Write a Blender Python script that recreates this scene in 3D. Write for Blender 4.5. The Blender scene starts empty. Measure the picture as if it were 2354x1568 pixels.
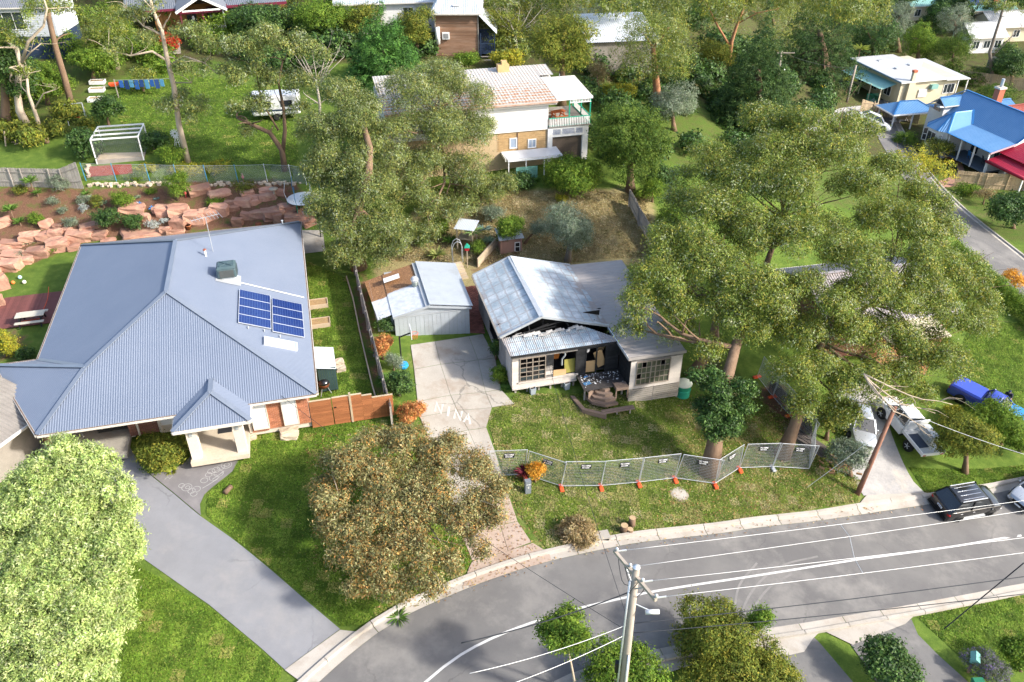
import bpy,bmesh,math,random
import numpy as np
from mathutils import Vector,Matrix
from mathutils.geometry import delaunay_2d_cdt
random.seed(7); RNG=np.random.default_rng(7)
scene=bpy.context.scene
COL=scene.collection
rad=math.radians
FPX,CX,CY=1900.0,1177.0,784.0
PITCH,CAMZ=rad(34.0),32.0
cam=bpy.data.cameras.new('camera'); camo=bpy.data.objects.new('camera',cam); COL.objects.link(camo)
cam.sensor_width=36.0; cam.lens=36.0*FPX/2354.0
cam.clip_start=0.5; cam.clip_end=3000
camo.location=(0,0,CAMZ); camo.rotation_euler=(rad(90)-PITCH,0,0)
scene.camera=camo
SUN_DIR=Vector((0.945,-0.325,0)).normalized()
SUN_EL=rad(32)
world=bpy.data.worlds.new('World'); scene.world=world; world.use_nodes=True
wn=world.node_tree.nodes; wl=world.node_tree.links
sky=wn.new('ShaderNodeTexSky'); sky.sky_type='NISHITA'; sky.sun_disc=False
sky.sun_elevation=SUN_EL
sky.sun_rotation=math.atan2(SUN_DIR.x,SUN_DIR.y)
sky.dust_density=2.5; sky.ozone_density=1.0; sky.air_density=1.0
wn['Background'].inputs['Strength'].default_value=0.15
wl.new(sky.outputs[0],wn['Background'].inputs['Color'])
sun=bpy.data.lights.new('sun','SUN'); sun.energy=2.9; sun.angle=rad(3.5); sun.color=(1.0,0.955,0.87)
suno=bpy.data.objects.new('sun',sun); COL.objects.link(suno)
sv=Vector((SUN_DIR.x*math.cos(SUN_EL),SUN_DIR.y*math.cos(SUN_EL),math.sin(SUN_EL)))
suno.rotation_euler=sv.to_track_quat('Z','Y').to_euler(); suno.location=(60,-40,80)
scene.view_settings.view_transform='Standard'; scene.view_settings.look='None'
scene.view_settings.gamma=1.0; scene.view_settings.exposure=1.36
scene.view_settings.use_curve_mapping=False
scene.render.engine='CYCLES'
TX=np.array([-140,-60,-33,-10,-2,7,20,32,50,90,200.])
TY=np.array([0,15,27,36,42,48,55,61,68,76,95,115,150,250,420.])
TZ=np.array([[-3,-2.4,-2.4,-3.6,-4.2,-5.0,-6.6,-8.4,-10,-11.5,-12.5],[-2,-1.6,-1.6,-2.6,-3.2,-4.0,-5.8,-7.8,-9.6,-11,-12],[-1.2,-1,-1,-1.9,-2.6,-3.4,-5.3,-7.4,-9.2,-10.5,-11.5],[-.2,-.2,-.2,-.7,-2.0,-3.0,-5.0,-7.2,-8.9,-10,-11],[0,0,0,-.1,-1.3,-1.8,-4.0,-6.4,-8.3,-9.6,-10.5],[0,0,0,0,-1.1,-1.4,-3.2,-5.8,-7.8,-9.2,-10],[.4,.2,0,0,-.8,-.8,-2.4,-5.2,-7.4,-8.8,-10],[.8,.5,.1,.1,.1,.4,-1.4,-4.4,-7,-8.5,-9.5],[3.8,3.3,3,2.5,2.0,1.9,0,-3.6,-6.6,-8,-9],[5,4.5,4.2,4.0,3.7,3.5,1.2,-2.4,-6.3,-7.5,-8.5],[8,7.5,7,6.6,6.2,5.6,3,-1.2,-6.2,-7.2,-8],[12,11,10.5,10,9.5,8.2,5.5,1.0,-6.0,-7,-7.5],[18,16,15,14,13,12,9,4,-4.2,-5.5,-6],[30,28,27,26,25,23,19,14,8,5,3],[52,50,48,46,45,42,38,33,27,22,18]])
def T(x,y):
 x=np.asarray(x,float); y=np.asarray(y,float)
 i=np.clip(np.searchsorted(TX,x)-1,0,len(TX)-2); j=np.clip(np.searchsorted(TY,y)-1,0,len(TY)-2)
 a=np.clip((x-TX[i])/(TX[i+1]-TX[i]),0,1); b=np.clip((y-TY[j])/(TY[j+1]-TY[j]),0,1)
 z=TZ[j,i]*(1-a)*(1-b)+TZ[j,i+1]*a*(1-b)+TZ[j+1,i]*(1-a)*b+TZ[j+1,i+1]*a*b
 return z
def Tf(x,y):return float(T(x,y))
CAM=np.array([0,0,CAMZ]); FW=np.array([0,math.cos(PITCH),-math.sin(PITCH)]); UP=np.array([0,math.sin(PITCH),math.cos(PITCH)])
def ray(u,v):return FW+np.array([(u-CX)/FPX,0,0])-(v-CY)/FPX*UP
def PZ(u,v,z):
 d=ray(u,v); return Vector(CAM+(z-CAMZ)/d[2]*d)
def PY(u,v,y):
 d=ray(u,v); return Vector(CAM+y/d[1]*d)
_ts=np.arange(15,420,0.5)
def G(u,v,h=0.0):
 d=ray(u,v); q=CAM[None,:]+_ts[:,None]*d[None,:]
 below=q[:,2]<T(q[:,0],q[:,1])+h
 k=int(np.argmax(below))if below.any()else len(_ts)-1
 lo,hi=_ts[max(k-1,0)],_ts[k]
 for _ in range(18):
  m=(lo+hi)/2; p=CAM+m*d
  if p[2]<T(p[0],p[1])+h:hi=m
  else:lo=m
 return Vector(CAM+hi*d)
MATS={}
def _nt(name):
 m=bpy.data.materials.new(name); m.use_nodes=True; nt=m.node_tree
 return m,nt,nt.nodes['Principled BSDF']
def N(nt,t,**kw):
 n=nt.nodes.new(t)
 for k,v in kw.items():setattr(n,k,v)
 return n
def noise(nt,scale,detail=4,rough=0.6,vec=None):
 n=N(nt,'ShaderNodeTexNoise'); n.inputs['Scale'].default_value=scale; n.inputs['Detail'].default_value=detail; n.inputs['Roughness'].default_value=rough
 if vec is not None:nt.links.new(vec,n.inputs['Vector'])
 return n
def pos(nt):return N(nt,'ShaderNodeNewGeometry').outputs['Position']
def ramp(nt,fac,stops):
 r=N(nt,'ShaderNodeValToRGB'); e=r.color_ramp.elements
 while len(e)<len(stops):e.new(0.5)
 for el,(p,c)in zip(e,stops):el.position=p; el.color=c if len(c)==4 else(*c,1)
 nt.links.new(fac,r.inputs['Fac']); return r
def mix(nt,fac,a,b,mode='MIX'):
 m=N(nt,'ShaderNodeMix',data_type='RGBA',blend_type=mode)
 for s,v in((0,fac),(6,a),(7,b)):
  if hasattr(v,'is_linked')or hasattr(v,'links'):nt.links.new(v,m.inputs[s])
  elif s==0:m.inputs[0].default_value=v
  else:m.inputs[s].default_value=v if len(v)==4 else(*v,1)
 return m.outputs[2]
def bump(nt,bs,h,strength=0.3,dist=0.02):
 b=N(nt,'ShaderNodeBump'); b.inputs['Strength'].default_value=strength; b.inputs['Distance'].default_value=dist
 nt.links.new(h,b.inputs['Height']); nt.links.new(b.outputs[0],bs.inputs['Normal'])
def M(name,c1,c2=None,scale=2.0,rough=0.75,metal=0.0,spec=0.3,bmp=0.25,fine=30.0,var=0.12,dirt=None,dirt_scale=0.6,dirt_amt=0.5,coat=0.0,stretch=None,crack=0.0):
 if name in MATS:return MATS[name]
 m,nt,bs=_nt(name); P=pos(nt)
 if stretch:
  mp=N(nt,'ShaderNodeMapping'); mp.inputs['Scale'].default_value=stretch; nt.links.new(P,mp.inputs['Vector']); P=mp.outputs[0]
 if c2 is None:c2=tuple(c*0.82 for c in c1)
 n1=noise(nt,scale,5,0.65,P)
 c=ramp(nt,n1.outputs[0],[(0.35,c1),(0.65,c2)]).outputs[0]
 n2=noise(nt,fine,3,0.6,P)
 c=mix(nt,0.35,c,ramp(nt,n2.outputs[0],[(0.3,tuple(x*0.72 for x in c1)),(0.7,tuple(min(x*1.2,1)for x in c1))]).outputs[0])
 if dirt:
  n3=noise(nt,dirt_scale,6,0.7,P)
  c=mix(nt,ramp(nt,n3.outputs[0],[(0.5,(0,0,0)),(0.72,(dirt_amt,)*3)]).outputs[0],c,dirt)
 if crack:
  wv=noise(nt,1.2,4,.6,P); wm=N(nt,'ShaderNodeVectorMath',operation='MULTIPLY_ADD'); nt.links.new(wv.outputs['Color'],wm.inputs[0]); wm.inputs[1].default_value=(.9,.9,.9); nt.links.new(P,wm.inputs[2])
  vo=N(nt,'ShaderNodeTexVoronoi',feature='DISTANCE_TO_EDGE'); vo.inputs['Scale'].default_value=.2; nt.links.new(wm.outputs[0],vo.inputs['Vector'])
  ms=noise(nt,.16,3,.5,P); k1=ramp(nt,vo.outputs[0],[(.004,(1,1,1)),(.012,(0,0,0))]).outputs[0]; k2=ramp(nt,ms.outputs[0],[(.5,(0,0,0)),(.62,(crack,)*3)]).outputs[0]
  c=mix(nt,mix(nt,1.0,k1,k2,'MULTIPLY'),c,tuple(x*.35 for x in c1))
 if var:
  oi=N(nt,'ShaderNodeObjectInfo'); hs=N(nt,'ShaderNodeHueSaturation')
  mr=N(nt,'ShaderNodeMapRange'); mr.inputs[3].default_value=1-var; mr.inputs[4].default_value=1+var
  nt.links.new(oi.outputs['Random'],mr.inputs[0]); nt.links.new(mr.outputs[0],hs.inputs['Value']); nt.links.new(c,hs.inputs['Color']); c=hs.outputs[0]
 nt.links.new(c,bs.inputs['Base Color'])
 bs.inputs['Roughness'].default_value=rough; bs.inputs['Metallic'].default_value=metal; bs.inputs['Specular IOR Level'].default_value=spec
 bs.inputs['Coat Weight'].default_value=coat
 if bmp:bump(nt,bs,n2.outputs[0],bmp)
 MATS[name]=m; return m
def emissive(name,c,s):
 m,nt,bs=_nt(name); bs.inputs['Emission Color'].default_value=(*c,1); bs.inputs['Emission Strength'].default_value=s; return m
def Mglass(name,c=(0.02,0.025,0.03),rough=0.05):
 if name in MATS:return MATS[name]
 m,nt,bs=_nt(name); n1=noise(nt,1.5,3,0.5,pos(nt))
 nt.links.new(ramp(nt,n1.outputs[0],[(0.3,c),(0.7,tuple(x*2 for x in c))]).outputs[0],bs.inputs['Base Color'])
 bs.inputs['Roughness'].default_value=rough; bs.inputs['Specular IOR Level'].default_value=0.8
 MATS[name]=m; return m
def Mpaint(name,c,rough=0.25,metal=0.0):
 if name in MATS:return MATS[name]
 m,nt,bs=_nt(name); n1=noise(nt,2.5,4,0.6,pos(nt))
 nt.links.new(ramp(nt,n1.outputs[0],[(0.3,c),(0.75,tuple(min(1,x*0.8+.01)for x in c))]).outputs[0],bs.inputs['Base Color'])
 nt.links.new(ramp(nt,n1.outputs[0],[(0.3,(rough,)*3),(0.8,(rough+.2,)*3)]).outputs[0],bs.inputs['Roughness'])
 bs.inputs['Metallic'].default_value=metal; bs.inputs['Coat Weight'].default_value=0.6; bs.inputs['Coat Roughness'].default_value=0.08
 MATS[name]=m; return m
class MB:
 def __init__(s):s.v=[]; s.f=[]
 def add(s,vs,fs):
  o=len(s.v); s.v.extend([tuple(p)for p in vs]); s.f.extend([tuple(i+o for i in f)for f in fs]); return s
 def box(s,x0,x1,y0,y1,z0,z1):
  return s.add([(x0,y0,z0),(x1,y0,z0),(x1,y1,z0),(x0,y1,z0),(x0,y0,z1),(x1,y0,z1),(x1,y1,z1),(x0,y1,z1)],[(0,3,2,1),(4,5,6,7),(0,1,5,4),(1,2,6,5),(2,3,7,6),(3,0,4,7)])
 def beam(s,a,b,w,h,up=(0,0,1)):
  a=Vector(a); b=Vector(b); d=(b-a).normalized(); u=Vector(up)
  if abs(d.dot(u))>0.98:u=Vector((1,0,0))
  r=d.cross(u).normalized()*w/2; u=r.cross(d).normalized()*h/2
  return s.add([a-r-u,a+r-u,a+r+u,a-r+u,b-r-u,b+r-u,b+r+u,b-r+u],[(0,1,2,3),(7,6,5,4),(4,5,1,0),(5,6,2,1),(6,7,3,2),(7,4,0,3)])
 def prism(s,pts,z0,z1):
  n=len(pts); return s.add([(x,y,z0)for x,y in pts]+[(x,y,z1)for x,y in pts],[tuple(range(n-1,-1,-1)),tuple(range(n,2*n))]+[(i,(i+1)%n,n+(i+1)%n,n+i)for i in range(n)])
 def slab(s,pts,t):
  P=[Vector(p)for p in pts]; nrm=Vector((0,0,0))
  for i in range(len(P)):nrm+=(P[i]-P[0]).cross(P[(i+1)%len(P)]-P[0])
  nrm.normalize()
  if nrm.z<-1e-6:P.reverse(); nrm=-nrm
  n=len(P); return s.add(P+[p-nrm*t for p in P],[tuple(range(n)),tuple(range(2*n-1,n-1,-1))]+[((i+1)%n,i,n+i,n+(i+1)%n)for i in range(n)])
 def tube(s,pts,rs,n=8,cap=True,noise=0.0):
  P=[Vector(p)for p in pts]
  if not hasattr(rs,'__len__'):rs=[rs]*len(P)
  ref=None; rings=[]
  for i,p in enumerate(P):
   d=(P[min(i+1,len(P)-1)]-P[max(i-1,0)])
   d=d.normalized()if d.length>1e-9 else Vector((0,0,1))
   if ref is None:ref=d.orthogonal().normalized()
   ref=(ref-d*ref.dot(d)); ref=ref.normalized()if ref.length>1e-6 else d.orthogonal().normalized()
   b=d.cross(ref)
   rings.append([p+(ref*math.cos(2*math.pi*k/n)+b*math.sin(2*math.pi*k/n))*rs[i]*(1+(random.uniform(-noise,noise)if noise else 0))for k in range(n)])
  vs=[q for r in rings for q in r]; m=len(rings)
  fs=[(i*n+k,i*n+(k+1)%n,(i+1)*n+(k+1)%n,(i+1)*n+k)for i in range(m-1)for k in range(n)]
  if cap:fs+=[tuple(range(n-1,-1,-1)),tuple((m-1)*n+k for k in range(n))]
  return s.add(vs,fs)
 def cyl(s,c,r,h,n=16,r2=None):
  c=Vector(c); return s.tube([c,c+Vector((0,0,h))],[r,r if r2 is None else r2],n)
 def lathe(s,c,prof,n=16):
  c=Vector(c); return s.tube([c+Vector((0,0,z))for r,z in prof],[max(r,1e-3)for r,z in prof],n)
 def ball(s,c,rx,ry,rz,n=10,m=6):
  c=Vector(c); vs=[(c.x,c.y,c.z-rz)]
  for i in range(1,m):
   t=-math.pi/2+math.pi*i/m
   for k in range(n):a=2*math.pi*k/n; vs.append((c.x+rx*math.cos(t)*math.cos(a),c.y+ry*math.cos(t)*math.sin(a),c.z+rz*math.sin(t)))
  vs.append((c.x,c.y,c.z+rz)); L=len(vs)-1
  fs=[(0,1+(k+1)%n,1+k)for k in range(n)]
  for i in range(m-2):
   for k in range(n):a=1+i*n; fs.append((a+k,a+(k+1)%n,a+n+(k+1)%n,a+n+k))
  a=1+(m-2)*n; fs+=[(a+k,a+(k+1)%n,L)for k in range(n)]
  return s.add(vs,fs)
 def mesh(s,name,mat,smooth=False):
  me=bpy.data.meshes.new(name); me.from_pydata(s.v,[],s.f); me.materials.append(mat)
  if smooth:me.polygons.foreach_set('use_smooth',[True]*len(me.polygons))
  me.update(); return me
 def build(s,name,mat,parent=None,smooth=False,loc=None,bevel=0.0):
  o=bpy.data.objects.new(name,s.mesh(name,mat,smooth)); COL.objects.link(o)
  if parent is not None:o.parent=parent
  if loc is not None:o.location=loc
  if bevel:
   b=o.modifiers.new('bevel','BEVEL'); b.width=bevel; b.segments=2; b.limit_method='ANGLE'
  return o
def tag(o,label=None,cat=None,group=None,kind=None):
 if label:o['label']=label
 if cat:o['category']=cat
 if group:o['group']=group
 if kind:o['kind']=kind
 return o
def empty(name,loc,rz=0.0,label=None,cat=None,group=None):
 o=bpy.data.objects.new(name,None); COL.objects.link(o); o.location=loc; o.rotation_euler=(0,0,rz); o.empty_display_size=0.2
 return tag(o,label,cat,group)
def sub(name,parent,loc=(0,0,0),rz=0.0):
 o=bpy.data.objects.new(name,None); COL.objects.link(o); o.parent=parent; o.location=loc; o.rotation_euler=(0,0,rz); return o
_UB={}
def ubox(mat):
 if mat.name not in _UB:
  mb=MB().box(-.5,.5,-.5,.5,-.5,.5); _UB[mat.name]=mb.mesh('piece',mat)
 return _UB[mat.name]
def piece(name,mat,parent,c,size,rot=None,mesh=None):
 o=bpy.data.objects.new(name,mesh or ubox(mat)); COL.objects.link(o); o.parent=parent; o.location=c; o.scale=size
 if rot is not None:o.rotation_euler=rot
 return o
def bar(name,mat,parent,a,b,w,h):
 a=Vector(a); b=Vector(b); d=b-a; q=d.to_track_quat('X','Z')
 o=bpy.data.objects.new(name,ubox(mat)); COL.objects.link(o); o.parent=parent; o.location=(a+b)/2; o.scale=(d.length,w,h); o.rotation_euler=q.to_euler(); return o
def corr(mb,pts,along,pitch=0.15,amp=0.018,samples=4,lift=0.0,rib=False):
 P=[Vector(p)for p in pts]; al=Vector(along).normalized()
 nrm=(P[1]-P[0]).cross(P[2]-P[0]).normalized()
 if nrm.z<0:nrm=-nrm
 al=(al-nrm*al.dot(nrm)).normalized(); ac=nrm.cross(al).normalized(); o=P[0]
 q=[((p-o).dot(ac),(p-o).dot(al))for p in P]; t0=min(a for a,b in q)+1e-4; t1=max(a for a,b in q)-1e-4
 n=max(2,int((t1-t0)/pitch*samples)); rows=[]
 for i in range(n+1):
  t=t0+(t1-t0)*i/n; hits=[]
  for k in range(len(q)):
   (a0,b0),(a1,b1)=q[k],q[(k+1)%len(q)]
   if(a0-t)*(a1-t)<=0 and abs(a1-a0)>1e-9:hits.append(b0+(b1-b0)*(t-a0)/(a1-a0))
  if len(hits)<2:continue
  ph=(t/pitch)%1.0
  h=amp*(1.0 if(ph<0.3)else(0.15 if ph>.45 and ph<.85 else.5))if rib else amp*math.sin(2*math.pi*ph)
  base=o+ac*t+nrm*(h+lift)
  rows.append((base+al*min(hits),base+al*max(hits)))
 vs=[p for r in rows for p in r]; mb.add(vs,[(2*i,2*i+2,2*i+3,2*i+1)for i in range(len(rows)-1)])
 return mb
def inside(poly,x,y):
 c=np.zeros(np.shape(x),bool); n=len(poly)
 for i in range(n):
  x0,y0=poly[i][:2]; x1,y1=poly[(i+1)%n][:2]
  if y0==y1:continue
  c^=((y0>y)!=(y1>y))&(x<(x1-x0)*(y-y0)/(y1-y0)+x0)
 return c
def smooth_line(pts,step=0.6,closed=False):
 P=[Vector(p[:2])for p in pts]; out=[]
 n=len(P); segs=n if closed else n-1
 for i in range(segs):
  p0=P[(i-1)%n]if closed or i>0 else P[0]*2-P[1]
  p1,p2=P[i],P[(i+1)%n]; p3=P[(i+2)%n]if closed or i+2<n else P[-1]*2-P[-2]
  m=max(1,int((p2-p1).length/step))
  for k in range(m):
   t=k/m; out.append(0.5*(2*p1+(p2-p0)*t+(2*p0-5*p1+4*p2-p3)*t*t+(3*p1-p0-3*p2+p3)*t**3))
 if not closed:out.append(P[-1])
 return out
def sheet(name,poly,mat,off=0.04,step=0.7,kind='structure',parent=None,zf=None):
 P=[Vector(p[:2])for p in poly]; edge=[]
 for i in range(len(P)):
  a,b=P[i],P[(i+1)%len(P)]; m=max(1,int((b-a).length/step)); edge+=[a+(b-a)*k/m for k in range(m)]
 xs=[p.x for p in edge]; ys=[p.y for p in edge]
 gx,gy=np.meshgrid(np.arange(min(xs),max(xs),step),np.arange(min(ys),max(ys),step)); gx=gx.ravel(); gy=gy.ravel()
 k=inside(edge,gx,gy); gx,gy=gx[k],gy[k]
 if len(gx):
  E=np.array([(p.x,p.y)for p in edge]); d=np.min((gx[:,None]-E[None,:,0])**2+(gy[:,None]-E[None,:,1])**2,axis=1); k=d>(step*.4)**2; gx,gy=gx[k],gy[k]
 pts=[Vector((p.x,p.y))for p in edge]+[Vector((a,b))for a,b in zip(gx,gy)]
 vs,es,fs,*_=delaunay_2d_cdt(pts,[(i,(i+1)%len(edge))for i in range(len(edge))],[],1,1e-5)
 X=np.array([v.x for v in vs]); Y=np.array([v.y for v in vs]); Z=(T(X,Y)if zf is None else zf(X,Y))+off
 o=MB(); o.v=[tuple(q)for q in zip(X,Y,Z)]; o.f=[tuple(f)for f in fs]
 ob=o.build(name,mat,parent,smooth=True); bm=bmesh.new(); bm.from_mesh(ob.data); bmesh.ops.recalc_face_normals(bm,faces=bm.faces)
 if sum(f.normal.z for f in bm.faces)<0:bmesh.ops.reverse_faces(bm,faces=bm.faces)
 bm.to_mesh(ob.data); bm.free()
 if parent is None:tag(ob,kind=kind)
 return ob
def GP(*px):return[G(u,v)for u,v in px]
# ================================================================== ground, roads, driveways
def ground_material():
 m,nt,bs=_nt('ground_cover'); P=pos(nt)
 at=N(nt,'ShaderNodeAttribute'); at.attribute_name='cover'; sp=N(nt,'ShaderNodeSeparateColor'); nt.links.new(at.outputs['Color'],sp.inputs[0])
 big=noise(nt,0.22,5,0.62,P); mid=noise(nt,1.3,5,0.65,P); fin=noise(nt,14,5,0.75,P); fin2=noise(nt,45,3,0.7,P)
 lush=ramp(nt,mid.outputs[0],[(0.28,(0.065,0.115,0.02)),(0.5,(0.115,0.18,0.028)),(0.72,(0.185,0.245,0.045))]).outputs[0]
 lush=mix(nt,ramp(nt,fin.outputs[0],[(0.3,(0,0,0)),(0.7,(0.75,)*3)]).outputs[0],lush,(0.06,0.095,0.018))
 dry=ramp(nt,fin.outputs[0],[(0.3,(0.15,0.125,0.055)),(0.55,(0.30,0.245,0.12)),(0.75,(0.42,0.35,0.2))]).outputs[0]
 a=N(nt,'ShaderNodeMath',operation='ADD'); nt.links.new(sp.outputs[0],a.inputs[0])
 b=N(nt,'ShaderNodeMath',operation='MULTIPLY_ADD'); nt.links.new(big.outputs[0],b.inputs[0]); b.inputs[1].default_value=0.9; b.inputs[2].default_value=-0.47; nt.links.new(b.outputs[0],a.inputs[1])
 a2=N(nt,'ShaderNodeMath',operation='MULTIPLY_ADD'); nt.links.new(mid.outputs[0],a2.inputs[0]); a2.inputs[1].default_value=0.85; nt.links.new(a.outputs[0],a2.inputs[2])
 a3=N(nt,'ShaderNodeMath',operation='MULTIPLY_ADD'); nt.links.new(fin2.outputs[0],a3.inputs[0]); a3.inputs[1].default_value=0.35; nt.links.new(a2.outputs[0],a3.inputs[2])
 c=mix(nt,ramp(nt,a3.outputs[0],[(0.62,(0,0,0)),(1.0,(0.95,)*3)]).outputs[0],lush,dry)
 soil=ramp(nt,fin.outputs[0],[(0.3,(0.07,0.035,0.022)),(0.55,(0.17,0.09,0.055)),(0.78,(0.32,0.2,0.14))]).outputs[0]
 s1=N(nt,'ShaderNodeMath',operation='MULTIPLY_ADD'); nt.links.new(mid.outputs[0],s1.inputs[0]); s1.inputs[1].default_value=0.6; nt.links.new(sp.outputs[1],s1.inputs[2])
 c=mix(nt,ramp(nt,s1.outputs[0],[(0.68,(0,0,0)),(0.84,(1,1,1))]).outputs[0],c,soil)
 lit=ramp(nt,fin.outputs[0],[(0.3,(0.03,0.035,0.012)),(0.6,(0.09,0.075,0.035)),(0.8,(0.2,0.15,0.08))]).outputs[0]
 s2=N(nt,'ShaderNodeMath',operation='MULTIPLY_ADD'); nt.links.new(mid.outputs[0],s2.inputs[0]); s2.inputs[1].default_value=0.7; nt.links.new(sp.outputs[2],s2.inputs[2])
 c=mix(nt,ramp(nt,s2.outputs[0],[(0.7,(0,0,0)),(1.05,(1,1,1))]).outputs[0],c,lit)
 nt.links.new(c,bs.inputs['Base Color']); bs.inputs['Roughness'].default_value=0.95; bs.inputs['Specular IOR Level'].default_value=0.1
 bump(nt,bs,fin.outputs[0],0.7,0.08); return m
xs=np.concatenate([np.linspace(-260,-56,30),np.arange(-55,70,0.5),np.linspace(71,330,45)])
ys=np.concatenate([np.linspace(-40,12,10),np.arange(13,118,0.5),np.linspace(119,460,60)])
GX,GY=np.meshgrid(xs,ys); GZ=T(GX,GY)
nx,ny=len(xs),len(ys); idx=np.arange(nx*ny).reshape(ny,nx)
quads=np.stack([idx[:-1,:-1],idx[:-1,1:],idx[1:,1:],idx[1:,:-1]],-1).reshape(-1,4)
me=bpy.data.meshes.new('ground'); me.vertices.add(nx*ny); me.vertices.foreach_set('co',np.stack([GX,GY,GZ],-1).ravel().astype(np.float32))
me.loops.add(quads.size); me.loops.foreach_set('vertex_index',quads.ravel().astype(np.int32)); me.polygons.add(len(quads))
me.polygons.foreach_set('loop_start',np.arange(0,quads.size,4,dtype=np.int32)); me.polygons.foreach_set('use_smooth',np.ones(len(quads),bool)); me.update(calc_edges=True)
cov=np.zeros((ny,nx,4),np.float32); cov[...,3]=1; cov[...,0]=-0.1
def paint(px,ch,val,op='max'):
 w=GP(*px); k=inside(w,GX,GY)
 cov[...,ch][k]=np.maximum(cov[...,ch][k],val)if op=='max' else val
cov[...,2][(GY>74)&(GX>-12)]=0.45; cov[...,2][(GY>92)]=0.6
paint([(860,640),(880,560),(1010,450),(1120,436),(1330,440),(1490,440),(1530,600),(1300,640),(1060,660)],0,0.95)
cov[...,2][inside(GP((860,640),(880,560),(1010,450),(1120,436),(1330,440),(1490,440),(1530,600),(1300,640),(1060,660)),GX,GY)]=0
paint([(1100,930),(1560,900),(1900,1010),(1990,1150),(1480,1230),(1240,1280),(1160,1180),(1120,1020)],0,0.06)
paint([(1580,960),(1800,930),(1870,1010),(1650,1010),(1480,1060)],0,0.2)
paint([(1480,1170),(1990,1120),(1990,1160),(1480,1232)],0,0.24)
paint([(1330,1140),(1420,1140),(1440,1200),(1360,1200)],0,0.4)
paint([(1730,880),(1790,860),(1870,960),(1880,1020),(1800,1010),(1750,960)],1,0.55)
paint([(1900,1040),(1960,1030),(1990,1080),(1960,1100),(1900,1070)],1,0.6)
paint([(-80,415),(195,425),(640,405),(700,420),(735,470),(725,530),(690,525),(180,570),(-20,650),(-80,660)],1,0.55)
paint([(0,720),(60,760),(90,780),(60,840),(-40,840)],1,0.5)
paint([(-60,0),(140,40),(230,160),(210,300),(100,330),(-60,330)],2,0.5)
paint([(200,120),(330,60),(380,110),(300,180),(230,200)],2,0.5)
paint([(1570,860),(1640,800),(1720,870),(1700,920),(1610,910)],2,0.6)
paint([(1080,545),(1220,560),(1200,610),(1060,640)],1,0.5)
paint([(820,610),(850,610),(900,960),(860,960),(808,700)],1,0.6)
for _ in range(3):
 cov[1:-1,1:-1]=(cov[1:-1,1:-1]*2+cov[:-2,1:-1]+cov[2:,1:-1]+cov[1:-1,:-2]+cov[1:-1,2:])/6
at=me.color_attributes.new('cover','FLOAT_COLOR','POINT'); at.data.foreach_set('color',cov.ravel())
me.materials.append(ground_material()); ground=bpy.data.objects.new('ground',me); COL.objects.link(ground); tag(ground,kind='structure')
asphalt=M('asphalt',(0.115,0.11,0.108),(0.165,0.158,0.15),0.35,0.92,bmp=0.5,fine=60,var=0,dirt=(0.25,0.235,0.215),dirt_scale=0.25,dirt_amt=0.7,crack=.45)
concrete=M('kerb_concrete',(0.33,0.30,0.26),(0.40,0.365,0.325),0.8,0.9,fine=25,var=0.07,dirt=(0.24,0.19,0.14),dirt_scale=0.9,dirt_amt=0.55)
paintwhite=M('road_paint',(0.55,0.54,0.52),(0.4,0.39,0.37),2.5,0.7,fine=20,var=0)
aggregate=M('exposed_aggregate',(0.2,0.2,0.21),(0.25,0.25,0.262),0.4,0.85,bmp=0.5,fine=55,var=0,dirt=(0.31,0.29,0.275),dirt_scale=0.3,dirt_amt=0.6,crack=.5)
pathgrey=M('path_concrete',(0.155,0.145,0.145),(0.21,0.195,0.195),0.7,0.85,fine=30,var=0,dirt=(0.27,0.25,0.24),dirt_scale=0.9,dirt_amt=0.5)
slabmat=M('old_concrete',(0.36,0.33,0.285),(0.29,0.26,0.22),0.7,0.9,fine=18,var=0.08,dirt=(0.22,0.15,0.1),dirt_scale=0.45,dirt_amt=0.75,crack=.6)
gravel=M('gravel',(0.27,0.26,0.255),(0.4,0.38,0.36),1.0,0.95,bmp=0.9,fine=9,var=0,dirt=(0.55,0.46,0.34),dirt_scale=0.35,dirt_amt=0.6)
tilemat=M('porch_tile',(0.58,0.49,0.38),(0.5,0.42,0.33),1.2,0.6,fine=12,var=0)
mulch_red=M('red_mulch',(0.22,0.03,0.018),(0.30,0.06,0.03),2.5,0.95,bmp=0.9,fine=16,var=0)
north=smooth_line(GP((560,1760),(650,1650),(735,1568),(800,1510),(870,1455),(930,1418),(1000,1385),(1104,1342),(1191,1312),(1268,1290),(1394,1262),(1487,1246),(1656,1227),(1741,1214),(1889,1197),(2010,1179),(2132,1161),(2250,1141),(2354,1121),(2560,1085),(2900,1025)),0.8)
south=smooth_line(GP((1060,1720),(1160,1640),(1272,1568),(1347,1537),(1446,1509),(1550,1485),(1640,1466),(1741,1449),(1866,1430),(1970,1412),(2082,1393),(2245,1363),(2354,1342),(2560,1305),(2900,1245)),0.8)
sheet('road',[*north,*reversed(south)],asphalt,0.03,1.2)
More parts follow.
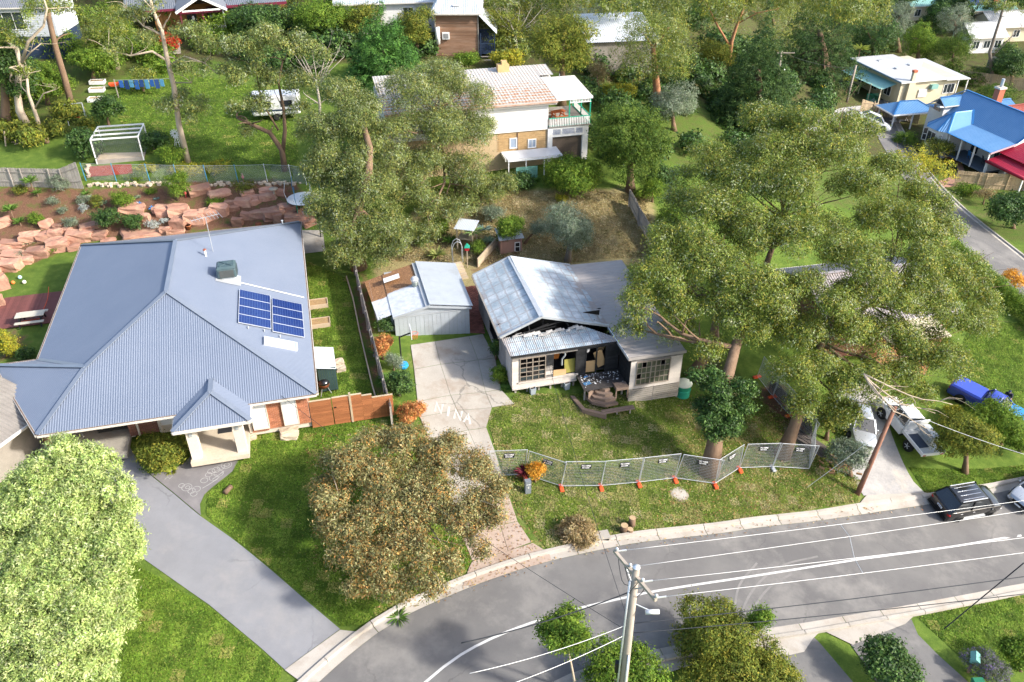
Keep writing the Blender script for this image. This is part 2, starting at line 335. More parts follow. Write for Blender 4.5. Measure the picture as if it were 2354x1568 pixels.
def kerb(name,line,side,mat):
 root=tag(bpy.data.objects.new(name,None),kind='structure'); COL.objects.link(root)
 prof=[(0.0,0.045),(0.38,0.035),(0.42,0.05),(0.47,0.17),(0.50,0.185),(0.68,0.19),(0.70,0.02)]
 rows=[]
 for i,p in enumerate(line):
  d=(line[min(i+1,len(line)-1)]-line[max(i-1,0)]).normalized(); nrm=Vector((-d.y,d.x))*side
  rows.append([Vector((p.x+nrm.x*a,p.y+nrm.y*a,Tf(p.x+nrm.x*a,p.y+nrm.y*a)+b))for a,b in prof])
 L=3; n=len(prof)
 for s0 in range(0,len(rows)-1,L):
  rr=rows[s0:min(s0+L+1,len(rows))]
  if len(rr)<2:continue
  rr=[list(r)for r in rr]; g=0.018
  for k in range(n):
   rr[0][k]=rr[0][k]+(rr[1][k]-rr[0][k]).normalized()*g; rr[-1][k]=rr[-1][k]+(rr[-2][k]-rr[-1][k]).normalized()*g
  mb=MB(); mb.add([p for r in rr for p in r],[(i*n+k,i*n+k+1,(i+1)*n+k+1,(i+1)*n+k)if side<0 else(i*n+k+1,i*n+k,(i+1)*n+k,(i+1)*n+k+1)for i in range(len(rr)-1)for k in range(n-1)])
  mb.build('kerb_length',mat,root)
 return root
kerb('kerb',north,1,concrete); kerb('kerb',south,-1,concrete)
cl=smooth_line(GP((880,1660),(980,1568),(1060,1506),(1165,1454),(1303,1407),(1446,1373),(1556,1352),(1741,1324),(1981,1286),(2186,1258),(2354,1231),(2600,1190)),0.8)
def stripe(name,line,w,mat,off):
 mb=MB(); vs=[]
 for i,p in enumerate(line):
  d=(line[min(i+1,len(line)-1)]-line[max(i-1,0)]).normalized(); q=Vector((-d.y,d.x))*w/2
  for s in(-1,1):vs.append((p.x+q.x*s,p.y+q.y*s,Tf(p.x+q.x*s,p.y+q.y*s)+off))
 mb.add(vs,[(2*i,2*i+2,2*i+3,2*i+1)[::-1]for i in range(len(line)-1)])
 return tag(mb.build(name,mat),kind='structure')
stripe('road_centre_line',cl,0.13,paintwhite,0.045)
skid=M('tyre_scuff',(0.2,0.19,0.18),(0.14,0.135,0.13),1.5,0.9,fine=30,var=0)
for px in([(1700,1440),(1712,1390),(1745,1340),(1800,1300),(1880,1280)],[(1722,1440),(1735,1395),(1770,1350),(1820,1320)],[(1688,1400),(1700,1345),(1740,1295)]):
 stripe('tyre_scuff_mark',smooth_line(GP(*px),0.5),0.12,skid,0.037)
dw=smooth_line(GP((300,1030),(318,1062),(345,1092),(400,1136),(462,1188),(530,1236),(610,1300),(700,1378),(782,1447)),0.8)
sheet('driveway',[*dw,*GP((655,1540),(600,1490),(480,1390),(330,1285),(285,1220),(240,1120),(170,1040),(150,1000),(290,985))],aggregate,0.03)
sheet('driveway_crossover',GP((782,1450),(655,1542),(690,1568),(735,1568),(800,1510),(862,1458)),concrete,0.07,0.6)
pc=smooth_line(GP((462,1186),(460,1160),(470,1138),(500,1112),(534,1085),(548,1062)),0.4)
pc2=smooth_line(GP((462,1014),(445,1042),(420,1068),(385,1085),(345,1090)),0.4)
sheet('footpath',[*pc,*GP((549,1036),(470,1050)),*pc2[2:],*GP((400,1134))],pathgrey,0.045,0.5)
chalk=M('chalk',(0.36,0.35,0.34),(0.22,0.21,0.205),5.0,0.95,fine=40,var=0)
def chalk_ring(u,v,r,k=1.0):
 c=G(u,v); line=[Vector((c.x+r*math.cos(a),c.y+r*k*math.sin(a)))for a in np.linspace(0,6.3,16)]
 stripe('chalk_drawing',line,0.04,chalk,0.056)
for(u,v,r)in[(523,1046,.18),(527,1046,.3),(521,1070,.3),(522,1070,.14),(508,1076,.2),(497,1082,.22),(486,1085,.2),(480,1093,.18),(503,1090,.26),(492,1100,.25),(470,1106,.2),(430,1122,.28),(432,1122,.12),(441,1130,.2),(452,1126,.22),(418,1118,.16),(446,1137,.18)]:chalk_ring(u,v,r,0.9)
for px in([(505,1098),(492,1108),(478,1117),(466,1124)],[(516,1084),(500,1096),(488,1104)],[(379,1104),(386,1098),(391,1102),(397,1096)]):
 stripe('chalk_drawing',smooth_line(GP(*px),0.2),0.045,chalk,0.056)
drv=tag(bpy.data.objects.new('concrete_driveway',None),kind='structure'); COL.objects.link(drv)
def slabs(rows,mat,off,inset=0.012):
 for r in range(len(rows)-1):
  for c in range(len(rows[r])-1):
   q=[Vector(G(*p))for p in(rows[r][c],rows[r][c+1],rows[r+1][c+1],rows[r+1][c])]
   ctr=sum(q,Vector())/4; q=[p+(ctr-p).normalized()*inset*1.4 for p in q]
   mb=MB(); n=6; vs=[]
   for i in range(n+1):
    for j in range(n+1):
     a,b=i/n,j/n; p=q[0]*(1-a)*(1-b)+q[1]*a*(1-b)+q[2]*a*b+q[3]*(1-a)*b
     vs.append((p.x,p.y,Tf(p.x,p.y)+off))
   fs=[(i*(n+1)+j,i*(n+1)+j+1,(i+1)*(n+1)+j+1,(i+1)*(n+1)+j)for i in range(n)for j in range(n)]
   mb.add(vs,fs); ob=mb.build('slab',mat,drv,True)
   if ob.data.polygons[0].normal.z<0:ob.data.flip_normals()
JA=[[(944,794),(1000,786),(1078,774),(1110,769)],[(952,850),(1013,839),(1099,829),(1138,824)],[(960,925),(1036,910),(1116,902),(1152,897)],[(965,960),(1051,944),(1131,938),(1183,930)]]
slabs(JA,slabmat,0.05)
slabs([[(965,960),(1051,944),(1131,938)],[(985,1010),(1077,990),(1118,984)],[(1020,1075),(1104,1052),(1139,1042)],[(1040,1160),(1136,1140),(1165,1130)]],slabmat,0.05)
oldpath=M('stained_concrete',(0.36,0.28,0.23),(0.30,0.23,0.18),0.7,0.9,fine=18,var=0.05,dirt=(0.2,0.12,0.07),dirt_scale=0.6,dirt_amt=0.6)
slabs([[(1036,1160),(1136,1142),(1166,1130)],[(1060,1225),(1150,1208),(1190,1200)],[(1085,1290),(1168,1268),(1222,1248)]],oldpath,0.05)
sheet('driveway_crossover',GP((1078,1308),(1086,1292),(1168,1268),(1225,1250),(1262,1272),(1268,1290),(1191,1312),(1104,1342),(1064,1350)),oldpath,0.06,0.5)
chalk2=M('faint_chalk',(0.5,0.47,0.43),(0.38,0.35,0.31),5.0,0.95,fine=30,var=0)
def chalk_letter(ch,u0,v0,du,dv,hu,hv):
 S={'N':[[(0,0),(0,1),(1,0),(1,1)]],'I':[[(.5,0),(.5,1)]],'A':[[(0,0),(.5,1),(1,0)],[(.25,.45),(.75,.45)]]}[ch]
 for l in S:stripe('chalk_letter',[Vector(G(u0+a*du+b*hu,v0+a*dv+b*hv)[:2])for a,b in l],0.15,chalk2,0.062)
for i,ch in enumerate('NINA'):chalk_letter(ch,1000+i*22,948+i*8,15,5,3,-22)
sheet('gravel_driveway',[*smooth_line(GP((1985,1140),(1958,1090),(1965,1040),(1950,990),(1930,930),(1925,870)),0.7),*smooth_line(GP((2010,860),(2030,930),(2050,1000),(2075,1062),(2100,1108),(2128,1136)),0.7)],gravel,0.03)
sheet('driveway_crossover',GP((1972,1163),(1992,1140),(2128,1134),(2160,1156),(2132,1161),(2010,1179)),concrete,0.07,0.5)
sheet('driveway',GP((1865,1460),(1800,1478),(1745,1500),(1720,1700),(1990,1700),(1960,1568),(1885,1480)),asphalt,0.035)
sheet('driveway_crossover',GP((1741,1467),(1892,1446),(1868,1470),(1848,1500),(1760,1520),(1700,1500)),concrete,0.06,0.5)
sheet('driveway',GP((1955,1482),(2095,1425),(2110,1460),(2160,1510),(2260,1600),(2300,1700),(2060,1700),(2010,1560)),asphalt,0.035)
sheet('driveway_crossover',GP((1892,1446),(2100,1407),(2098,1420),(2080,1436),(1960,1484),(1900,1455)),concrete,0.06,0.5)
sheet('footpath',GP((1300,1590),(1353,1550),(1472,1519),(1600,1495),(1620,1520),(1500,1560),(1400,1620)),concrete,0.05,0.5)
fs=smooth_line(GP((1985,230),(2010,300),(2050,370),(2100,440),(2160,500),(2210,560),(2260,610),(2354,690),(2440,770)),1.0)
fn=smooth_line(GP((2030,230),(2075,320),(2130,400),(2190,465),(2260,525),(2354,600),(2440,680)),1.0)
sheet('far_street',[*fs,*reversed(fn)],asphalt,0.04,1.5)
kerb('kerb',fn,1,concrete)
sheet('gravel_driveway',GP((2010,225),(1930,250),(1880,275),(1850,300),(1950,310),(2040,300)),gravel,0.05,1.0)
sheet('brick_path',[*smooth_line(GP((2165,360),(2195,378),(2200,398),(2178,410),(2150,418)),0.8),*smooth_line(GP((2160,432),(2200,424),(2216,402),(2208,372),(2175,352)),0.8)],M('path_brick',(0.36,0.2,0.14),(0.28,0.15,0.1),1.5,0.9,var=0),0.05,0.8)
sheet('mulch_bed',GP((207,384),(302,378),(306,400),(204,408)),mulch_red,0.05,0.4)
sheet('footpath',GP((690,530),(742,530),(748,578),(698,584)),concrete,0.04,0.5)
# ================================================================== buildings
HANG=rad(14.3)
colorbond=M('blue_grey_roof_steel',(0.165,0.195,0.255),(0.19,0.22,0.28),0.35,0.45,metal=0.2,spec=0.5,bmp=0.05,var=0.03)
ridgecap=M('roof_capping',(0.2,0.23,0.28),(0.24,0.27,0.32),1.0,0.4,metal=0.3,bmp=0.05,var=0.03)
gutterm=M('cream_gutter',(0.62,0.58,0.52),(0.5,0.46,0.4),3,0.6,var=0.03)
gutter_dark=M('gutter_debris',(0.12,0.07,0.04),(0.25,0.2,0.17),5,0.8,var=0)
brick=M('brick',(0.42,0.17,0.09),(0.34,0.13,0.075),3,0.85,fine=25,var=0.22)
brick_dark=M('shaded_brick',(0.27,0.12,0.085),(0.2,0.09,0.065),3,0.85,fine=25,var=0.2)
mortar=M('mortar',(0.62,0.54,0.45),(0.54,0.46,0.38),3,0.95,fine=25,var=0)
render_w=M('cream_render',(0.62,0.55,0.47),(0.56,0.5,0.43),1.5,0.85,fine=20,var=0.02)
shutter=M('white_shutter',(0.74,0.74,0.74),(0.68,0.69,0.7),2,0.5,var=0.03)
whitepaint=M('white_paint',(0.78,0.77,0.75),(0.7,0.69,0.67),1.5,0.6,var=0.03)
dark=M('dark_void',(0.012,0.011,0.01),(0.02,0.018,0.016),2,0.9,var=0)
merbau=M('stained_timber',(0.33,0.13,0.055),(0.25,0.09,0.04),1.2,0.55,fine=20,var=0.14,stretch=(1,1,4))
char=M('charred_timber',(0.012,0.012,0.013),(0.03,0.03,0.032),4,0.8,fine=18,var=0.3,bmp=0.6)
galv=M('galvanised_steel',(0.42,0.44,0.46),(0.5,0.52,0.54),1.2,0.5,metal=0.4,var=0.05)
greywood=M('weathered_timber',(0.30,0.27,0.235),(0.22,0.195,0.17),1.6,0.9,fine=22,var=0.16)
palewood=M('pale_timber',(0.46,0.37,0.26),(0.36,0.28,0.19),1.6,0.85,fine=20,var=0.14)
winglass=Mglass('window_glass')
def frame(root,w):return root.matrix_basis.inverted()@Vector(w)
def cap_line(mb,a,b,w=0.28,t=0.03,lift=0.045):mb.beam(Vector(a)+Vector((0,0,lift)),Vector(b)+Vector((0,0,lift)),w,t)
o=PZ(727,905,2.6)
LH=empty('brick_house',(o.x,o.y,0),HANG,'single storey brick house with large blue grey hipped steel roof and solar panels','house')
EZ,K=2.6,0.414
FL,FRc,BR,BL=(-14.94,0,EZ),(0,0,EZ),(0,23.46,EZ),(-16.4,23.46,EZ)
A1,A2=(-8.2,8.2,EZ+8.2*K),(-8.2,15.26,EZ+8.2*K)
Wp,ML,Cc=(-12.65,3.75,EZ+3.75*K),(-16.4,7.7,EZ),(-18.8,7.7,EZ)
roof=sub('roof',LH)
for pts,al in(([FL,FRc,A1,Wp],(0,1,K)),([FRc,BR,A2,A1],(-1,0,K)),([BR,BL,A2],(0,-1,K)),([BL,ML,Wp,A1,A2],(1,0,K)),([FL,Wp,Cc],None),([ML,Wp,Cc],(0,-1,K))):
 if al is None:
  e=Vector(Cc)-Vector(FL); nn=(Vector(Wp)-Vector(FL)).cross(e); al=nn.cross(e); al=al if al.z>0 else-al
 corr(MB(),pts,al,0.13,0.011,6).build('roof_sheeting',colorbond,roof)
 MB().slab([(p[0],p[1],p[2]-0.05)for p in pts],0.04).build('roof_underside',render_w,roof)
for a,b in((FL,Wp),(Wp,A1),(A1,FRc),(A1,A2),(A2,BR),(A2,BL),(Wp,Cc),(Wp,ML)):
 mb=MB(); cap_line(mb,a,b); mb.build('ridge_capping',ridgecap,roof)
for a,b in((FL,FRc),(FRc,BR),(BR,BL),(BL,ML),(ML,Cc),(Cc,FL)):
 mb=MB(); d=(Vector(b)-Vector(a)).normalized(); n_=Vector((d.y,-d.x,0))*0.06
 mb.beam(Vector(a)+n_+Vector((0,0,-.07)),Vector(b)+n_+Vector((0,0,-.07)),0.12,0.13); mb.build('gutter',gutterm,roof)
 mb=MB(); mb.beam(Vector(a)+n_+Vector((0,0,.0)),Vector(b)+n_+Vector((0,0,.0)),0.07,0.012); mb.build('gutter_leaves',gutter_dark,roof)
pe=2.5; pL,pR,pf=-7.85,-3.7,-1.5; pa=(pR-pL)/2; pz=pe+pa*K; pxm=(pL+pR)/2; pby=(pz-EZ)/K
pts4={'fl':(pL,pf,pe),'fr':(pR,pf,pe),'af':(pxm,pf+pa,pz),'ab':(pxm,pby,pz),'bl':(pL,0.0,pe),'br':(pR,0.0,pe)}
pr=sub('portico_roof',LH)
L_=0.05
def up_(p,d=L_):return(p[0],p[1],p[2]+d)
for pts,al in(([pts4['fl'],pts4['fr'],pts4['af']],(0,1,K)),([pts4['fr'],pts4['br'],pts4['ab'],pts4['af']],(-1,0,K)),([pts4['bl'],pts4['fl'],pts4['af'],pts4['ab']],(1,0,K))):
 corr(MB(),[up_(p)for p in pts],al,0.13,0.011,6).build('roof_sheeting',colorbond,pr); MB().slab([up_(p,0.0)for p in pts],0.04).build('roof_underside',render_w,pr)
for a,b in(('fl','af'),('fr','af'),('af','ab')):
 mb=MB(); cap_line(mb,up_(pts4[a]),up_(pts4[b])); mb.build('ridge_capping',ridgecap,pr)
for a,b in(('fl','fr'),('bl','fl'),('fr','br')):
 mb=MB(); mb.beam(up_(pts4[a],-.07),up_(pts4[b],-.07),0.13,0.13); mb.build('gutter',gutterm,pr)
for x in(-7.05,-4.55):
 pl=MB().prism([(x-.27,-1.1),(x+.27,-1.1),(x+.27,-.55),(x-.27,-.55)],-.15,2.47).build('pillar',render_w,LH)
 MB().box(x-.09,x+.09,-1.16,-1.1,1.75,1.98).build('wall_lamp',galv,pl)
MB().box(-7.8,-3.75,-1.45,0.0,2.42,2.46).build('portico_ceiling',render_w,LH)
MB().box(-7.4,-4.2,-1.35,2.3,-.25,0.06).build('porch_floor',tilemat,LH)
MB().box(-7.6,-4.0,2.2,2.3,0,2.5).build('porch_wall',render_w,LH)
MB().box(-6.2,-5.3,2.14,2.2,0.1,2.15).build('front_door',M('dark_door',(.05,.05,.055),var=0),LH)
MB().box(-4.15,-4.0,0.6,2.2,0,2.5).build('porch_wall',render_w,LH)
MB().box(-6.0,-5.2,0.9,1.5,0.065,0.09).build('door_mat',M('door_mat',(.03,.03,.035),var=0),LH)
def brick_wall(parent,x0,x1,y,z0,z1,bm,step=(0.24,0.086),depth=0.03,openings=()):
 core=MB().box(x0,x1,y+depth*.5,y+.11,z0,z1).build('wall',mortar,parent)
 nz=int((z1-z0)/step[1]); proto=None
 for r in range(nz):
  z=z0+(r+.5)*step[1]; x=x0-(0.12 if r%2 else 0)
  while x<x1:
   a,b=max(x,x0)+.006,min(x+step[0],x1)-.006; x+=step[0]
   if b-a<0.04:continue
   if any(oa-.01<(a+b)/2<ob+.01 and oz0<z<oz1 for oa,ob,oz0,oz1 in openings):continue
   piece('brick',bm,core,((a+b)/2,y+random.uniform(-.003,.003),z),(b-a,depth,step[1]-.014))
 return core
brick_wall(LH,-3.0,-2.1,.6,0.1,2.45,brick); brick_wall(LH,-1.28,-.6,.6,0.1,2.45,brick); brick_wall(LH,-4.0,-3.0,.6,0.0,.28,brick)
brick_wall(LH,-2.1,-1.28,.6,0.1,.3,brick)
MB().box(-4.2,-.6,.72,.85,-.3,2.5).build('wall_core',mortar,LH)
for x0,x1 in((-3.85,-3.02),(-2.08,-1.3)):
 w=MB().box(x0,x1,.5,.62,.3,2.42).build('window_shutter',shutter,LH)
 for k in range(22):piece('slat',shutter,w,((x0+x1)/2,.492,.36+k*.094),(x1-x0-.1,.02,.075))
 MB().box(x0-.04,x1+.04,.46,.62,.22,.30).build('window_sill',render_w,w)
 MB().box(x0-.05,x0,.47,.62,.3,2.42).box(x1,x1+.05,.47,.62,.3,2.42).build('window_frame',render_w,w)
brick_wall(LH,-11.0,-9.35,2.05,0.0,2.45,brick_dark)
MB().box(-9.35,-9.2,2.0,2.2,0,2.45).build('window_frame',render_w,LH)
w=MB().box(-9.2,-8.0,2.1,2.2,.4,2.3).build('window_shutter',shutter,LH)
for k in range(20):piece('slat',shutter,w,(-8.6,2.09,.45+k*.094),(1.16,.02,.075))
MB().box(-9.35,-7.4,2.15,2.3,-.2,2.5).build('wall_core',mortar,LH)
MB().tube([(-10.45,1.9,2.5),(-10.45,1.9,.1)],.06,8).build('downpipe',render_w,LH)
MB().box(-15.9,-15.7,5.2,22.9,-.3,2.5).build('side_wall',brick,LH); MB().box(-.8,-.6,.85,22.9,-.3,2.5).build('side_wall',brick,LH); MB().box(-15.7,-.8,22.7,22.9,-.3,2.5).build('rear_wall',brick,LH)
mb=MB(); a=Vector((-14.55,.45,0)); b=Vector((-18.3,7.4,0)); mb.beam(a+Vector((0,0,1.1)),b+Vector((0,0,1.1)),.22,2.8); mb.build('side_wall',brick,LH)
MB().box(-14.6,-11.0,7.8,8.0,-.2,2.5).build('garage_rear_wall',render_w,LH); MB().box(-11.0,-10.8,2.2,8,-.2,2.5).build('garage_side_wall',render_w,LH)
MB().box(-16,-11.0,.3,7.8,-.2,.05).build('garage_floor',slabmat,LH)
MB().box(-14.7,-11.0,1.95,2.1,2.3,2.5).build('garage_lintel',render_w,LH)
MB().box(-.62,-.6,1.2,1.35,0,2.4).build('downpipe',render_w,LH)
def roof_right_z(x):return EZ-x*K
def on_right(x,y,h=0):return Vector((x,y,roof_right_z(x)+h))
sl=Vector((-1,0,K)).normalized()
panelm,nt_,bs_=_nt('solar_cell'); _p=N(nt_,'ShaderNodeTexCoord').outputs['Generated']
_br=N(nt_,'ShaderNodeTexBrick'); _br.offset=0; _br.inputs['Scale'].default_value=1.0; _br.inputs['Brick Width'].default_value=1/12; _br.inputs['Row Height'].default_value=1/6; _br.inputs['Mortar Size'].default_value=0.005
_br.inputs['Color1'].default_value=(0.004,0.016,0.10,1); _br.inputs['Color2'].default_value=(0.005,0.021,0.125,1); _br.inputs['Mortar'].default_value=(0.07,0.11,0.24,1)
nt_.links.new(_p,_br.inputs['Vector']); nt_.links.new(_br.outputs[0],bs_.inputs['Base Color']); bs_.inputs['Roughness'].default_value=0.12; bs_.inputs['Specular IOR Level'].default_value=0.6
alu=M('aluminium',(0.72,0.73,0.75),(0.64,0.65,0.67),2,0.35,metal=0.5,var=0.03)
arr=empty('solar_array',(0,0,0),0,'array of eight blue solar panels on the blue grey roof','solar panels'); arr.matrix_basis=LH.matrix_basis
for cx0,n_,y0 in((-4.16,4,6.02),(-2.22,4,6.02-.62)):
 for k in range(4):
  ya=y0+k*1.04+(0.0 if cx0<-3 else 0.35); b0,b1=on_right(cx0,ya,.12),on_right(cx0+1.86,ya,.12)
  c=(b0+b1)/2+Vector((0,.51,0)); dd=(b1-b0).normalized(); nrm=Vector((0,1,0)).cross(dd)*-1; nrm=nrm if nrm.z>0 else-nrm
  fr=MB(); L2=(b1-b0).length/2
  R_=Matrix((dd,Vector((0,1,0)),nrm)).transposed().to_4x4()
  fo=MB().box(-L2,L2,-.51,.51,-.03,.012).build('solar_panel',alu,arr); fo.matrix_basis=Matrix.Translation(c)@R_
  MB().box(-L2+.03,L2-.03,-.48,.48,.012,.018).build('cell_sheet',panelm,fo)
for k,x in enumerate((-3.6,-2.7,-1.8)):
 p=on_right(x,5.75-(0 if x<-2.3 else.3),.08); MB().box(p.x-.03,p.x+.03,p.y-.12,p.y+.1,p.z-.06,p.z+.03).build('bracket',alu,arr)
sk=empty('skylight',(0,0,0),0,'long frosted skylight with white frame below the solar panels','skylight'); sk.matrix_basis=LH.matrix_basis
b0,b1=on_right(-2.75,4.15,.05),on_right(-.85,4.15,.05); dd=(b1-b0).normalized(); nrm=dd.cross(Vector((0,1,0))); R_=Matrix((dd,Vector((0,1,0)),nrm)).transposed().to_4x4(); Mx=Matrix.Translation((b0+b1)/2+Vector((0,.4,0)))@R_
L2=(b1-b0).length/2
for q in((-L2,L2,-.42,-.34),(-L2,L2,.34,.42),(-L2,-L2+.1,-.34,.34),(L2-.1,L2,-.34,.34)):
 f_=MB().box(q[0],q[1],q[2],q[3],-.05,.1).build('frame',alu,sk); f_.matrix_basis=Mx
g_=MB().box(-L2+.1,L2-.1,-.34,.34,0.02,.06).build('pane',M('frosted_pane',(.42,.5,.5),(.5,.56,.55),6,.25,var=0),sk); g_.matrix_basis=Mx
cp=on_right(-4.85,11.6); co=empty('roof_cooler',LH.matrix_basis@cp,HANG,'dark green grey evaporative cooler standing on the steel roof','cooler')
coolm=M('cooler_plastic',(.055,.09,.1),(.075,.11,.12),2,.5,var=0)
mb=MB(); mb.prism([(-.62,-.55),(.62,-.55),(.62,.55),(-.62,.55)],.25,.95); bo=mb.build('body',coolm,co,bevel=.1)
mb=MB(); mb.add([(-.62,-.55,.95),(.62,-.55,.95),(.62,.55,.95),(-.62,.55,.95),(-.5,-.43,1.08),(.5,-.43,1.08),(.5,.43,1.08),(-.5,.43,1.08)],[(4,5,6,7),(0,1,5,4),(1,2,6,5),(2,3,7,6),(3,0,4,7)]); li=mb.build('lid',coolm,co)
mb=MB(); mb.beam((-.4,-.33,1.09),(.4,.33,1.09),.09,.05); mb.beam((-.4,.33,1.1),(.4,-.33,1.1),.09,.05); mb.build('lid_rib',coolm,li)
for(a0,a1,nx_)in(((-.45,-.56),(.45,-.56),0),((.63,-.4),(.63,.4),1)):
 gr=MB().box(min(a0[0],a1[0])-.0,max(a0[0],a1[0])+.0+(.01 if nx_ else 0),min(a0[1],a1[1])-(0 if nx_ else.01),max(a0[1],a1[1]),.33,.86).build('louvre_panel',M('cooler_pad',(.12,.1,.09),(.07,.06,.055),20,.8,var=0),co)
 for k in range(8):
  if nx_:piece('louvre',coolm,gr,(.65,0,.36+k*.068),(.02,.8,.02))
  else:piece('louvre',coolm,gr,(0,-.58,.36+k*.068),(.9,.02,.02))
MB().prism([(-.4,-.4),(.4,-.4),(.4,.4),(-.4,.4)],-.15,.25).build('duct',galv,co)
MB().add([(-.75,-.8,.33),(.75,-.8,-.29),(.75,.6,-.29),(-.75,.6,.33)],[(0,1,2,3)]).build('flashing',galv,co)
p0,p1=on_right(-4.2,11.2,.06),on_right(-.2,11.0,.06); pp=empty('roof_pipe',(0,0,0),0,'white drain pipe running from the roof cooler to the eave','pipe'); pp.matrix_basis=LH.matrix_basis; MB().tube([p0,p1],.035,6).build('pipe',whitepaint,pp)
fl_=empty('roof_flue',LH.matrix_basis@on_right(-6.3,14.0),HANG,'small white flue with reddish cap on the steel roof','flue'); MB().cyl((0,0,-.05),.07,.5,10).build('pipe',whitepaint,fl_); MB().cyl((0,0,.45),.13,.08,10,.09).build('cap',M('rust_red',(.25,.08,.05),var=0),fl_)
fl_=empty('roof_flue',LH.matrix_basis@on_right(-1.3,22.2,0),HANG,'short white vent pipe at the far corner of the steel roof','flue'); MB().cyl((0,0,-.05),.05,.35,8).build('pipe',whitepaint,fl_); MB().cyl((0,0,.28),.09,.06,8).build('cap',whitepaint,fl_)
def antenna(loc,rz,label,h=1.8,n=7,span=1.3):
 a=empty('tv_antenna',loc,rz,label,'antenna'); MB().tube([(0,0,-.1),(0,0,h)],.025,6).build('mast',galv,a); MB().beam((-span/2,0,h),(span/2,0,h),.03,.03).build('boom',galv,a)
 for k in range(n):
  x=-span/2+span*k/(n-1); L=.28+.05*k; MB().tube([(x,-L,h),(x,L,h)],.014,4).build('element',galv,a)
 return a
antenna(LH.matrix_basis@on_right(-5.9,14.9),rad(35),'television antenna on a mast at the back of the blue grey roof',2.6,9,1.9)
# ================================================================== burnt weatherboard house
grey_roof=M('taupe_roof_steel',(0.33,0.295,0.275),(0.37,0.335,0.31),0.6,0.55,metal=0.0,bmp=0.05,var=0.03,dirt=(.2,.17,.15),dirt_scale=.5)
def burnt_roof_material():
 m,nt,bs=_nt('burnt_roof_steel'); tc=N(nt,'ShaderNodeTexCoord').outputs['Object']
 w=noise(nt,3.0,4,.6,tc); ws=N(nt,'ShaderNodeVectorMath',operation='MULTIPLY_ADD'); nt.links.new(w.outputs['Color'],ws.inputs[0]); ws.inputs[1].default_value=(.28,.28,.28); nt.links.new(tc,ws.inputs[2])
 b=N(nt,'ShaderNodeTexBrick'); b.offset=0; b.inputs['Scale'].default_value=1; b.inputs['Brick Width'].default_value=.62; b.inputs['Row Height'].default_value=.9; b.inputs['Mortar Size'].default_value=.07; b.inputs['Mortar Smooth'].default_value=.5
 b.inputs['Color1'].default_value=(0,0,0,1); b.inputs['Color2'].default_value=(1,1,1,1); b.inputs['Mortar'].default_value=(0,0,0,1)
 nt.links.new(ws.outputs[0],b.inputs['Vector'])
 n1=noise(nt,.42,3,.5,tc); sep=N(nt,'ShaderNodeSeparateXYZ'); nt.links.new(tc,sep.inputs[0])
 z=N(nt,'ShaderNodeMapRange'); z.inputs[1].default_value=-.8; z.inputs[2].default_value=2.2; nt.links.new(sep.outputs[0],z.inputs[0])
 z2=N(nt,'ShaderNodeMapRange'); z2.inputs[1].default_value=7.0; z2.inputs[2].default_value=4.0; nt.links.new(sep.outputs[0],z2.inputs[0])
 zm=N(nt,'ShaderNodeMath',operation='MINIMUM'); nt.links.new(z.outputs[0],zm.inputs[0]); nt.links.new(z2.outputs[0],zm.inputs[1])
 s=N(nt,'ShaderNodeMath',operation='ADD'); nt.links.new(n1.outputs[0],s.inputs[0]); nt.links.new(zm.outputs[0],s.inputs[1])
 s2=N(nt,'ShaderNodeMath',operation='MULTIPLY_ADD'); nt.links.new(b.outputs['Color'],s2.inputs[0]); s2.inputs[1].default_value=.35; nt.links.new(s.outputs[0],s2.inputs[2])
 bare=ramp(nt,s2.outputs[0],[(.68,(0,0,0)),(.8,(1,1,1))]).outputs[0]
 gap=ramp(nt,b.outputs['Fac'],[(.3,(1,1,1)),(.9,(.35,.35,.35))]).outputs[0]
 bare=mix(nt,1.0,bare,gap,'MULTIPLY')
 st=noise(nt,1.1,5,.7,tc)
 zinc=ramp(nt,st.outputs[0],[(.3,(.24,.30,.34)),(.5,(.36,.41,.44)),(.7,(.58,.60,.61))]).outputs[0]
 pn=noise(nt,6,4,.6,tc); paintc=ramp(nt,pn.outputs[0],[(.3,(.26,.235,.225)),(.7,(.33,.3,.285))]).outputs[0]
 nt.links.new(mix(nt,bare,paintc,zinc),bs.inputs['Base Color']); bs.inputs['Metallic'].default_value=.1; bs.inputs['Roughness'].default_value=.55
 return m
burnroof=burnt_roof_material()
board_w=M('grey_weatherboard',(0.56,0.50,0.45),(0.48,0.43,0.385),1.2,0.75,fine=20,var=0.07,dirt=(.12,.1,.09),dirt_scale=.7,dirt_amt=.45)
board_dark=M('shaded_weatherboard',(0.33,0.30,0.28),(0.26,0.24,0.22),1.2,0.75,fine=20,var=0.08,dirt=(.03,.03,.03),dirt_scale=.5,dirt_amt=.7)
sooty=M('sooty_weatherboard',(0.2,0.18,0.165),(0.33,0.3,0.275),1.5,0.8,fine=14,var=.25,dirt=(.025,.024,.023),dirt_scale=1.2,dirt_amt=.9)
deckwood=M('deck_timber',(0.22,0.155,0.115),(0.16,0.11,0.085),2.0,0.85,fine=22,var=0.2)
deckburnt=M('burnt_deck',(0.03,0.027,0.026),(0.07,0.06,0.055),2.0,0.85,fine=22,var=0.35)
sillwood=M('brown_sash',(0.30,0.25,0.20),(0.22,0.18,0.15),2,0.7,var=0.05)
ashm=M('ash_debris',(0.55,0.54,0.53),(0.16,0.16,0.17),8,0.95,var=0.5)
ply=M('plywood',(0.46,0.30,0.15),(0.4,0.25,0.12),2,0.8,var=0.15)
plyg=M('yellow_board',(0.30,0.27,0.06),(0.25,0.22,0.05),3,0.7,var=0.05,stretch=(6,6,1))
BH=empty('burnt_house',(-0.09,43.55,-1.2),HANG,'fire damaged weatherboard house with scorched white and grey corrugated roof','house')
zb=1.2
def W(x,y,z):return(x,y,z+zb)
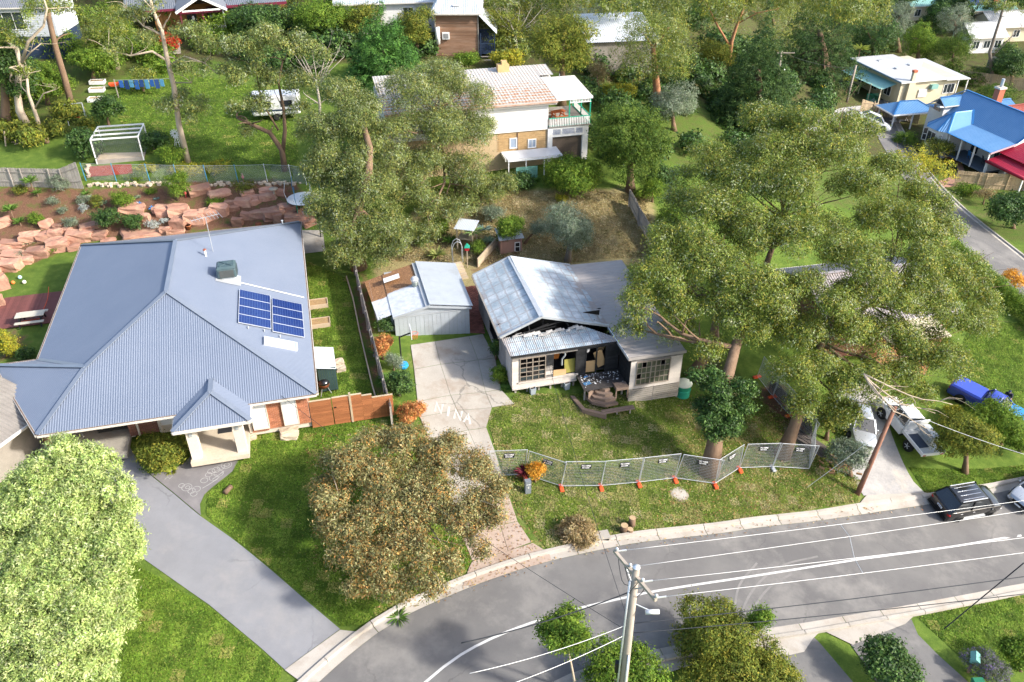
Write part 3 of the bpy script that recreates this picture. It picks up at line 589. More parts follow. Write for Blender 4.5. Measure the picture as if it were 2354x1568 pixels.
apF,apB=W(2.4,1.25,3.3),W(2.4,9.7,3.3); leF,leB=W(-.4,1.25,2.15),W(-.4,9.7,2.15); riF,riB=W(7.1,1.25,1.86),W(7.05,9.7,1.98)
rf=sub('roof',BH)
corr(MB(),[leF,apF,apB,leB],(1,0,.41),.13,.014,4).build('roof_sheeting',burnroof,rf); corr(MB(),[apF,riF,riB,apB],(-1,0,.4),.13,.014,4).build('roof_sheeting',burnroof,rf)
for pts in([leF,apF,apB,leB],[apF,riF,riB,apB]):MB().slab([(p[0],p[1],p[2]-.03)for p in pts],.02).build('roof_underside',char,rf)
mb=MB(); cap_line(mb,apF,apB,.34,.03,.03); mb.build('ridge_capping',galv,rf)
for a,b in((leF,apF),(apF,riF),(leB,apB),(apB,riB)):
 mb=MB(); mb.beam(a,b,.12,.16); mb.build('bargeboard',galv,rf)
mb=MB(); mb.beam((leF[0]-.05,leF[1],leF[2]-.05),(leB[0]-.05,leB[1],leB[2]-.05),.1,.12); mb.build('gutter',greywood,rf)
pp_=[W(-.12,-.5,1.77),W(7.1,-.5,1.77),W(7.05,-.1,1.83),W(5.4,1.3,2.05),W(-.3,1.3,2.05)]
porch=sub('porch_roof',BH); corr(MB(),pp_,(0,1,.16),.13,.016,6).build('roof_sheeting',burnroof,porch)
MB().slab([(p[0],p[1],p[2]-.03)for p in pp_],.02).build('roof_underside',char,porch)
mb=MB(); mb.beam(W(-.12,-.54,1.72),W(7.1,-.54,1.70),.05,.14); mb.build('fascia',char,porch)
pl_=M('scorched_plaster',(.55,.53,.5),(.2,.18,.17),4,.95,var=.3)
for k in range(16):
 x=.5+k*.3+random.uniform(-.1,.1); y=1.15+random.uniform(-.25,.12); mb=MB(); s_=random.uniform(.15,.32)
 mb.add([(x-s_,y-s_*.4,0),(x+s_,y-s_*.5,.05),(x+s_*.8,y+s_*.5,.12),(x-s_*.7,y+s_*.6,.04),(x,y,-.03)],[(0,1,2,3),(0,1,4),(1,2,4)]); mb.build('torn_lining',pl_,porch,loc=(0,0,W(0,0,1.86+.16*y+.06)[2]))
for k in range(8):
 x=-.1+k*.9; top=3.25-abs(x-2.4)*(.41 if x<2.4 else.4)
 bar('rafter',char,rf,W(x,1.6,2.0),W(x+random.uniform(-.2,.2),1.7+random.uniform(0,.6),max(2.1,top-.05)),.06,.1)
for k in range(4):bar('fallen_batten',char,rf,W(random.uniform(.3,1.5),1.2,2.15+.06*k),W(random.uniform(2.6,4.4),1.5,2.25+.14*k),.05,.07)
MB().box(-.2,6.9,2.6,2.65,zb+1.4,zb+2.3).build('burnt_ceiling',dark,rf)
fr_=[W(7.15,-2.45,1.72),W(11.0,-2.5,1.72),W(11.1,9.5,2.0),W(7.0,9.7,2.0)]
r2=sub('side_roof',BH); corr(MB(),fr_,(1,0,0),.42,.03,8,rib=True).build('roof_sheeting',grey_roof,r2); MB().slab([(p[0],p[1],p[2]-.02)for p in fr_],.1).build('roof_underside',greywood,r2)
mb=MB(); mb.beam(W(7.1,-2.52,1.66),W(11.05,-2.57,1.66),.05,.2); mb.build('fascia',grey_roof,r2); mb=MB(); mb.beam(W(7.1,-2.5,1.68),W(7.02,1.2,1.74),.05,.2); mb.build('fascia',alu,r2)
def boards(parent,x0,x1,y,z0,z1,mat,openings=(),h=.145,axis='x',name='weatherboard',charfn=None):
 nb=int(round((z1-z0)/h)); h=(z1-z0)/nb
 for k in range(nb):
  za=z0+k*h; zc=za+h/2; runs=[(x0,x1)]
  for oa,ob,o0,o1 in openings:
   if o0-.02<zc<o1+.02:
    nr=[]
    for a,b in runs:
     if ob<=a or oa>=b:nr.append((a,b)); continue
     if oa>a:nr.append((a,oa))
     if ob<b:nr.append((ob,b))
    runs=nr
  for a,b in runs:
   if b-a<.05:continue
   m_=mat if charfn is None else charfn((a+b)/2,zc,mat)
   if axis=='x':piece(name,m_,parent,((a+b)/2,y,zc),(b-a,.02,h*1.06),(rad(-6),0,0))
   elif axis=='-x':piece(name,m_,parent,((a+b)/2,y,zc),(b-a,.02,h*1.06),(rad(6),0,0))
   else:piece(name,m_,parent,(y,(a+b)/2,zc),(.02,b-a,h*1.06),(0,rad(6 if axis=='y-' else-6),0))
Z=lambda z:z+zb
fw=sub('front_wall',BH)
ops=[(.5,2.25,Z(-.42),Z(1.42)),(2.75,4.35,Z(-.42),Z(1.42)),(5.0,6.4,Z(-.6),Z(1.42))]
boards(fw,0,4.4,-.4,Z(-.9),Z(1.7),board_w,ops,charfn=lambda x,z,m:char if(2.3<x<2.7 and z>Z(.5))or(x>4.3)else(sooty if z>Z(1.2)or(x>2.2 and random.random()<.5)else m))
boards(fw,4.4,7.3,-.38,Z(-.6),Z(1.7),char,ops)
MB().box(0,.05,-.38,.0,Z(-.9),Z(1.7)).box(2.3,2.7,-.37,-.3,Z(-.9),Z(1.7)).box(0,.5,-.37,-.3,Z(-.9),Z(1.7)).box(.5,4.4,-.37,-.3,Z(-.9),Z(-.45)).box(4.4,5.0,-.36,-.3,Z(-.6),Z(1.7)).box(6.4,7.3,-.36,-.3,Z(-.6),Z(1.7)).box(0,7.3,-.36,-.3,Z(1.45),Z(1.72)).build('wall_lining',char,fw)
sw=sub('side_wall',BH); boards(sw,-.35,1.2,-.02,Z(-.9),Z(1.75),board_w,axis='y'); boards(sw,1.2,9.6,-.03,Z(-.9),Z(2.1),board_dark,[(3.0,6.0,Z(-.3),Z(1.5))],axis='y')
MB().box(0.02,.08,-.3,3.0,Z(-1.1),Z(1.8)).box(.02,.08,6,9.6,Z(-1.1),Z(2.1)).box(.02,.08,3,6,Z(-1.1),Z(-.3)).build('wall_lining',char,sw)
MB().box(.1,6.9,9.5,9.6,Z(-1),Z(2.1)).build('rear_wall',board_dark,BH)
MB().box(.1,7.3,0,9.5,Z(-.75),Z(-.62)).build('floor',deckburnt,BH)
MB().box(.1,7.3,3.4,3.5,Z(-.6),Z(1.9)).build('inner_wall',char,BH)
MB().box(4.4,4.5,-.2,3.4,Z(-.6),Z(1.6)).build('inner_wall',char,BH)
def grid_window(parent,x0,x1,y,z0,z1,cols,rows_,fm,gm=None,mull=.035,split=None,missing=()):
 w=MB().box(x0-.05,x1+.05,y-.05,y+.05,z0-.06,z0).box(x0-.05,x1+.05,y-.05,y+.05,z1,z1+.06).box(x0-.05,x0,y-.05,y+.05,z0,z1).box(x1,x1+.05,y-.05,y+.05,z0,z1).build('window_frame',fm,parent)
 for c in range(1,cols):x=x0+(x1-x0)*c/cols; piece('glazing_bar',fm,w,(x,y,(z0+z1)/2),(mull*(2 if split and c in split else 1),.05,z1-z0))
 for r in range(1,rows_):z=z0+(z1-z0)*r/rows_; piece('glazing_bar',fm,w,((x0+x1)/2,y-.005,z),(x1-x0,.05,mull))
 if gm is not None:
  for c in range(cols):
   for r in range(rows_):
    if(c,r)in missing:continue
    xa=x0+(x1-x0)*(c+.5)/cols; zc=z0+(z1-z0)*(r+.5)/rows_
    piece('pane',gm,w,(xa,y+.012,zc),((x1-x0)/cols-mull,.008,(z1-z0)/rows_-mull),(rad(random.uniform(-1.5,1.5)),0,rad(random.uniform(-1.5,1.5))))
 return w
grid_window(BH,.55,2.2,-.42,Z(-.38),Z(1.38),4,5,sillwood,winglass,.035,{2},{(0,3),(1,4),(2,3),(3,4),(2,4),(0,1),(1,2),(3,2),(2,1),(1,1),(0,4),(3,3),(1,3)})
MB().box(.4,4.5,-.5,-.3,Z(-.5),Z(-.42)).build('window_sill',board_w,BH)
piece('panel',plyg,BH,(4.0,-.15,Z(.1)),(.75,.03,1.0),(rad(-8),0,0)); piece('panel',ply,BH,(3.2,-.3,Z(-.22)),(1.0,.03,.42),(rad(-14),rad(3),0))
piece('panel',M('orange_board',(.32,.11,.02),var=.1),BH,(3.25,.5,Z(.8)),(.5,.03,.9),(0,rad(8),.2)); piece('panel',ply,BH,(3.9,.8,Z(.9)),(.9,.03,.8),(0,rad(35),.2))
MB().tube([(3.55,-.3,Z(1.4)),(3.6,-.28,Z(1.1)),(3.4,-.25,Z(.8)),(3.42,-.22,Z(.3))],.06,8).build('flue_pipe',galv,BH)
for x in(2.75,4.35):piece('post',char,BH,(x,-.36,Z(.5)),(.09,.1,1.9))
piece('panel',ply,BH,(5.35,-.3,Z(-.1)),(.75,.03,.9)); piece('panel',ply,BH,(6.05,-.2,Z(.35)),(.6,.03,1.3),(0,rad(-18),0)); piece('panel',ply,BH,(6.2,.2,Z(.7)),(.5,.03,.9),(0,rad(25),.3))
for x in(5.0,5.75,6.4):piece('door_frame',char,BH,(x,-.36,Z(.4)),(.08,.1,2.0))
MB().ball((5.2,-.1,Z(1.1)),.15,.1,.2,7,5).build('debris',ashm,BH)
rw=sub('right_room',BH); wop=[(7.75,10.1,Z(-.6),Z(1.25))]
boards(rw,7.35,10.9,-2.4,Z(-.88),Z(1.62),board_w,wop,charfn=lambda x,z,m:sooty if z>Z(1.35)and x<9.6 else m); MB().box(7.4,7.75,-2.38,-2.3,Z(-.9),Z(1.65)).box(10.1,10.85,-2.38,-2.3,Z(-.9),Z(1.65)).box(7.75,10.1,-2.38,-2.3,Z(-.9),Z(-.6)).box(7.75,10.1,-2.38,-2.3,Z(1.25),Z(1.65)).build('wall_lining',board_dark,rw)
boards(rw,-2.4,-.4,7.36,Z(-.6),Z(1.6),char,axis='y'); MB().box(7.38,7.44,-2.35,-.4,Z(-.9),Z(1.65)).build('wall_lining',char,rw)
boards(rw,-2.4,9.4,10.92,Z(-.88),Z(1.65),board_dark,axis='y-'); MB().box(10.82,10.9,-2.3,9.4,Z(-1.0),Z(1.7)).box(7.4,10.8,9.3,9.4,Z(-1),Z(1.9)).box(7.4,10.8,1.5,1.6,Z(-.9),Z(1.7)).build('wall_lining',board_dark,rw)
MB().box(7.4,10.85,-2.3,1.5,Z(-.95),Z(-.88)).build('floor',deckburnt,rw)
grid_window(rw,7.8,10.05,-2.42,Z(-.55),Z(1.2),7,4,sillwood,Mglass('grimy_glass',(.045,.05,.035),.15),.035,{3,4},{(1,3),(5,3),(0,1)})
sks=sub('skirting',BH)
for k in range(7):
 for(a,b)in((7.35,9.05),(9.1,10.9)):piece('slat',greywood,sks,((a+b)/2,-2.44,Z(-.98-k*.16)),(b-a,.025,.125),(0,rad(.4),0))
for x in(7.4,9.07,10.85):piece('post',greywood,sks,(x,-2.4,Z(-1.5)),(.09,.06,1.3))
for k in range(7):piece('slat',greywood,sks,(10.93,3.4,Z(-.98-k*.16)),(.025,11.6,.125))
for k in range(6):MB().box(.2+k*.8,.32+k*.8,-.3,-.18,Z(-1.7),Z(-.75)).build('stump',greywood,BH)
for k in range(38):x=.1+k*.112; piece('charred_drip',char,BH,(x,-.42,Z(-.98)),(.012,.012,random.uniform(.1,.3)))
MB().box(0,4.4,-.5,-.3,Z(-.98),Z(-.88)).build('bottom_plate',board_w,BH)
dk=empty('timber_deck',BH.location,HANG,'burnt timber deck with octagonal steps and low bench in front of the scorched house','deck')
for k in range(13):piece('deck_board',deckburnt,dk,(5.85,-.5-k*.135,Z(-.6)),(2.95,.125,.03))
for k in range(3):piece('joist',deckburnt,dk,(4.6+k*1.2,-1.3,Z(-.7)),(.06,1.7,.15))
for k in range(90):
 piece('debris',ashm,dk,(random.uniform(4.5,7.2),random.triangular(-1.9,-.45,-.6),Z(-.575)),(random.uniform(.03,.13),random.uniform(.03,.1),random.uniform(.01,.04)),(random.random(),random.random(),random.random()*6))
piece('debris',M('blue_scrap',(.03,.2,.5),var=0),dk,(4.95,-.75,Z(-.56)),(.28,.1,.03),(0,0,.3)); piece('debris',M('blue_tarp_scrap',(.06,.16,.3),var=0),dk,(4.8,-1.45,Z(-.575)),(.5,.3,.01),(0,0,.2))
def fan(name,cx,cy,r,z,t,a0,a1,n,mat):
 st=sub(name,dk)
 for i in range(n):
  b0,b1=a0+(a1-a0)*i/n,a0+(a1-a0)*(i+1)/n
  for w_ in range(3):
   ra,rb=r-.28+w_*.095,r-.28+w_*.095+.088
   q=[(cx+ra*math.cos(b0),cy+ra*math.sin(b0)),(cx+rb*math.cos(b0),cy+rb*math.sin(b0)),(cx+rb*math.cos(b1),cy+rb*math.sin(b1)),(cx+ra*math.cos(b1),cy+ra*math.sin(b1))]
   MB().prism(q,z-.035,z).build('board',mat,st)
  q=[(cx+(r-.02)*math.cos(b0),cy+(r-.02)*math.sin(b0)),(cx+r*math.cos(b0),cy+r*math.sin(b0)),(cx+r*math.cos(b1),cy+r*math.sin(b1)),(cx+(r-.02)*math.cos(b1),cy+(r-.02)*math.sin(b1))]
  MB().prism(q,z-t,z-.04).build('riser',mat,st)
for k in range(4):fan('step',5.9,-1.75,.55+k*.28,Z(-.66-k*.2),.2,rad(180),rad(292),3,deckwood)
fan('landing',5.9,-1.75,2.25,Z(-1.45),.3,rad(170),rad(255),2,deckwood)
for k in range(4):piece('bench_board',deckwood,dk,(6.25,-3.35-k*.11,Z(-1.45)),(2.2,.1,.035))
for x in(5.4,6.2,7.1):piece('post',greywood,dk,(x,-3.5,Z(-1.75)),(.08,.08,.6))
for k in range(5):piece('box_board',deckwood,dk,(6.85,-2.0-k*.125,Z(-.5)),(.85,.115,.03))
for(x,y)in((6.45,-2.5),(7.25,-2.5)):piece('post',deckwood,dk,(x,y,Z(-.95)),(.08,.08,.9))
piece('box_front',deckwood,dk,(6.85,-2.56,Z(-.6)),(.85,.03,.18)); piece('box_side',deckwood,dk,(6.43,-2.2,Z(-.62)),(.03,.7,.22))
for k in range(4):piece('side_board',deckwood,dk,(5.0,-2.0,Z(-.75-k*.14)),(.9,.03,.125),(0,0,rad(35)))
for k in range(3):piece('post',greywood,dk,(4.5+k*1.3,-1.9,Z(-1.1)),(.1,.1,.9))
def lathe_thing(name,loc,prof,mat,label,cat,extra=(),n=20,group=None):
 r=empty(name,loc,0,label,cat,group); MB().lathe((0,0,0),prof,n).build('body',mat,r,True)
 for nm,pr,mt in extra:MB().lathe((0,0,0),pr,n).build(nm,mt,r,True)
 return r
tq=G(1568,907); lathe_thing('water_tank',tq,[(.48,-.1),(.5,0),(.53,.85),(.56,.86),(.56,.92),(.53,.93)],M('green_plastic',(.04,.36,.24),(.03,.3,.2),2,.5,var=0),'green round water tank with grey lid beside the house corner','tank',[('lid',[(.57,.92),(.58,.98),(.45,1.02),(.0,1.04)],M('tank_lid',(.42,.45,.38),(.36,.38,.33),4,.7,var=0)),('band',[(.535,.5),(.545,.52),(.535,.54)],M('green_plastic',(.04,.36,.24)))])
planterm=M('grey_planter',(.3,.34,.37),(.25,.28,.31),3,.8,var=.05)
for(u,v),lb in(((1224,905),'square grey planter on the lawn below the grid window'),((1302,893),'square grey planter beside the burnt deck'),((1447,915),'square grey planter against the slatted house base')):
 g=G(u,v); pl=empty('planter_pot',(g.x,g.y,g.z),HANG+.1,lb,'planter')
 MB().add([(-.15,-.15,-.05),(.15,-.15,-.05),(.15,.15,-.05),(-.15,.15,-.05),(-.2,-.2,.52),(.2,-.2,.52),(.2,.2,.52),(-.2,.2,.52),(-.16,-.16,.52),(.16,-.16,.52),(.16,.16,.52),(-.16,.16,.52),(-.16,-.16,.45),(.16,-.16,.45),(.16,.16,.45),(-.16,.16,.45)],[(0,1,5,4),(1,2,6,5),(2,3,7,6),(3,0,4,7),(4,5,9,8),(5,6,10,9),(6,7,11,10),(7,4,8,11),(8,9,13,12),(9,10,14,13),(10,11,15,14),(11,8,12,15),(3,2,1,0)]).build('pot',planterm,pl)
 MB().box(-.16,.16,-.16,.16,.42,.455).build('soil',M('potting_soil',(.04,.03,.025),var=0),pl)
bp=tag(bpy.data.objects.new('brick_paving',None),kind='structure'); COL.objects.link(bp)
pa_,pb_=G(1092,765),G(1079,655); dirv=(pb_-pa_); L_b=Vector((dirv.x,dirv.y)).length; dx_,dy_=dirv.x/L_b,dirv.y/L_b
pav=M('paving_brick',(.26,.1,.075),(.2,.075,.055),3,.9,var=.25)
for i in range(int(L_b/.125)):
 for j in range(6):
  if len(bp.children)>290:break
  s_=i*.125; o_=(j-2.5)*.24+(.12 if i%2 else 0); x,y=pa_.x+dx_*s_-dy_*o_,pa_.y+dy_*s_+dx_*o_
  piece('paver',pav,bp,(x,y,Tf(x,y)+.03+random.uniform(-.006,.006)),(.232,.115,.06),(0,0,math.atan2(dx_,-dy_)))
# ================================================================== shed
SH=empty('metal_shed',(-8.17,48.45,-1.1),HANG,'grey zinc garage shed with low gabled roof half covered by leaf litter','shed')
shedm=M('zinc_sheet',(.40,.43,.46),(.46,.49,.52),1.0,.5,metal=.3,var=.03,dirt=(.3,.3,.3),dirt_scale=.8)
def litter_mat(name,amount):
 m,nt,bs=_nt(name); tc=N(nt,'ShaderNodeTexCoord').outputs['Object']; n1=noise(nt,.55,5,.7,tc); n2=noise(nt,12,4,.7,tc)
 sep=N(nt,'ShaderNodeSeparateXYZ'); nt.links.new(tc,sep.inputs[0])
 mr=N(nt,'ShaderNodeMapRange'); mr.inputs[1].default_value=2.8; mr.inputs[2].default_value=3.6; mr.inputs[3].default_value=-.2; mr.inputs[4].default_value=amount; nt.links.new(sep.outputs[1],mr.inputs[0])
 ad=N(nt,'ShaderNodeMath',operation='ADD'); nt.links.new(n1.outputs[0],ad.inputs[0]); nt.links.new(mr.outputs[0],ad.inputs[1])
 st=noise(nt,2.2,5,.7,tc)
 zinc=ramp(nt,st.outputs[0],[(.35,(.36,.38,.41)),(.6,(.48,.51,.54)),(.75,(.6,.63,.66))]).outputs[0]
 old=ramp(nt,st.outputs[0],[(.3,(.10,.085,.07)),(.6,(.22,.19,.17)),(.75,(.36,.35,.34))]).outputs[0]
 k=ramp(nt,mr.outputs[0],[(.0,(0,0,0)),(.15,(1,1,1))]).outputs[0]
 c=mix(nt,k,zinc,old)
 leaf=ramp(nt,n2.outputs[0],[(.3,(.08,.035,.015)),(.55,(.24,.12,.05)),(.75,(.42,.26,.13))]).outputs[0]
 c=mix(nt,ramp(nt,ad.outputs[0],[(.52,(0,0,0)),(.6,(1,1,1))]).outputs[0],c,leaf)
 nt.links.new(c,bs.inputs['Base Color']); bs.inputs['Roughness'].default_value=.65; return m
el,er,ap_=-.1,5.45,2.38; ez_,az_=2.42,3.0
sr=sub('roof',SH)
for pts,al,am in(([(el,-.15,ez_),(ap_,-.15,az_),(ap_,6.3,az_),(el,6.3,ez_)],(1,0,.2),.22),([(ap_,-.15,az_),(er,-.15,ez_),(er,6.3,ez_),(ap_,6.3,az_)],(-1,0,.2),.06)):
 corr(MB(),pts,al,.12,.013,4).build('roof_sheeting',litter_mat('littered_zinc',am),sr); MB().slab([(p[0],p[1],p[2]-.02)for p in pts],.02).build('roof_underside',shedm,sr)
mb=MB(); mb.beam((ap_,-.17,az_+.03),(ap_,6.3,az_+.03),.36,.03); mb.build('ridge_capping',galv,sr)
for a,b in(((el,-.17,ez_),(ap_,-.17,az_)),((ap_,-.17,az_),(er,-.17,ez_))):
 mb=MB(); mb.beam(a,b,.03,.16); mb.build('bargeboard',shedm,sr)
fwall=sub('front_wall',SH)
for k in range(18):x=.0+k*.295; piece('wall_sheet',shedm,fwall,(x+.145,-.0 if k%2 else.012,1.16),(.285,.03,2.34))
MB().add([(0,.03,2.33),(5.3,.03,2.33),(5.3,.03,2.42),(ap_,.03,2.96),(0,.03,2.42)],[(0,1,2,3,4)]).build('gable',shedm,fwall)
MB().box(-.05,5.35,-.06,-.02,2.3,2.38).build('door_track',galv,fwall)
MB().box(0,.05,0,6.2,-.2,2.4).build('side_wall',shedm,SH); MB().box(5.25,5.3,.05,6.2,-.2,2.4).build('side_wall',shedm,SH); MB().box(0.05,5.25,6.1,6.15,-.2,2.6).build('rear_wall',shedm,SH)
corr(MB(),[(-1.1,.4,2.1),(el,.4,2.38),(el,6.2,2.38),(-1.5,6.2,2.1)],(1,0,.25),.12,.02,6).build('lean_to_roof',litter_mat('littered_leanto',.4),SH)
MB().box(-1.15,-1.1,.6,5.9,0,2.08).build('lean_to_wall',shedm,SH); MB().box(-1.1,0,.6,.65,.0,2.1).build('lean_to_front',shedm,SH)
MB().box(.5,1.7,4.4,5.0,2.66,2.7).build('roof_patch',whitepaint,sr).rotation_euler=(0,rad(-13.5),0); sr.children[-1].location=(.1,0,.2)
vt=empty('roof_ventilator',SH.matrix_basis@Vector((1.95,3.1,az_-.08)),0,'white spinning ball ventilator on the shed roof ridge','ventilator')
MB().lathe((0,0,-.1),[(.2,0),(.2,.42),(.24,.44)],14).build('neck',M('vent_neck',(.45,.5,.45),var=0),vt,True)
vb=MB().ball((0,0,.52),.27,.27,.24,16,8).build('turbine',galv,vt)
for k in range(16):a=k*math.pi/8; MB().tube([(.1*math.cos(a),.1*math.sin(a),.74),(.285*math.cos(a+.2),.285*math.sin(a+.2),.52),(.2*math.cos(a+.4),.2*math.sin(a+.4),.34)],.014,4).build('vane',whitepaint,vb)
# ================================================================== houses further back
def roofmat(n,c,c2=None,**k):return M(n,c,c2,**{**dict(scale=.8,rough=.5,metal=.2,var=.03,bmp=.05),**k})
white_wb=M('white_weatherboard',(.72,.70,.67),(.66,.64,.61),1.2,.7,var=.04)
window_frame_w=whitepaint
def house(name,loc,ang,label,cat='house'):return empty(name,loc,ang,label,cat)
def wall_box(parent,x0,x1,y0,y1,z0,z1,mat,name='wall'):return MB().box(x0,x1,y0,y1,z0,z1).build(name,mat,parent)
def gable(parent,x0,x1,y0,y1,ze,zr,mat,axis='y',over=.35,gutter=gutterm,wallmat=None,pitch=.2,capm=None):
 r=sub('roof',parent); a,b,c,d=x0-over,x1+over,y0-over,y1+over
 if axis=='y':
  m_=(x0+x1)/2; P=[([(a,c,ze),(m_,c,zr),(m_,d,zr),(a,d,ze)],(1,0,1)),([(m_,c,zr),(b,c,ze),(b,d,ze),(m_,d,zr)],(-1,0,1))]; rg=((m_,c,zr),(m_,d,zr)); gl=(((a,c,ze),(a,d,ze)),((b,c,ze),(b,d,ze)))
  gb=[[(x0,yy,ze-.1),(x1,yy,ze-.1),(m_,yy,zr-.15)]for yy in(y0+.01,y1-.01)]
 else:
  m_=(y0+y1)/2; P=[([(a,c,ze),(b,c,ze),(b,m_,zr),(a,m_,zr)],(0,1,1)),([(a,m_,zr),(b,m_,zr),(b,d,ze),(a,d,ze)],(0,-1,1))]; rg=((a,m_,zr),(b,m_,zr)); gl=(((a,c,ze),(b,c,ze)),((a,d,ze),(b,d,ze)))
  gb=[[(xx,y0,ze-.1),(xx,y1,ze-.1),(xx,m_,zr-.15)]for xx in(x0+.01,x1-.01)]
 for pts,al in P:corr(MB(),pts,al,pitch,.02,4).build('roof_sheeting',mat,r); MB().slab([(q[0],q[1],q[2]-.03)for q in pts],.04).build('roof_underside',whitepaint,r)
 mb=MB(); cap_line(mb,*rg,w=.3); mb.build('ridge_capping',capm or mat,r)
 for g in gl:mb=MB(); mb.beam((g[0][0],g[0][1],g[0][2]-.06),(g[1][0],g[1][1],g[1][2]-.06),.12,.12); mb.build('gutter',gutter,r)
 if wallmat:
  for g in gb:MB().add(g,[(0,1,2)]).build('gable_wall',wallmat,parent)
 return r
def window(parent,face,p,z0,z1,w,at,fm=None,gm=None,bars=1):
 fm=fm or whitepaint; gm=gm or winglass; h=z1-z0; wd=sub('window',parent)
 if face=='f':
  MB().box(p-w/2,p+w/2,at-.03,at+.02,z0,z1).build('pane',gm,wd)
  for x in(p-w/2,p+w/2):piece('frame',fm,wd,(x,at-.04,(z0+z1)/2),(.08,.06,h+.1))
  for z in(z0,z1):piece('frame',fm,wd,(p,at-.045,z),(w+.08,.06,.08))
  for k in range(bars):piece('glazing_bar',fm,wd,(p-w/2+w*(k+1)/(bars+1),at-.045,(z0+z1)/2),(.05,.03,h))
 else:
  s=-1 if face=='l' else 1
  MB().box(at-.02,at+.02,p-w/2,p+w/2,z0,z1).build('pane',gm,wd); wd.children[0].location=(s*.02,0,0)
  for y in(p-w/2,p+w/2):piece('frame',fm,wd,(at+s*.045,y,(z0+z1)/2),(.06,.08,h+.1))
  for z in(z0,z1):piece('frame',fm,wd,(at+s*.05,p,z),(.06,w+.08,.08))
  for k in range(bars):piece('glazing_bar',fm,wd,(at+s*.05,p-w/2+w*(k+1)/(bars+1),(z0+z1)/2),(.03,.05,h))
 return wd
def rusty_roof():
 m,nt,bs=_nt('rusty_white_roof'); P=N(nt,'ShaderNodeTexCoord').outputs['Object']; sep=N(nt,'ShaderNodeSeparateXYZ'); nt.links.new(P,sep.inputs[0])
 mp=N(nt,'ShaderNodeMapping'); mp.inputs['Scale'].default_value=(2.6,1.1,1); nt.links.new(P,mp.inputs['Vector']); n1=noise(nt,1.6,4,.6,mp.outputs[0])
 w=N(nt,'ShaderNodeTexWave'); w.wave_type='BANDS'; w.bands_direction='Y'; w.inputs['Scale'].default_value=.55; w.inputs['Distortion'].default_value=2.0; nt.links.new(P,w.inputs['Vector'])
 mr=N(nt,'ShaderNodeMapRange'); mr.inputs[1].default_value=3.2; mr.inputs[2].default_value=0.0; nt.links.new(sep.outputs[1],mr.inputs[0])
 a=N(nt,'ShaderNodeMath',operation='MULTIPLY_ADD'); nt.links.new(w.outputs['Fac'],a.inputs[0]); a.inputs[1].default_value=.3; nt.links.new(n1.outputs[0],a.inputs[2])
 b=N(nt,'ShaderNodeMath',operation='MULTIPLY_ADD'); nt.links.new(mr.outputs[0],b.inputs[0]); b.inputs[1].default_value=.22; nt.links.new(a.outputs[0],b.inputs[2])
 base=ramp(nt,n1.outputs[0],[(.3,(.38,.355,.32)),(.7,(.46,.43,.395))]).outputs[0]
 rust=ramp(nt,n1.outputs[0],[(.35,(.42,.22,.09)),(.6,(.36,.13,.03))]).outputs[0]
 nt.links.new(mix(nt,ramp(nt,b.outputs[0],[(.8,(0,0,0)),(1.0,(.85,.85,.85))]).outputs[0],base,rust),bs.inputs['Base Color']); bs.inputs['Roughness'].default_value=.7; return m
WH=house('white_house',(-2.6,72.8,3.3),HANG,'white and tan two storey house with rust stained flat roof and green balcony')
q=3.3; rr=rusty_roof(); rw_=sub('roof',WH)
corr(MB(),[(-9,-2.25,8.9-q),(6.2,-2.25,8.9-q),(6.2,6.3,9.65-q),(-9,6.3,9.65-q)],(0,1,.1),.3,.02,4).build('roof_sheeting',rr,rw_)
corr(MB(),[(6.2,3.6,9.4-q),(7.6,3.6,9.4-q),(7.6,6.3,9.65-q),(6.2,6.3,9.65-q)],(0,1,.1),.3,.02,4).build('roof_sheeting',rr,rw_)
MB().box(-9,6.2,-2.3,-2.2,8.55-q,8.88-q).build('fascia',M('peeling_fascia',(.5,.47,.43),(.4,.36,.32),4,.8,var=0),rw_); MB().box(-9,6.25,-2.42,-2.3,8.72-q,8.84-q).build('gutter',M('rusty_gutter',(.36,.2,.13),(.5,.42,.36),3,.8,var=0),rw_)
MB().box(-9,6.1,-2.1,6.0,8.5-q,8.85-q).box(6.1,7.4,3.8,6,8.5-q,9.2-q).build('eave_lining',whitepaint,rw_)
up=sub('upper_wall',WH); boards(up,-9,5.55,-1.85,6.2-q,8.6-q,white_wb,h=.17); MB().box(-9,5.55,-1.83,6.0,6.2-q,8.6-q).build('wall_lining',white_wb,up)
tan=M('tan_brick',(.47,.31,.15),(.41,.26,.12),2,.85,fine=14,var=.12)
tb=M('tan_brick_joint',(.5,.37,.22),var=0)
bw=MB().box(-9,5.5,-1.72,5.8,2.6-q,6.2-q).build('lower_wall',tb,WH)
for r_ in range(17):
 for c_ in range(17):
  x=1.0+c_*.27+(.13 if r_%2 else 0)
  if x>5.35:continue
  piece('brick',tan,bw,(x,-1.74,6.12-q-r_*.1),(.255,.03,.086))
window(WH,'f',2.35,4.7-q,5.6-q,.62,-1.75,gm=M('blue_grey_shutter',(.3,.36,.45),var=0),bars=0); window(WH,'f',4.1,4.6-q,5.35-q,.7,-1.75,gm=M('blue_grey_shutter',(.3,.36,.45)),bars=1)
MB().tube([(2.75,-1.8,6.1-q),(2.75,-1.8,4.5-q)],.04,6).build('downpipe',M('brown_pipe',(.2,.12,.08),var=0),WH)
gw=sub('garage',WH); boards(gw,5.55,6.0,-1.85,3.0-q,6.3-q,white_wb,h=.17); boards(gw,8.85,9.4,-1.85,3.0-q,6.3-q,white_wb,h=.17); boards(gw,6.0,8.85,-1.85,5.4-q,6.3-q,white_wb,[(5.9,6.75,5.6-q,6.1-q),(6.9,8.1,5.6-q,6.1-q),(8.2,8.85,5.6-q,6.1-q)],h=.17)
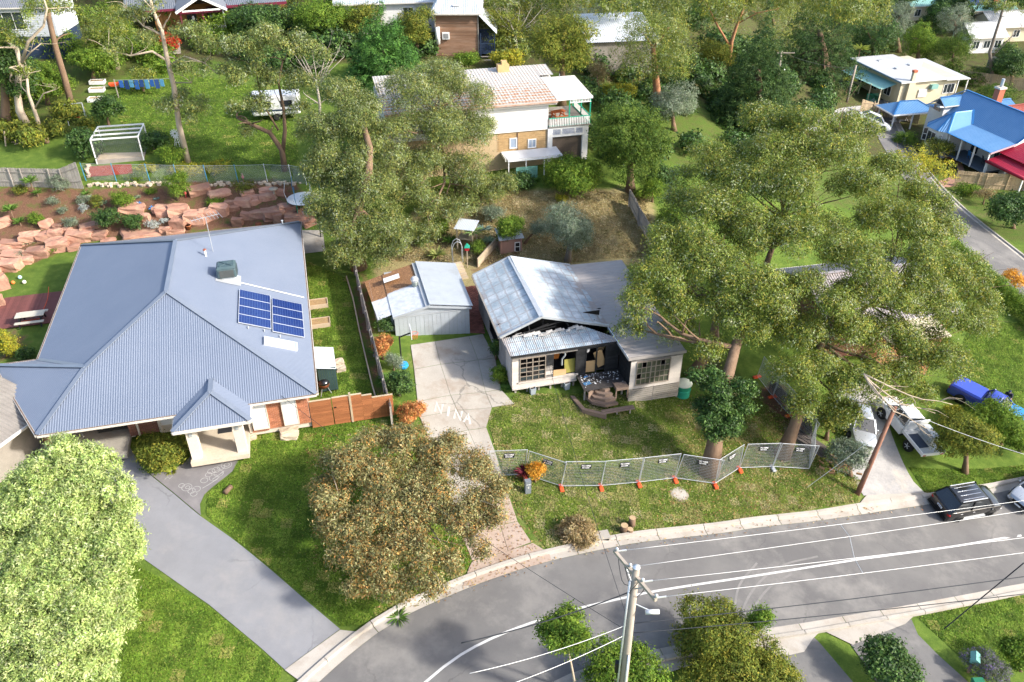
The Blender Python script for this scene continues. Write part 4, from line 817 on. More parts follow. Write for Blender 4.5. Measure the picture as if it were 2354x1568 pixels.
MB().box(5.55,6.0,-1.83,3.0,2.8-q,6.3-q).box(8.85,9.4,-1.83,3.0,2.8-q,6.3-q).box(6.0,8.85,-1.6,3.0,5.4-q,6.3-q).build('wall_lining',white_wb,gw)
dr_=sub('roller_door',gw)
for k in range(22):piece('door_slat',M('brown_roller',(.16,.115,.085),(.13,.095,.07),2,.6,var=.06),dr_,(7.42,-1.6,3.25-q+k*.1),(2.86,.06,.094))
lat=M('white_lattice',(.66,.68,.75),var=0)
for x0,x1 in((5.95,6.75),(6.9,8.1),(8.2,8.85)):
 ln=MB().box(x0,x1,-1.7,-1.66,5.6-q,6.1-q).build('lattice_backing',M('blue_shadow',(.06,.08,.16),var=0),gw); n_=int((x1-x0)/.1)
 for k in range(n_):piece('lattice_slat',lat,ln,(x0+(k+.5)*(x1-x0)/n_,-1.82,5.85-q),(.03,.015,.5))
 for k in range(5):piece('lattice_slat',lat,ln,((x0+x1)/2,-1.835,5.65-q+k*.1),(x1-x0,.015,.03))
bal=sub('balcony',WH); MB().box(5.6,9.55,-1.95,3.2,6.3-q,6.45-q).build('balcony_floor',greywood,bal)
green=M('green_paint',(.02,.30,.19),(.018,.25,.16),2,.5,var=.04)
for k in range(24):piece('baluster',whitepaint,bal,(5.7+k*.16,-1.98,6.78-q),(.07,.03,.72))
for k in range(28):piece('baluster',whitepaint,bal,(9.5,-1.85+k*.17,6.78-q),(.03,.07,.72))
for zz in(7.17,6.48):bar('rail',green,bal,(5.6,-1.93,zz-q),(9.55,-1.93,zz-q),.08,.07); bar('rail',green,bal,(9.47,-1.93,zz-q),(9.47,3.0,zz-q),.08,.07)
for(x,y)in((7.5,-1.9),(9.45,-1.9),(9.45,.6),(9.45,3.0)):piece('post',green,bal,(x,y,7.7-q),(.1,.1,2.5))
brf=sub('balcony_roof',WH); MB().slab([(6.22,-2.0,8.95-q),(9.6,-2.0,8.95-q),(9.6,3.4,9.25-q),(6.22,3.4,9.25-q)],.12).build('roof_sheet',M('cream_roof_sheet',(.6,.56,.5),(.52,.48,.43),1.5,.7,var=0,dirt=(.34,.3,.26)),brf)
MB().box(6.22,9.62,-2.04,-2.0,8.75-q,8.95-q).build('fascia',whitepaint,brf)
for k in range(14):piece('valance_slat',whitepaint,brf,(7.55+k*.14,-1.95,8.6-q),(.06,.02,.34))
bar('valance_rail',whitepaint,brf,(7.5,-1.95,8.45-q),(9.5,-1.95,8.45-q),.04,.05)
chm=MB().box(2.6,3.7,5.0,5.7,9.5-q,10.2-q).box(3.0,3.5,5.1,5.6,10.2-q,10.5-q).build('chimney',tan,WH)
MB().tube([(6.6,-1.4,9.0-q),(6.65,-1.3,10.9-q)],.03,5).build('aerial_mast',galv,WH)
tbm=M('orange_timber',(.38,.10,.03),(.32,.08,.025),2,.7,var=.1)
pt=empty('picnic_table',WH.matrix_basis@Vector((7.0,-.2,6.45-q)),HANG+.2,'orange timber picnic table on the green balcony','table')
for k in range(4):piece('top_board',tbm,pt,(0,-.27+k*.18,.74),(1.3,.16,.04))
for s in(-1,1):
 for k in range(2):piece('seat_board',tbm,pt,(0,s*(.62+k*.13),.44),(1.3,.12,.04))
 piece('leg',tbm,pt,(s*.45,-.35,.37),(.07,.1,.85),(rad(-28),0,0)); piece('leg',tbm,pt,(s*.45,.35,.37),(.07,.1,.85),(rad(28),0,0)); piece('brace',tbm,pt,(s*.45,0,.42),(.06,1.4,.09))
cpo=empty('carport',WH.matrix_basis@Vector((1.4,-3.5,0)),HANG,'flat carport with white ribbed roof below the white house','carport')
corr(MB(),[(0,0,1.0),(5.1,0,1.0),(5.0,2.6,1.15),(-.2,2.6,1.15)],(1,0,0),.2,.03,6,rib=True).build('roof_sheeting',M('pale_steel',(.6,.61,.63),(.52,.53,.55),1,.45,metal=.2,var=0),cpo)
MB().box(0,5.1,-.06,0,.82,1.02).build('fascia',whitepaint,cpo); MB().box(-.2,-.14,0,2.6,.85,1.1).build('fascia',whitepaint,cpo)
for x in(.1,1.7,3.4,5.0):piece('post',whitepaint,cpo,(x,.05,-.2),(.08,.08,2.4))
gs=empty('slat_screen',WH.matrix_basis@Vector((2.2,-3.75,-.2)),HANG,'pale green slatted screen under the carport edge','screen')
gsm=M('pale_green',(.2,.45,.36),var=.08)
for k in range(10):piece('slat',gsm,gs,(.9,0,-.6+k*.12),(2.0,.02,.08))
for x in(0,.9,1.8):piece('post',gsm,gs,(x,.04,-.3),(.06,.06,1.5))
BR_=house('timber_house',(-8.5,95.3,6.8),0,'tall house with rust brown timber cladding and steep grey hipped roof')
bt=M('brown_cladding',(.20,.105,.06),(.30,.2,.14),1.6,.85,fine=10,var=.3,stretch=(.4,1,3))
bw2=sub('front_wall',BR_); boards(bw2,0,4.75,0,-.6,4.4,bt,h=.14); MB().box(0,4.75,.03,6,-1.5,4.4).build('wall_lining',bt,bw2)
for x in(0,4.75):piece('corner_post',greywood,bw2,(x,-.03,1.9),(.1,.08,5.0))
st_roof=roofmat('pale_grey_roof',(.42,.45,.48),(.47,.5,.53)); rb=sub('roof',BR_)
for pts,al in(([(-.5,-.5,4.35),(5.2,-.5,4.35),(3.6,2.4,6.6),(1.1,2.4,6.6)],(0,1,.7)),([(5.2,-.5,4.35),(5.2,6.5,4.35),(3.6,4.5,6.6),(3.6,2.4,6.6)],(-1,0,1)),([(-.5,-.5,4.35),(1.1,2.4,6.6),(1.1,4.5,6.6),(-.5,6.5,4.35)],(1,0,1)),([(1.1,2.4,6.6),(3.6,2.4,6.6),(3.6,4.5,6.6),(1.1,4.5,6.6)],(0,1,0))):
 corr(MB(),pts,al,.2,.02,4).build('roof_sheeting',st_roof,rb)
MB().box(-.5,5.2,-.56,-.48,4.22,4.38).build('gutter',gutterm,rb); MB().box(-.3,5.0,-.3,6.3,4.2,4.3).build('eave_lining',greywood,rb)
MB().box(2.0,2.8,.15,.9,5.0,5.12).build('skylight',whitepaint,rb).rotation_euler=(0,0,0)
MB().box(.75,1.55,-.3,0,1.6,2.3).build('window_unit',whitepaint,BR_); MB().box(.87,1.43,-.32,-.3,1.7,2.2).build('unit_grille',M('grey_grille',(.25,.25,.25),var=0),BR_.children[-1])
MB().tube([(.25,-.25,1.1),(.25,-.25,2.9)],.26,14).build('water_heater',whitepaint,BR_,True)
slv=sub('side_veranda',BR_); corr(MB(),[(4.8,-.3,4.2),(4.8,5,4.2),(6.8,5,2.2),(6.8,-.3,2.2)],(-1,0,1),.2,.02,4).build('roof_sheeting',st_roof,slv)
bluish=M('dark_blue_paint',(.02,.035,.07),(.03,.05,.09),2,.6,var=.1)
MB().box(4.8,6.6,-.2,4.5,.0,.12).build('floor',bluish,slv)
for x in(5.0,6.55):piece('post',bluish,slv,(x,-.15,.4),(.1,.1,3.6))
for k in range(9):piece('baluster',bluish,slv,(5.05+k*.18,-.15,.6),(.05,.05,.95))
bar('rail',bluish,slv,(4.9,-.15,1.1),(6.6,-.15,1.1),.07,.07); piece('wall',bluish,slv,(5.6,1.4,1.2),(1.6,.05,2.2))
MB().box(-1.2,-.1,.3,4,.0,.12).build('floor',bluish,slv)
for k in range(4):piece('baluster',bluish,slv,(-1.1+k*.25,.3,.6),(.05,.05,.95))
for k in range(5):piece('stair_tread',greywood,slv,(5.6,-.2-k*.3,-.3-k*.3),(1.2,.28,.05))
PH=house('pale_roofed_house',(-20,100,8.5),rad(8),'pale grey roofed house half hidden behind the bright green conifer')
wall_box(PH,0,11,0,7,-2,2.6,white_wb); gable(PH,0,11,0,7,2.6,4.6,st_roof,'x',.5,wallmat=white_wb); window(PH,'f',3,.8,2,1.2,0); window(PH,'f',8,.8,2,1.2,0)
WR=house('white_roofed_outbuilding',(8.5,93,6.0),rad(8),'low building with plain white metal roof among the trees')
wall_box(WR,0,7.5,0,7.5,-1,2.6,greywood); rW=sub('roof',WR); corr(MB(),[(-.4,-.4,2.65),(7.9,-.4,2.65),(7.9,8,3.8),(-.4,8,3.8)],(0,1,.14),.25,.02,4).build('roof_sheeting',roofmat('white_roof_steel',(.62,.64,.68),(.68,.7,.73)),rW)
TL=house('veranda_house',(-37.2,97.2,7.3),rad(19),'house with grey gabled roof, maroon posts and white picket veranda')
slate=roofmat('slate_grey_roof',(.16,.17,.19),(.2,.21,.23)); maroon=M('maroon_paint',(.16,.02,.045),(.13,.018,.035),2,.5,var=.05); amber=M('amber_timber',(.28,.13,.04),(.22,.1,.03),2,.6,var=.15)
MB().box(0,4.7,.1,4.2,.75,.95).build('veranda_floor',palewood,TL); MB().box(0,4.7,0,.1,.6,.98).build('veranda_edge',maroon,TL)
for k in range(26):piece('picket',whitepaint,TL,(.1+k*.178,0,1.45),(.09,.025,.95))
for zz in(1.15,1.75):bar('rail',whitepaint,TL,(0,.04,zz),(4.7,.04,zz),.04,.07)
for(x,y)in((0.05,.1),(2.4,.1),(4.65,.1)):piece('post',maroon if x!=4.65 else whitepaint,TL,(x,y,2.1),(.13,.13,2.9))
for k in range(16):piece('picket',whitepaint,TL,(5.4+k*.16,3.0,1.6),(.09,.025,.95))
wall_box(TL,-3,4.7,4.2,11,-.5,3.4,amber); wall_box(TL,4.7,12,3.6,11,-.5,3.2,amber)
rT=sub('roof',TL); zg,zt=3.5,5.0
for pts,al in(([(-.4,-.4,zg),(2.35,-.4,zt),(2.35,11,zt),(-.4,11,zg)],(1,0,.55)),([(2.35,-.4,zt),(5.1,-.4,zg),(5.1,11,zg),(2.35,11,zt)],(-1,0,.55))):corr(MB(),pts,al,.22,.02,4).build('roof_sheeting',slate,rT); MB().slab([(p[0],p[1],p[2]-.04)for p in pts],.06).build('roof_underside',whitepaint,rT)
for a,b in(((-.4,-.45,zg),(2.35,-.45,zt)),((2.35,-.45,zt),(5.1,-.45,zg))):bar('bargeboard',whitepaint,rT,a,b,.06,.26)
bar('tie_beam',whitepaint,rT,(.3,-.35,zg+.1),(4.4,-.35,zg+.1),.08,.16); bar('veranda_beam',maroon,rT,(-.2,.1,zg-.15),(4.9,.1,zg-.15),.12,.28); mb=MB(); cap_line(mb,(2.35,-.4,zt),(2.35,11,zt)); mb.build('ridge_capping',whitepaint,rT)
corr(MB(),[(-6,3.0,3.3),(-.4,3.0,3.3),(-.4,11,4.6),(-6,11,4.6)],(0,1,.2),.22,.02,4).build('roof_sheeting',slate,rT); corr(MB(),[(5.1,2.6,3.3),(12,2.6,3.3),(12,11,4.8),(5.1,11,4.8)],(0,1,.2),.22,.02,4).build('roof_sheeting',slate,rT)
bar('fascia',maroon,rT,(-6,2.95,3.2),(-.4,2.95,3.2),.05,.25); bar('fascia',maroon,rT,(5.1,2.55,3.2),(12,2.55,3.2),.05,.3)
window(TL,'f',1.1,1.2,2.9,1.2,4.2,amber); window(TL,'f',3.4,1.0,3.0,1.0,4.2,maroon)
for k in range(3):w_=window(TL,'f',5.9+k*2.1,1.4,3.0,1.9,3.6,maroon,Mglass('pale_glass',(.12,.16,.2)))
piece('post',maroon,TL,(5.2,3.0,1.8),(.16,.16,3.2)); piece('post',maroon,TL,(7.4,3.2,1.8),(.16,.16,3.2)); wall_box(TL,4.7,12,3.4,3.6,-.2,1.2,maroon,'dado')
for x in(1.3,3.3):MB().lathe((x,1.6,2.2),[(.02,.5),(.12,.42),(.14,.1),(.05,0)],10).build('hanging_lantern',whitepaint,TL,True)
for k in range(10):piece('deck_step',greywood,TL,(-1.8,-1.0-k*.32,.7-k*.07),(2.4,.3,.06))
GL=house('grey_weatherboard_house',(-56.5,92,7.0),rad(4),'pale grey weatherboard house with dark blue base in the corner')
wbL=sub('front_wall',GL); boards(wbL,0,7.5,0,2.4,5.4,M('pale_grey_board',(.5,.52,.54),var=.05),[(1.2,4.4,3.1,4.9)],h=.2); MB().box(0,7.5,.03,6,2.3,5.4).build('wall_lining',M('pale_grey_board',(.5,.52,.54)),wbL); window(GL,'f',2.8,3.1,4.9,3.2,.02,bars=2)
wall_box(GL,0,7.5,.1,6,-1,2.35,bluish,'base'); gable(GL,0,7.5,0,6,5.4,7,slate,'x',.4)
bl1=roofmat('blue_roof_steel',(.12,.27,.48),(.16,.31,.52),metal=.25,rough=.42); bl2=roofmat('blue_capping',(.03,.17,.42))
BU=house('blue_roofed_house',(54.8,90.54,-5.9),rad(17.5),'white weatherboard house with bright blue steel roof and front veranda')
vz,jz,rz_,rx=2.9,3.6,5.9,6.4
ru=sub('roof',BU)
corr(MB(),[(-.2,-.2,vz),(-.2,6.6,vz),(3.2,6.6,jz),(3.2,-.2,jz)],(1,0,.2),.25,.02,4).build('roof_sheeting',bl1,ru)
corr(MB(),[(3.2,-.2,jz),(3.2,12,jz),(rx,12,rz_),(rx,-.2,rz_)],(1,0,.7),.25,.02,4).build('roof_sheeting',bl1,ru)
corr(MB(),[(rx,-.2,rz_),(rx,12,rz_),(9.8,14.5,jz),(9.8,-.2,jz)],(-1,0,.7),.25,.02,4).build('roof_sheeting',bl1,ru)
corr(MB(),[(3.2,12,jz),(3.2,14.5,jz),(9.8,14.5,jz),(rx,12,rz_)],(0,-1,.7),.25,.02,4).build('roof_sheeting',bl1,ru)
bc=(1.8,8.4,4.7); oct_=[(-.2,6.6,vz),(-.9,7.6,vz),(-.9,9.4,vz),(0.1,10.4,vz),(3.2,10.6,vz)]
for i in range(4):corr(MB(),[oct_[i],oct_[i+1],bc],(bc[0]-(oct_[i][0]+oct_[i+1][0])/2,bc[1]-(oct_[i][1]+oct_[i+1][1])/2,1.5),.25,.02,4).build('roof_sheeting',bl1,ru); mb=MB(); cap_line(mb,oct_[i],bc,.18); mb.build('hip_capping',bl2,ru)
MB().slab([bc,(4.6,8.4,4.7),(3.2,6.6,jz),(-.2,6.6,vz)],.03).build('valley_sheet',bl1,ru); MB().slab([bc,(3.2,10.6,vz),(3.2,10.6,jz),(4.6,8.4,4.7)],.03).build('valley_sheet',bl1,ru)
for a,b in(((rx,-.2,rz_),(rx,12,rz_)),((-.2,-.2,vz),(-.2,6.6,vz)),((3.2,-.2,jz),(rx,-.2,rz_)),((rx,-.2,rz_),(9.8,-.2,jz)),((rx,12,rz_),(3.2,14.5,jz)),((rx,12,rz_),(9.8,14.5,jz)),((3.2,6.6,jz),(4.6,8.4,4.7))):mb=MB(); cap_line(mb,a,b,.25); mb.build('capping',bl2,ru)
bar('fascia',M('pink_trim',(.5,.33,.36),var=0),ru,(-.2,-.22,vz-.1),(3.2,-.22,jz-.1),.04,.2)
dm=sub('dormer',BU); gable(dm,2.6,5.2,11.0,12.6,4.6,5.4,bl1,'x',.3,wallmat=bluish,capm=bl2); MB().box(2.7,5.0,11.1,12.5,3.2,4.6).build('dormer_wall',white_wb,dm); MB().add([(2.28,11.2,3.8),(2.28,12.4,3.8),(2.28,12.4,4.5),(2.28,11.2,4.5)],[(0,1,2,3)]).build('dormer_window',winglass,dm)
dsh=MB().lathe((1.9,11.0,4.4),[(.02,0),(.3,.06),(.45,.16)],14).build('satellite_dish',whitepaint,BU,True)
gwb=sub('gable_wall',BU); boards(gwb,3.2,9.6,0,.4,3.6,white_wb,[(5.6,6.6,1.4,2.9)],h=.19)
MB().add([(3.2,.02,.4),(9.6,.02,.4),(9.6,.02,3.6),(rx,.02,5.75),(3.2,.02,3.6)],[(0,1,2,3,4)]).build('wall_lining',white_wb,gwb)
window(BU,'f',6.1,1.4,2.9,1.0,-.02,M('purple_brown_frame',(.12,.06,.07),var=0),bars=0)
MB().box(3.2,9.6,.1,14,.3,3.5).build('wall',white_wb,BU)
for k in range(7):piece('stump',whitepaint,BU,(3.3+k*1.0,.05,-.1),(.12,.12,1.0))
MB().box(0,3.2,0,6.5,.3,.45).build('veranda_floor',M('grey_blue_floor',(.1,.13,.17),var=0),BU)
for y in(0,2.2,4.3,6.3):piece('veranda_post',whitepaint,BU,(0,y+.05,1.6),(.14,.14,2.6))
piece('veranda_post',whitepaint,BU,(3.15,.05,1.6),(.12,.12,2.6))
for k in range(18):piece('baluster',whitepaint,BU,(.15+k*.17,0.05,.95),(.06,.05,.9))
bar('rail',whitepaint,BU,(0,.05,1.42),(3.2,.05,1.42),.07,.07); bar('rail',whitepaint,BU,(0,.05,.55),(3.2,.05,.55),.07,.05)
window(BU,'l',1.5,1.0,2.6,1.4,3.2); window(BU,'l',5.2,.5,2.6,1.2,3.2); wall_box(BU,3.12,3.2,3.0,3.9,.4,2.5,whitepaint,'door')
bay=MB().prism([(-.0,6.7),(-.65,7.7),(-.65,9.3),(.2,10.2),(3.2,10.4),(3.2,6.7)],-.6,2.85).build('bay_wall',white_wb,BU)
window(BU,'l',8.5,1.0,2.5,1.4,-.66,whitepaint)
for k,(x,y)in enumerate(((-.35,7.2),(-.25,9.75))):
 wd=sub('window',BU,(x,y,0),rad(-35 if k==0 else 40)); MB().box(-.04,.0,-.45,.45,1.0,2.5).build('pane',winglass,wd)
 for yy in(-.45,.45):piece('frame',whitepaint,wd,(-.05,yy,1.75),(.06,.08,1.6))
 for zz in(1.0,1.75,2.5):piece('frame',whitepaint,wd,(-.05,0,zz),(.06,.95,.07))
gable(BU,8.5,13,9.5,13.5,3.3,4.3,bl1,'x',.4)
def chair(loc,rz,col,label):
 c=empty('garden_chair',loc,rz,label,'chair'); piece('seat',col,c,(0,0,.42),(.5,.5,.05)); piece('backrest',col,c,(0,.27,.75),(.5,.05,.6),(rad(-12),0,0))
 for x in(-.2,.2):
  for y in(-.2,.2):piece('leg',col,c,(x,y,.2),(.04,.04,.42))
  piece('armrest',col,c,(x*1.25,0,.62),(.05,.45,.03))
 return c
chair(BU.matrix_basis@Vector((1.6,4.0,.45)),rad(100),M('blue_chair',(.03,.16,.4),var=0),'blue garden chair on the blue roofed house veranda'); chair(BU.matrix_basis@Vector((1.8,2.0,.45)),rad(80),M('dark_chair',(.05,.06,.08),var=0),'dark folding chair on the blue roofed house veranda')
RH=house('rusty_roofed_outbuilding',(62.5,100.5,-6.2),rad(17.5),'outbuilding with rust red corrugated roof and tall brick chimney')
wall_box(RH,0,7,0,6,0,2.6,white_wb); gable(RH,0,7,0,6,2.6,4.2,roofmat('rust_red_roof',(.28,.06,.045),(.36,.14,.1),metal=0,rough=.8),'x',.4,wallmat=white_wb)
ch=MB().box(-.4,.5,3.2,4.0,0,6.4).build('chimney',M('red_brick',(.4,.13,.07),(.34,.1,.06),3,.9,var=0),RH); MB().box(-.5,.6,3.1,4.1,6.4,6.6).build('chimney_cap',mortar,ch); MB().tube([(.05,3.6,6.6),(.05,3.6,7.6)],.2,10).build('cowl',galv,ch)
RS=house('red_roofed_carport',(57.2,86.2,-6.0),rad(17.5),'dark red curved roof carport by the paling fence','carport')
red=roofmat('maroon_roof',(.30,.012,.035),(.26,.01,.03),metal=0,rough=.45); corr(MB(),[(-1,-.5,2.0),(-1,5,2.0),(1.2,5,2.5),(1.2,-.5,2.5)],(1,0,.2),.3,.02,4).build('roof_sheeting',red,RS); corr(MB(),[(.6,.2,2.7),(.6,5.6,2.7),(5,5.6,4.2),(5,.2,4.2)],(1,0,.3),.3,.02,4).build('roof_sheeting',red,RS)
mb=MB(); mb.tube([(-1,-.5,1.9),(-1,5,1.9)],.2,10); mb.build('rolled_edge',red,RS,True)
for y in(-.3,2.2,4.8):piece('post',whitepaint,RS,(-.9,y,.7),(.12,.12,2.6))
wall_box(RS,1.4,5,.4,5,-.8,2.6,white_wb)
GZ=empty('blue_roofed_pavilion',(50.2,106.5,-6.6),rad(12),'open timber pavilion with bright blue hipped roof and white posts','pavilion')
gz=2.7; rg_=sub('roof',GZ)
for pts,al in(([(-.4,-.4,gz),(6.0,-.4,gz),(4.2,1.7,gz+1.0),(1.6,1.7,gz+1.0)],(0,1,.5)),([(-.4,-.4,gz),(1.6,1.7,gz+1.0),(-.4,3.8,gz)],(1,0,.5)),([(6,-.4,gz),(6,3.8,gz),(4.2,1.7,gz+1.0)],(-1,0,.5)),([(-.4,3.8,gz),(1.6,1.7,gz+1),(4.2,1.7,gz+1),(6,3.8,gz)],(0,-1,.5))):corr(MB(),pts,al,.22,.02,4).build('roof_sheeting',bl1,rg_)
for a,b in(((-.4,-.4,gz),(1.6,1.7,gz+1)),((6,-.4,gz),(4.2,1.7,gz+1)),((1.6,1.7,gz+1),(4.2,1.7,gz+1))):mb=MB(); cap_line(mb,a,b,.18); mb.build('capping',bl2,rg_)
MB().box(-.4,6,-.44,-.38,gz-.18,gz).build('fascia',whitepaint,rg_); MB().box(-.44,-.38,-.4,3.8,gz-.18,gz).build('fascia',whitepaint,rg_)
for(x,y)in((0,0),(2.8,0),(5.6,0),(0,3.3),(2.8,3.3),(5.6,3.3)):piece('post',whitepaint,GZ,(x,y,1.2),(.15,.15,3.0))
for k in range(16):piece('deck_board',greywood,GZ,(2.9,-.2+k*.24,.1),(6,.22,.05))
piece('bench',whitepaint,GZ,(3.6,3.0,.55),(3.4,.5,.06)); bar('brace',whitepaint,GZ,(4.2,3.3,.4),(5.5,3.3,1.9),.06,.08); bar('brace',whitepaint,GZ,(5.5,3.32,.4),(4.2,3.32,1.9),.06,.08)
GH=house('green_veranda_house',(54.5,116,-5.6),rad(16),'long cream house with flat pale roof and green veranda awning')
pale=roofmat('pale_flat_roof',(.5,.5,.5),(.44,.45,.45),rough=.65); cream=M('cream_wall',(.56,.5,.36),(.5,.44,.31),1.2,.8,var=0); gverd=roofmat('verdigris_awning',(.22,.42,.38),(.26,.46,.42))
wall_box(GH,0,9.5,0,11,-1.5,3.1,cream); rG=sub('roof',GH); MB().slab([(-.4,-.4,3.15),(7,-.4,3.15),(7,11.5,3.4),(-.4,11.5,3.4)],.18).build('roof_sheet',pale,rG); MB().slab([(7,-.7,2.95),(11,-.7,2.85),(11,9,3.1),(7,9,3.2)],.14).build('roof_sheet',pale,rG)
bar('fascia',M('blue_grey_trim',(.2,.3,.4),var=0),rG,(-.45,-.45,3.05),(-.45,11.5,3.3),.05,.18); bar('fascia',whitepaint,rG,(-.4,-.48,3.02),(7,-.48,3.02),.05,.18)
for(x,y)in((3,9),(3,5),(6,6)):MB().box(x-.4,x+.4,y-.3,y+.3,3.35,3.46).build('skylight',alu,rG)
avn=sub('veranda',GH); corr(MB(),[(-2.4,.8,1.9),(-2.4,10.5,1.9),(0,10.5,2.5),(0,.8,2.5)],(1,0,.25),.25,.02,4).build('awning',gverd,avn)
for k in range(5):piece('post',M('cream_wall',(.56,.5,.36)),avn,(-2.3,1.0+k*2.3,.4),(.12,.12,3.2))
for k in range(3):window(GH,'l',2.4+k*3,.5,1.8,1.4,0)
window(GH,'f',8.3,.8,2.1,1.8,0,bars=2); MB().box(3.2,4.6,-.15,0,.6,1.7).build('shutter_panel',white_wb,GH); MB().box(4.9,6.0,-.5,0,1.7,2.3).build('window_awning',gverd,GH)
MB().box(1.0,2.0,-.45,0,-1.5,2.9).box(1.3,1.8,-.4,0,2.9,4.3).build('chimney',cream,GH); MB().box(1.25,1.85,-.45,.05,4.3,4.6).build('chimney_pot',M('red_brick',(.4,.13,.07)),GH)
for x in(9.2,10.8):piece('post',whitepaint,GH,(x,-.5,.8),(.12,.12,4.2))
MB().box(8.2,11,-.6,3,-.1,.05).build('side_deck',greywood,GH)
for k in range(14):piece('baluster',bluish,GH,(8.3+k*.2,-.6,.45),(.05,.05,.9))
for nm,u,v,z,ang,L_2,W_2,wm,rm,lab in(('distant_house',2138,46,-3.2,12,9,6,cream,gverd,'cream house with sea green gabled roof beyond the trees'),('distant_house',2246,58,-3.2,10,13,6,cream,gverd,'cream house with long green roof and rows of solar panels'),('distant_house',2262,122,-4.0,10,6,5,white_wb,pale,'small white house with pale gabled roof by the grey fence'),('distant_house',2330,96,-4.0,8,9,7,cream,pale,'low cream house with pale roof at the edge of the town'),('distant_house',2050,20,-2.6,8,7,5,white_wb,slate,'white walled house with dark roof far behind the trees')):
 p=G(u,v); h_=house(nm,p,rad(ang),lab); wall_box(h_,-L_2/2,L_2/2,0,W_2,-2,2.6,wm); gable(h_,-L_2/2,L_2/2,0,W_2,2.6,4.4,rm,'x',.5,wallmat=wm,pitch=.4)
 for k in range(3):window(h_,'f',-L_2/2+L_2*(k+.5)/3,.8,2.0,1.2,0)
 if 'solar' in lab:
  MB().box(3.0,4.2,1.2,2.2,2.6,5.8).build('chimney',M('red_brick',(.4,.13,.07)),h_)
  for k in range(8):o_=MB().box(-.62,.62,-.8,.8,0,.05).build('solar_panel',panelm,h_); o_.location=(-5+k*1.3,1.55,3.7); o_.rotation_euler=(rad(29),0,0)
HG=house('tile_roofed_house',(23.5,51.0,-3.6),rad(12),'brick house with pale roof mostly hidden under the large gum tree')
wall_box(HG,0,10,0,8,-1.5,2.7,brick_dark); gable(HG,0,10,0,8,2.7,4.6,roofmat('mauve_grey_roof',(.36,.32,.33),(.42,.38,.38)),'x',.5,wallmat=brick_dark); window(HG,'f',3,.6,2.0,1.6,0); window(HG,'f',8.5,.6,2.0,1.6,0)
wall_box(HG,3.5,7.5,-2.2,0,-1.4,-.2,M('orange_brick',(.42,.2,.1),var=0),'porch_wall'); MB().slab([(3,-2.8,2.4),(8,-2.8,2.4),(8,-.3,2.65),(3,-.3,2.65)],.12).build('porch_roof',cream,HG)
NR=house('neighbour_shed',(PZ(-90,1010,2.3).x,PZ(-90,1010,2.3).y,0),rad(-22),'grey tiled roof corner of the neighbouring shed at the boundary','shed')
wall_box(NR,-3,1.5,-6,4,-1,2.1,greywood); corr(MB(),[(-4,-7,3.6),(2.1,-7,2.1),(2.1,4.4,2.1),(-4,4.4,3.6)],(-1,0,.3),.25,.03,4).build('roof',greywood,NR); MB().box(2.1,2.22,-7,4.4,2.0,2.14).build('gutter',gutterm,NR)
# ================================================================== trees, shrubs and other plants
def leaf_material(name,rough=.45,trans=.35,spec=.4):
 m,nt,bs=_nt(name); a=N(nt,'ShaderNodeAttribute'); a.attribute_name='leaf'
 n1=noise(nt,1.2,3,.6,pos(nt)); hs=N(nt,'ShaderNodeHueSaturation'); mr=N(nt,'ShaderNodeMapRange'); mr.inputs[1].default_value=.3; mr.inputs[2].default_value=.7; mr.inputs[3].default_value=.8; mr.inputs[4].default_value=1.22
 nt.links.new(n1.outputs[0],mr.inputs[0]); nt.links.new(mr.outputs[0],hs.inputs['Value']); nt.links.new(a.outputs['Color'],hs.inputs['Color'])
 nt.links.new(hs.outputs[0],bs.inputs['Base Color']); bs.inputs['Roughness'].default_value=rough; bs.inputs['Specular IOR Level'].default_value=spec
 tr=N(nt,'ShaderNodeBsdfTranslucent'); nt.links.new(hs.outputs[0],tr.inputs['Color']); mx=N(nt,'ShaderNodeMixShader'); mx.inputs[0].default_value=trans
 nt.links.new(bs.outputs[0],mx.inputs[1]); nt.links.new(tr.outputs[0],mx.inputs[2]); nt.links.new(mx.outputs[0],nt.nodes['Material Output'].inputs['Surface']); return m
LEAFM={'gloss':leaf_material('glossy_leaf',.5,.34,.28),'soft':leaf_material('soft_leaf',.7,.38,.2)}
def unit(v):return v/np.maximum(np.linalg.norm(v,axis=1,keepdims=True),1e-9)
def leaves_mesh(name,c,axis,size,aspect,cols,mat):
 n=len(c); axis,nrm=axis; nrm=unit(nrm); a=unit(axis-nrm*np.sum(axis*nrm,axis=1,keepdims=True)); b=np.cross(nrm,a); L=np.asarray(size).reshape(-1,1)*np.ones((n,1)); w=L*aspect*.5
 v=np.empty((n,3,3),np.float32); v[:,0]=c-a*L*.4-b*w; v[:,1]=c-a*L*.3+b*w; v[:,2]=c+a*L*.6
 me=bpy.data.meshes.new(name); me.vertices.add(3*n); me.vertices.foreach_set('co',v.ravel()); me.loops.add(3*n); me.loops.foreach_set('vertex_index',np.arange(3*n,dtype=np.int32)); me.polygons.add(n); me.polygons.foreach_set('loop_start',np.arange(0,3*n,3,dtype=np.int32)); me.update(calc_edges=True)
 at=me.color_attributes.new('leaf','FLOAT_COLOR','POINT'); cc=np.ones((n,3,4),np.float32); cc[:,:,:3]=cols[:,None,:]; at.data.foreach_set('color',cc.ravel()); me.materials.append(mat); return me
def pal(n,palette,cl):
 P=np.array([p[:3]for p in palette]); w=np.array([p[3]for p in palette]); w=w/w.sum()
 k=RNG.choice(len(P),cl.max()+1,p=w)[cl]; k2=RNG.choice(len(P),n,p=w); use=RNG.random(n)<.35; k=np.where(use,k2,k)
 return np.clip(P[k]*RNG.uniform(.75,1.28,(n,1))*RNG.uniform(.92,1.08,(n,3)),0,1)
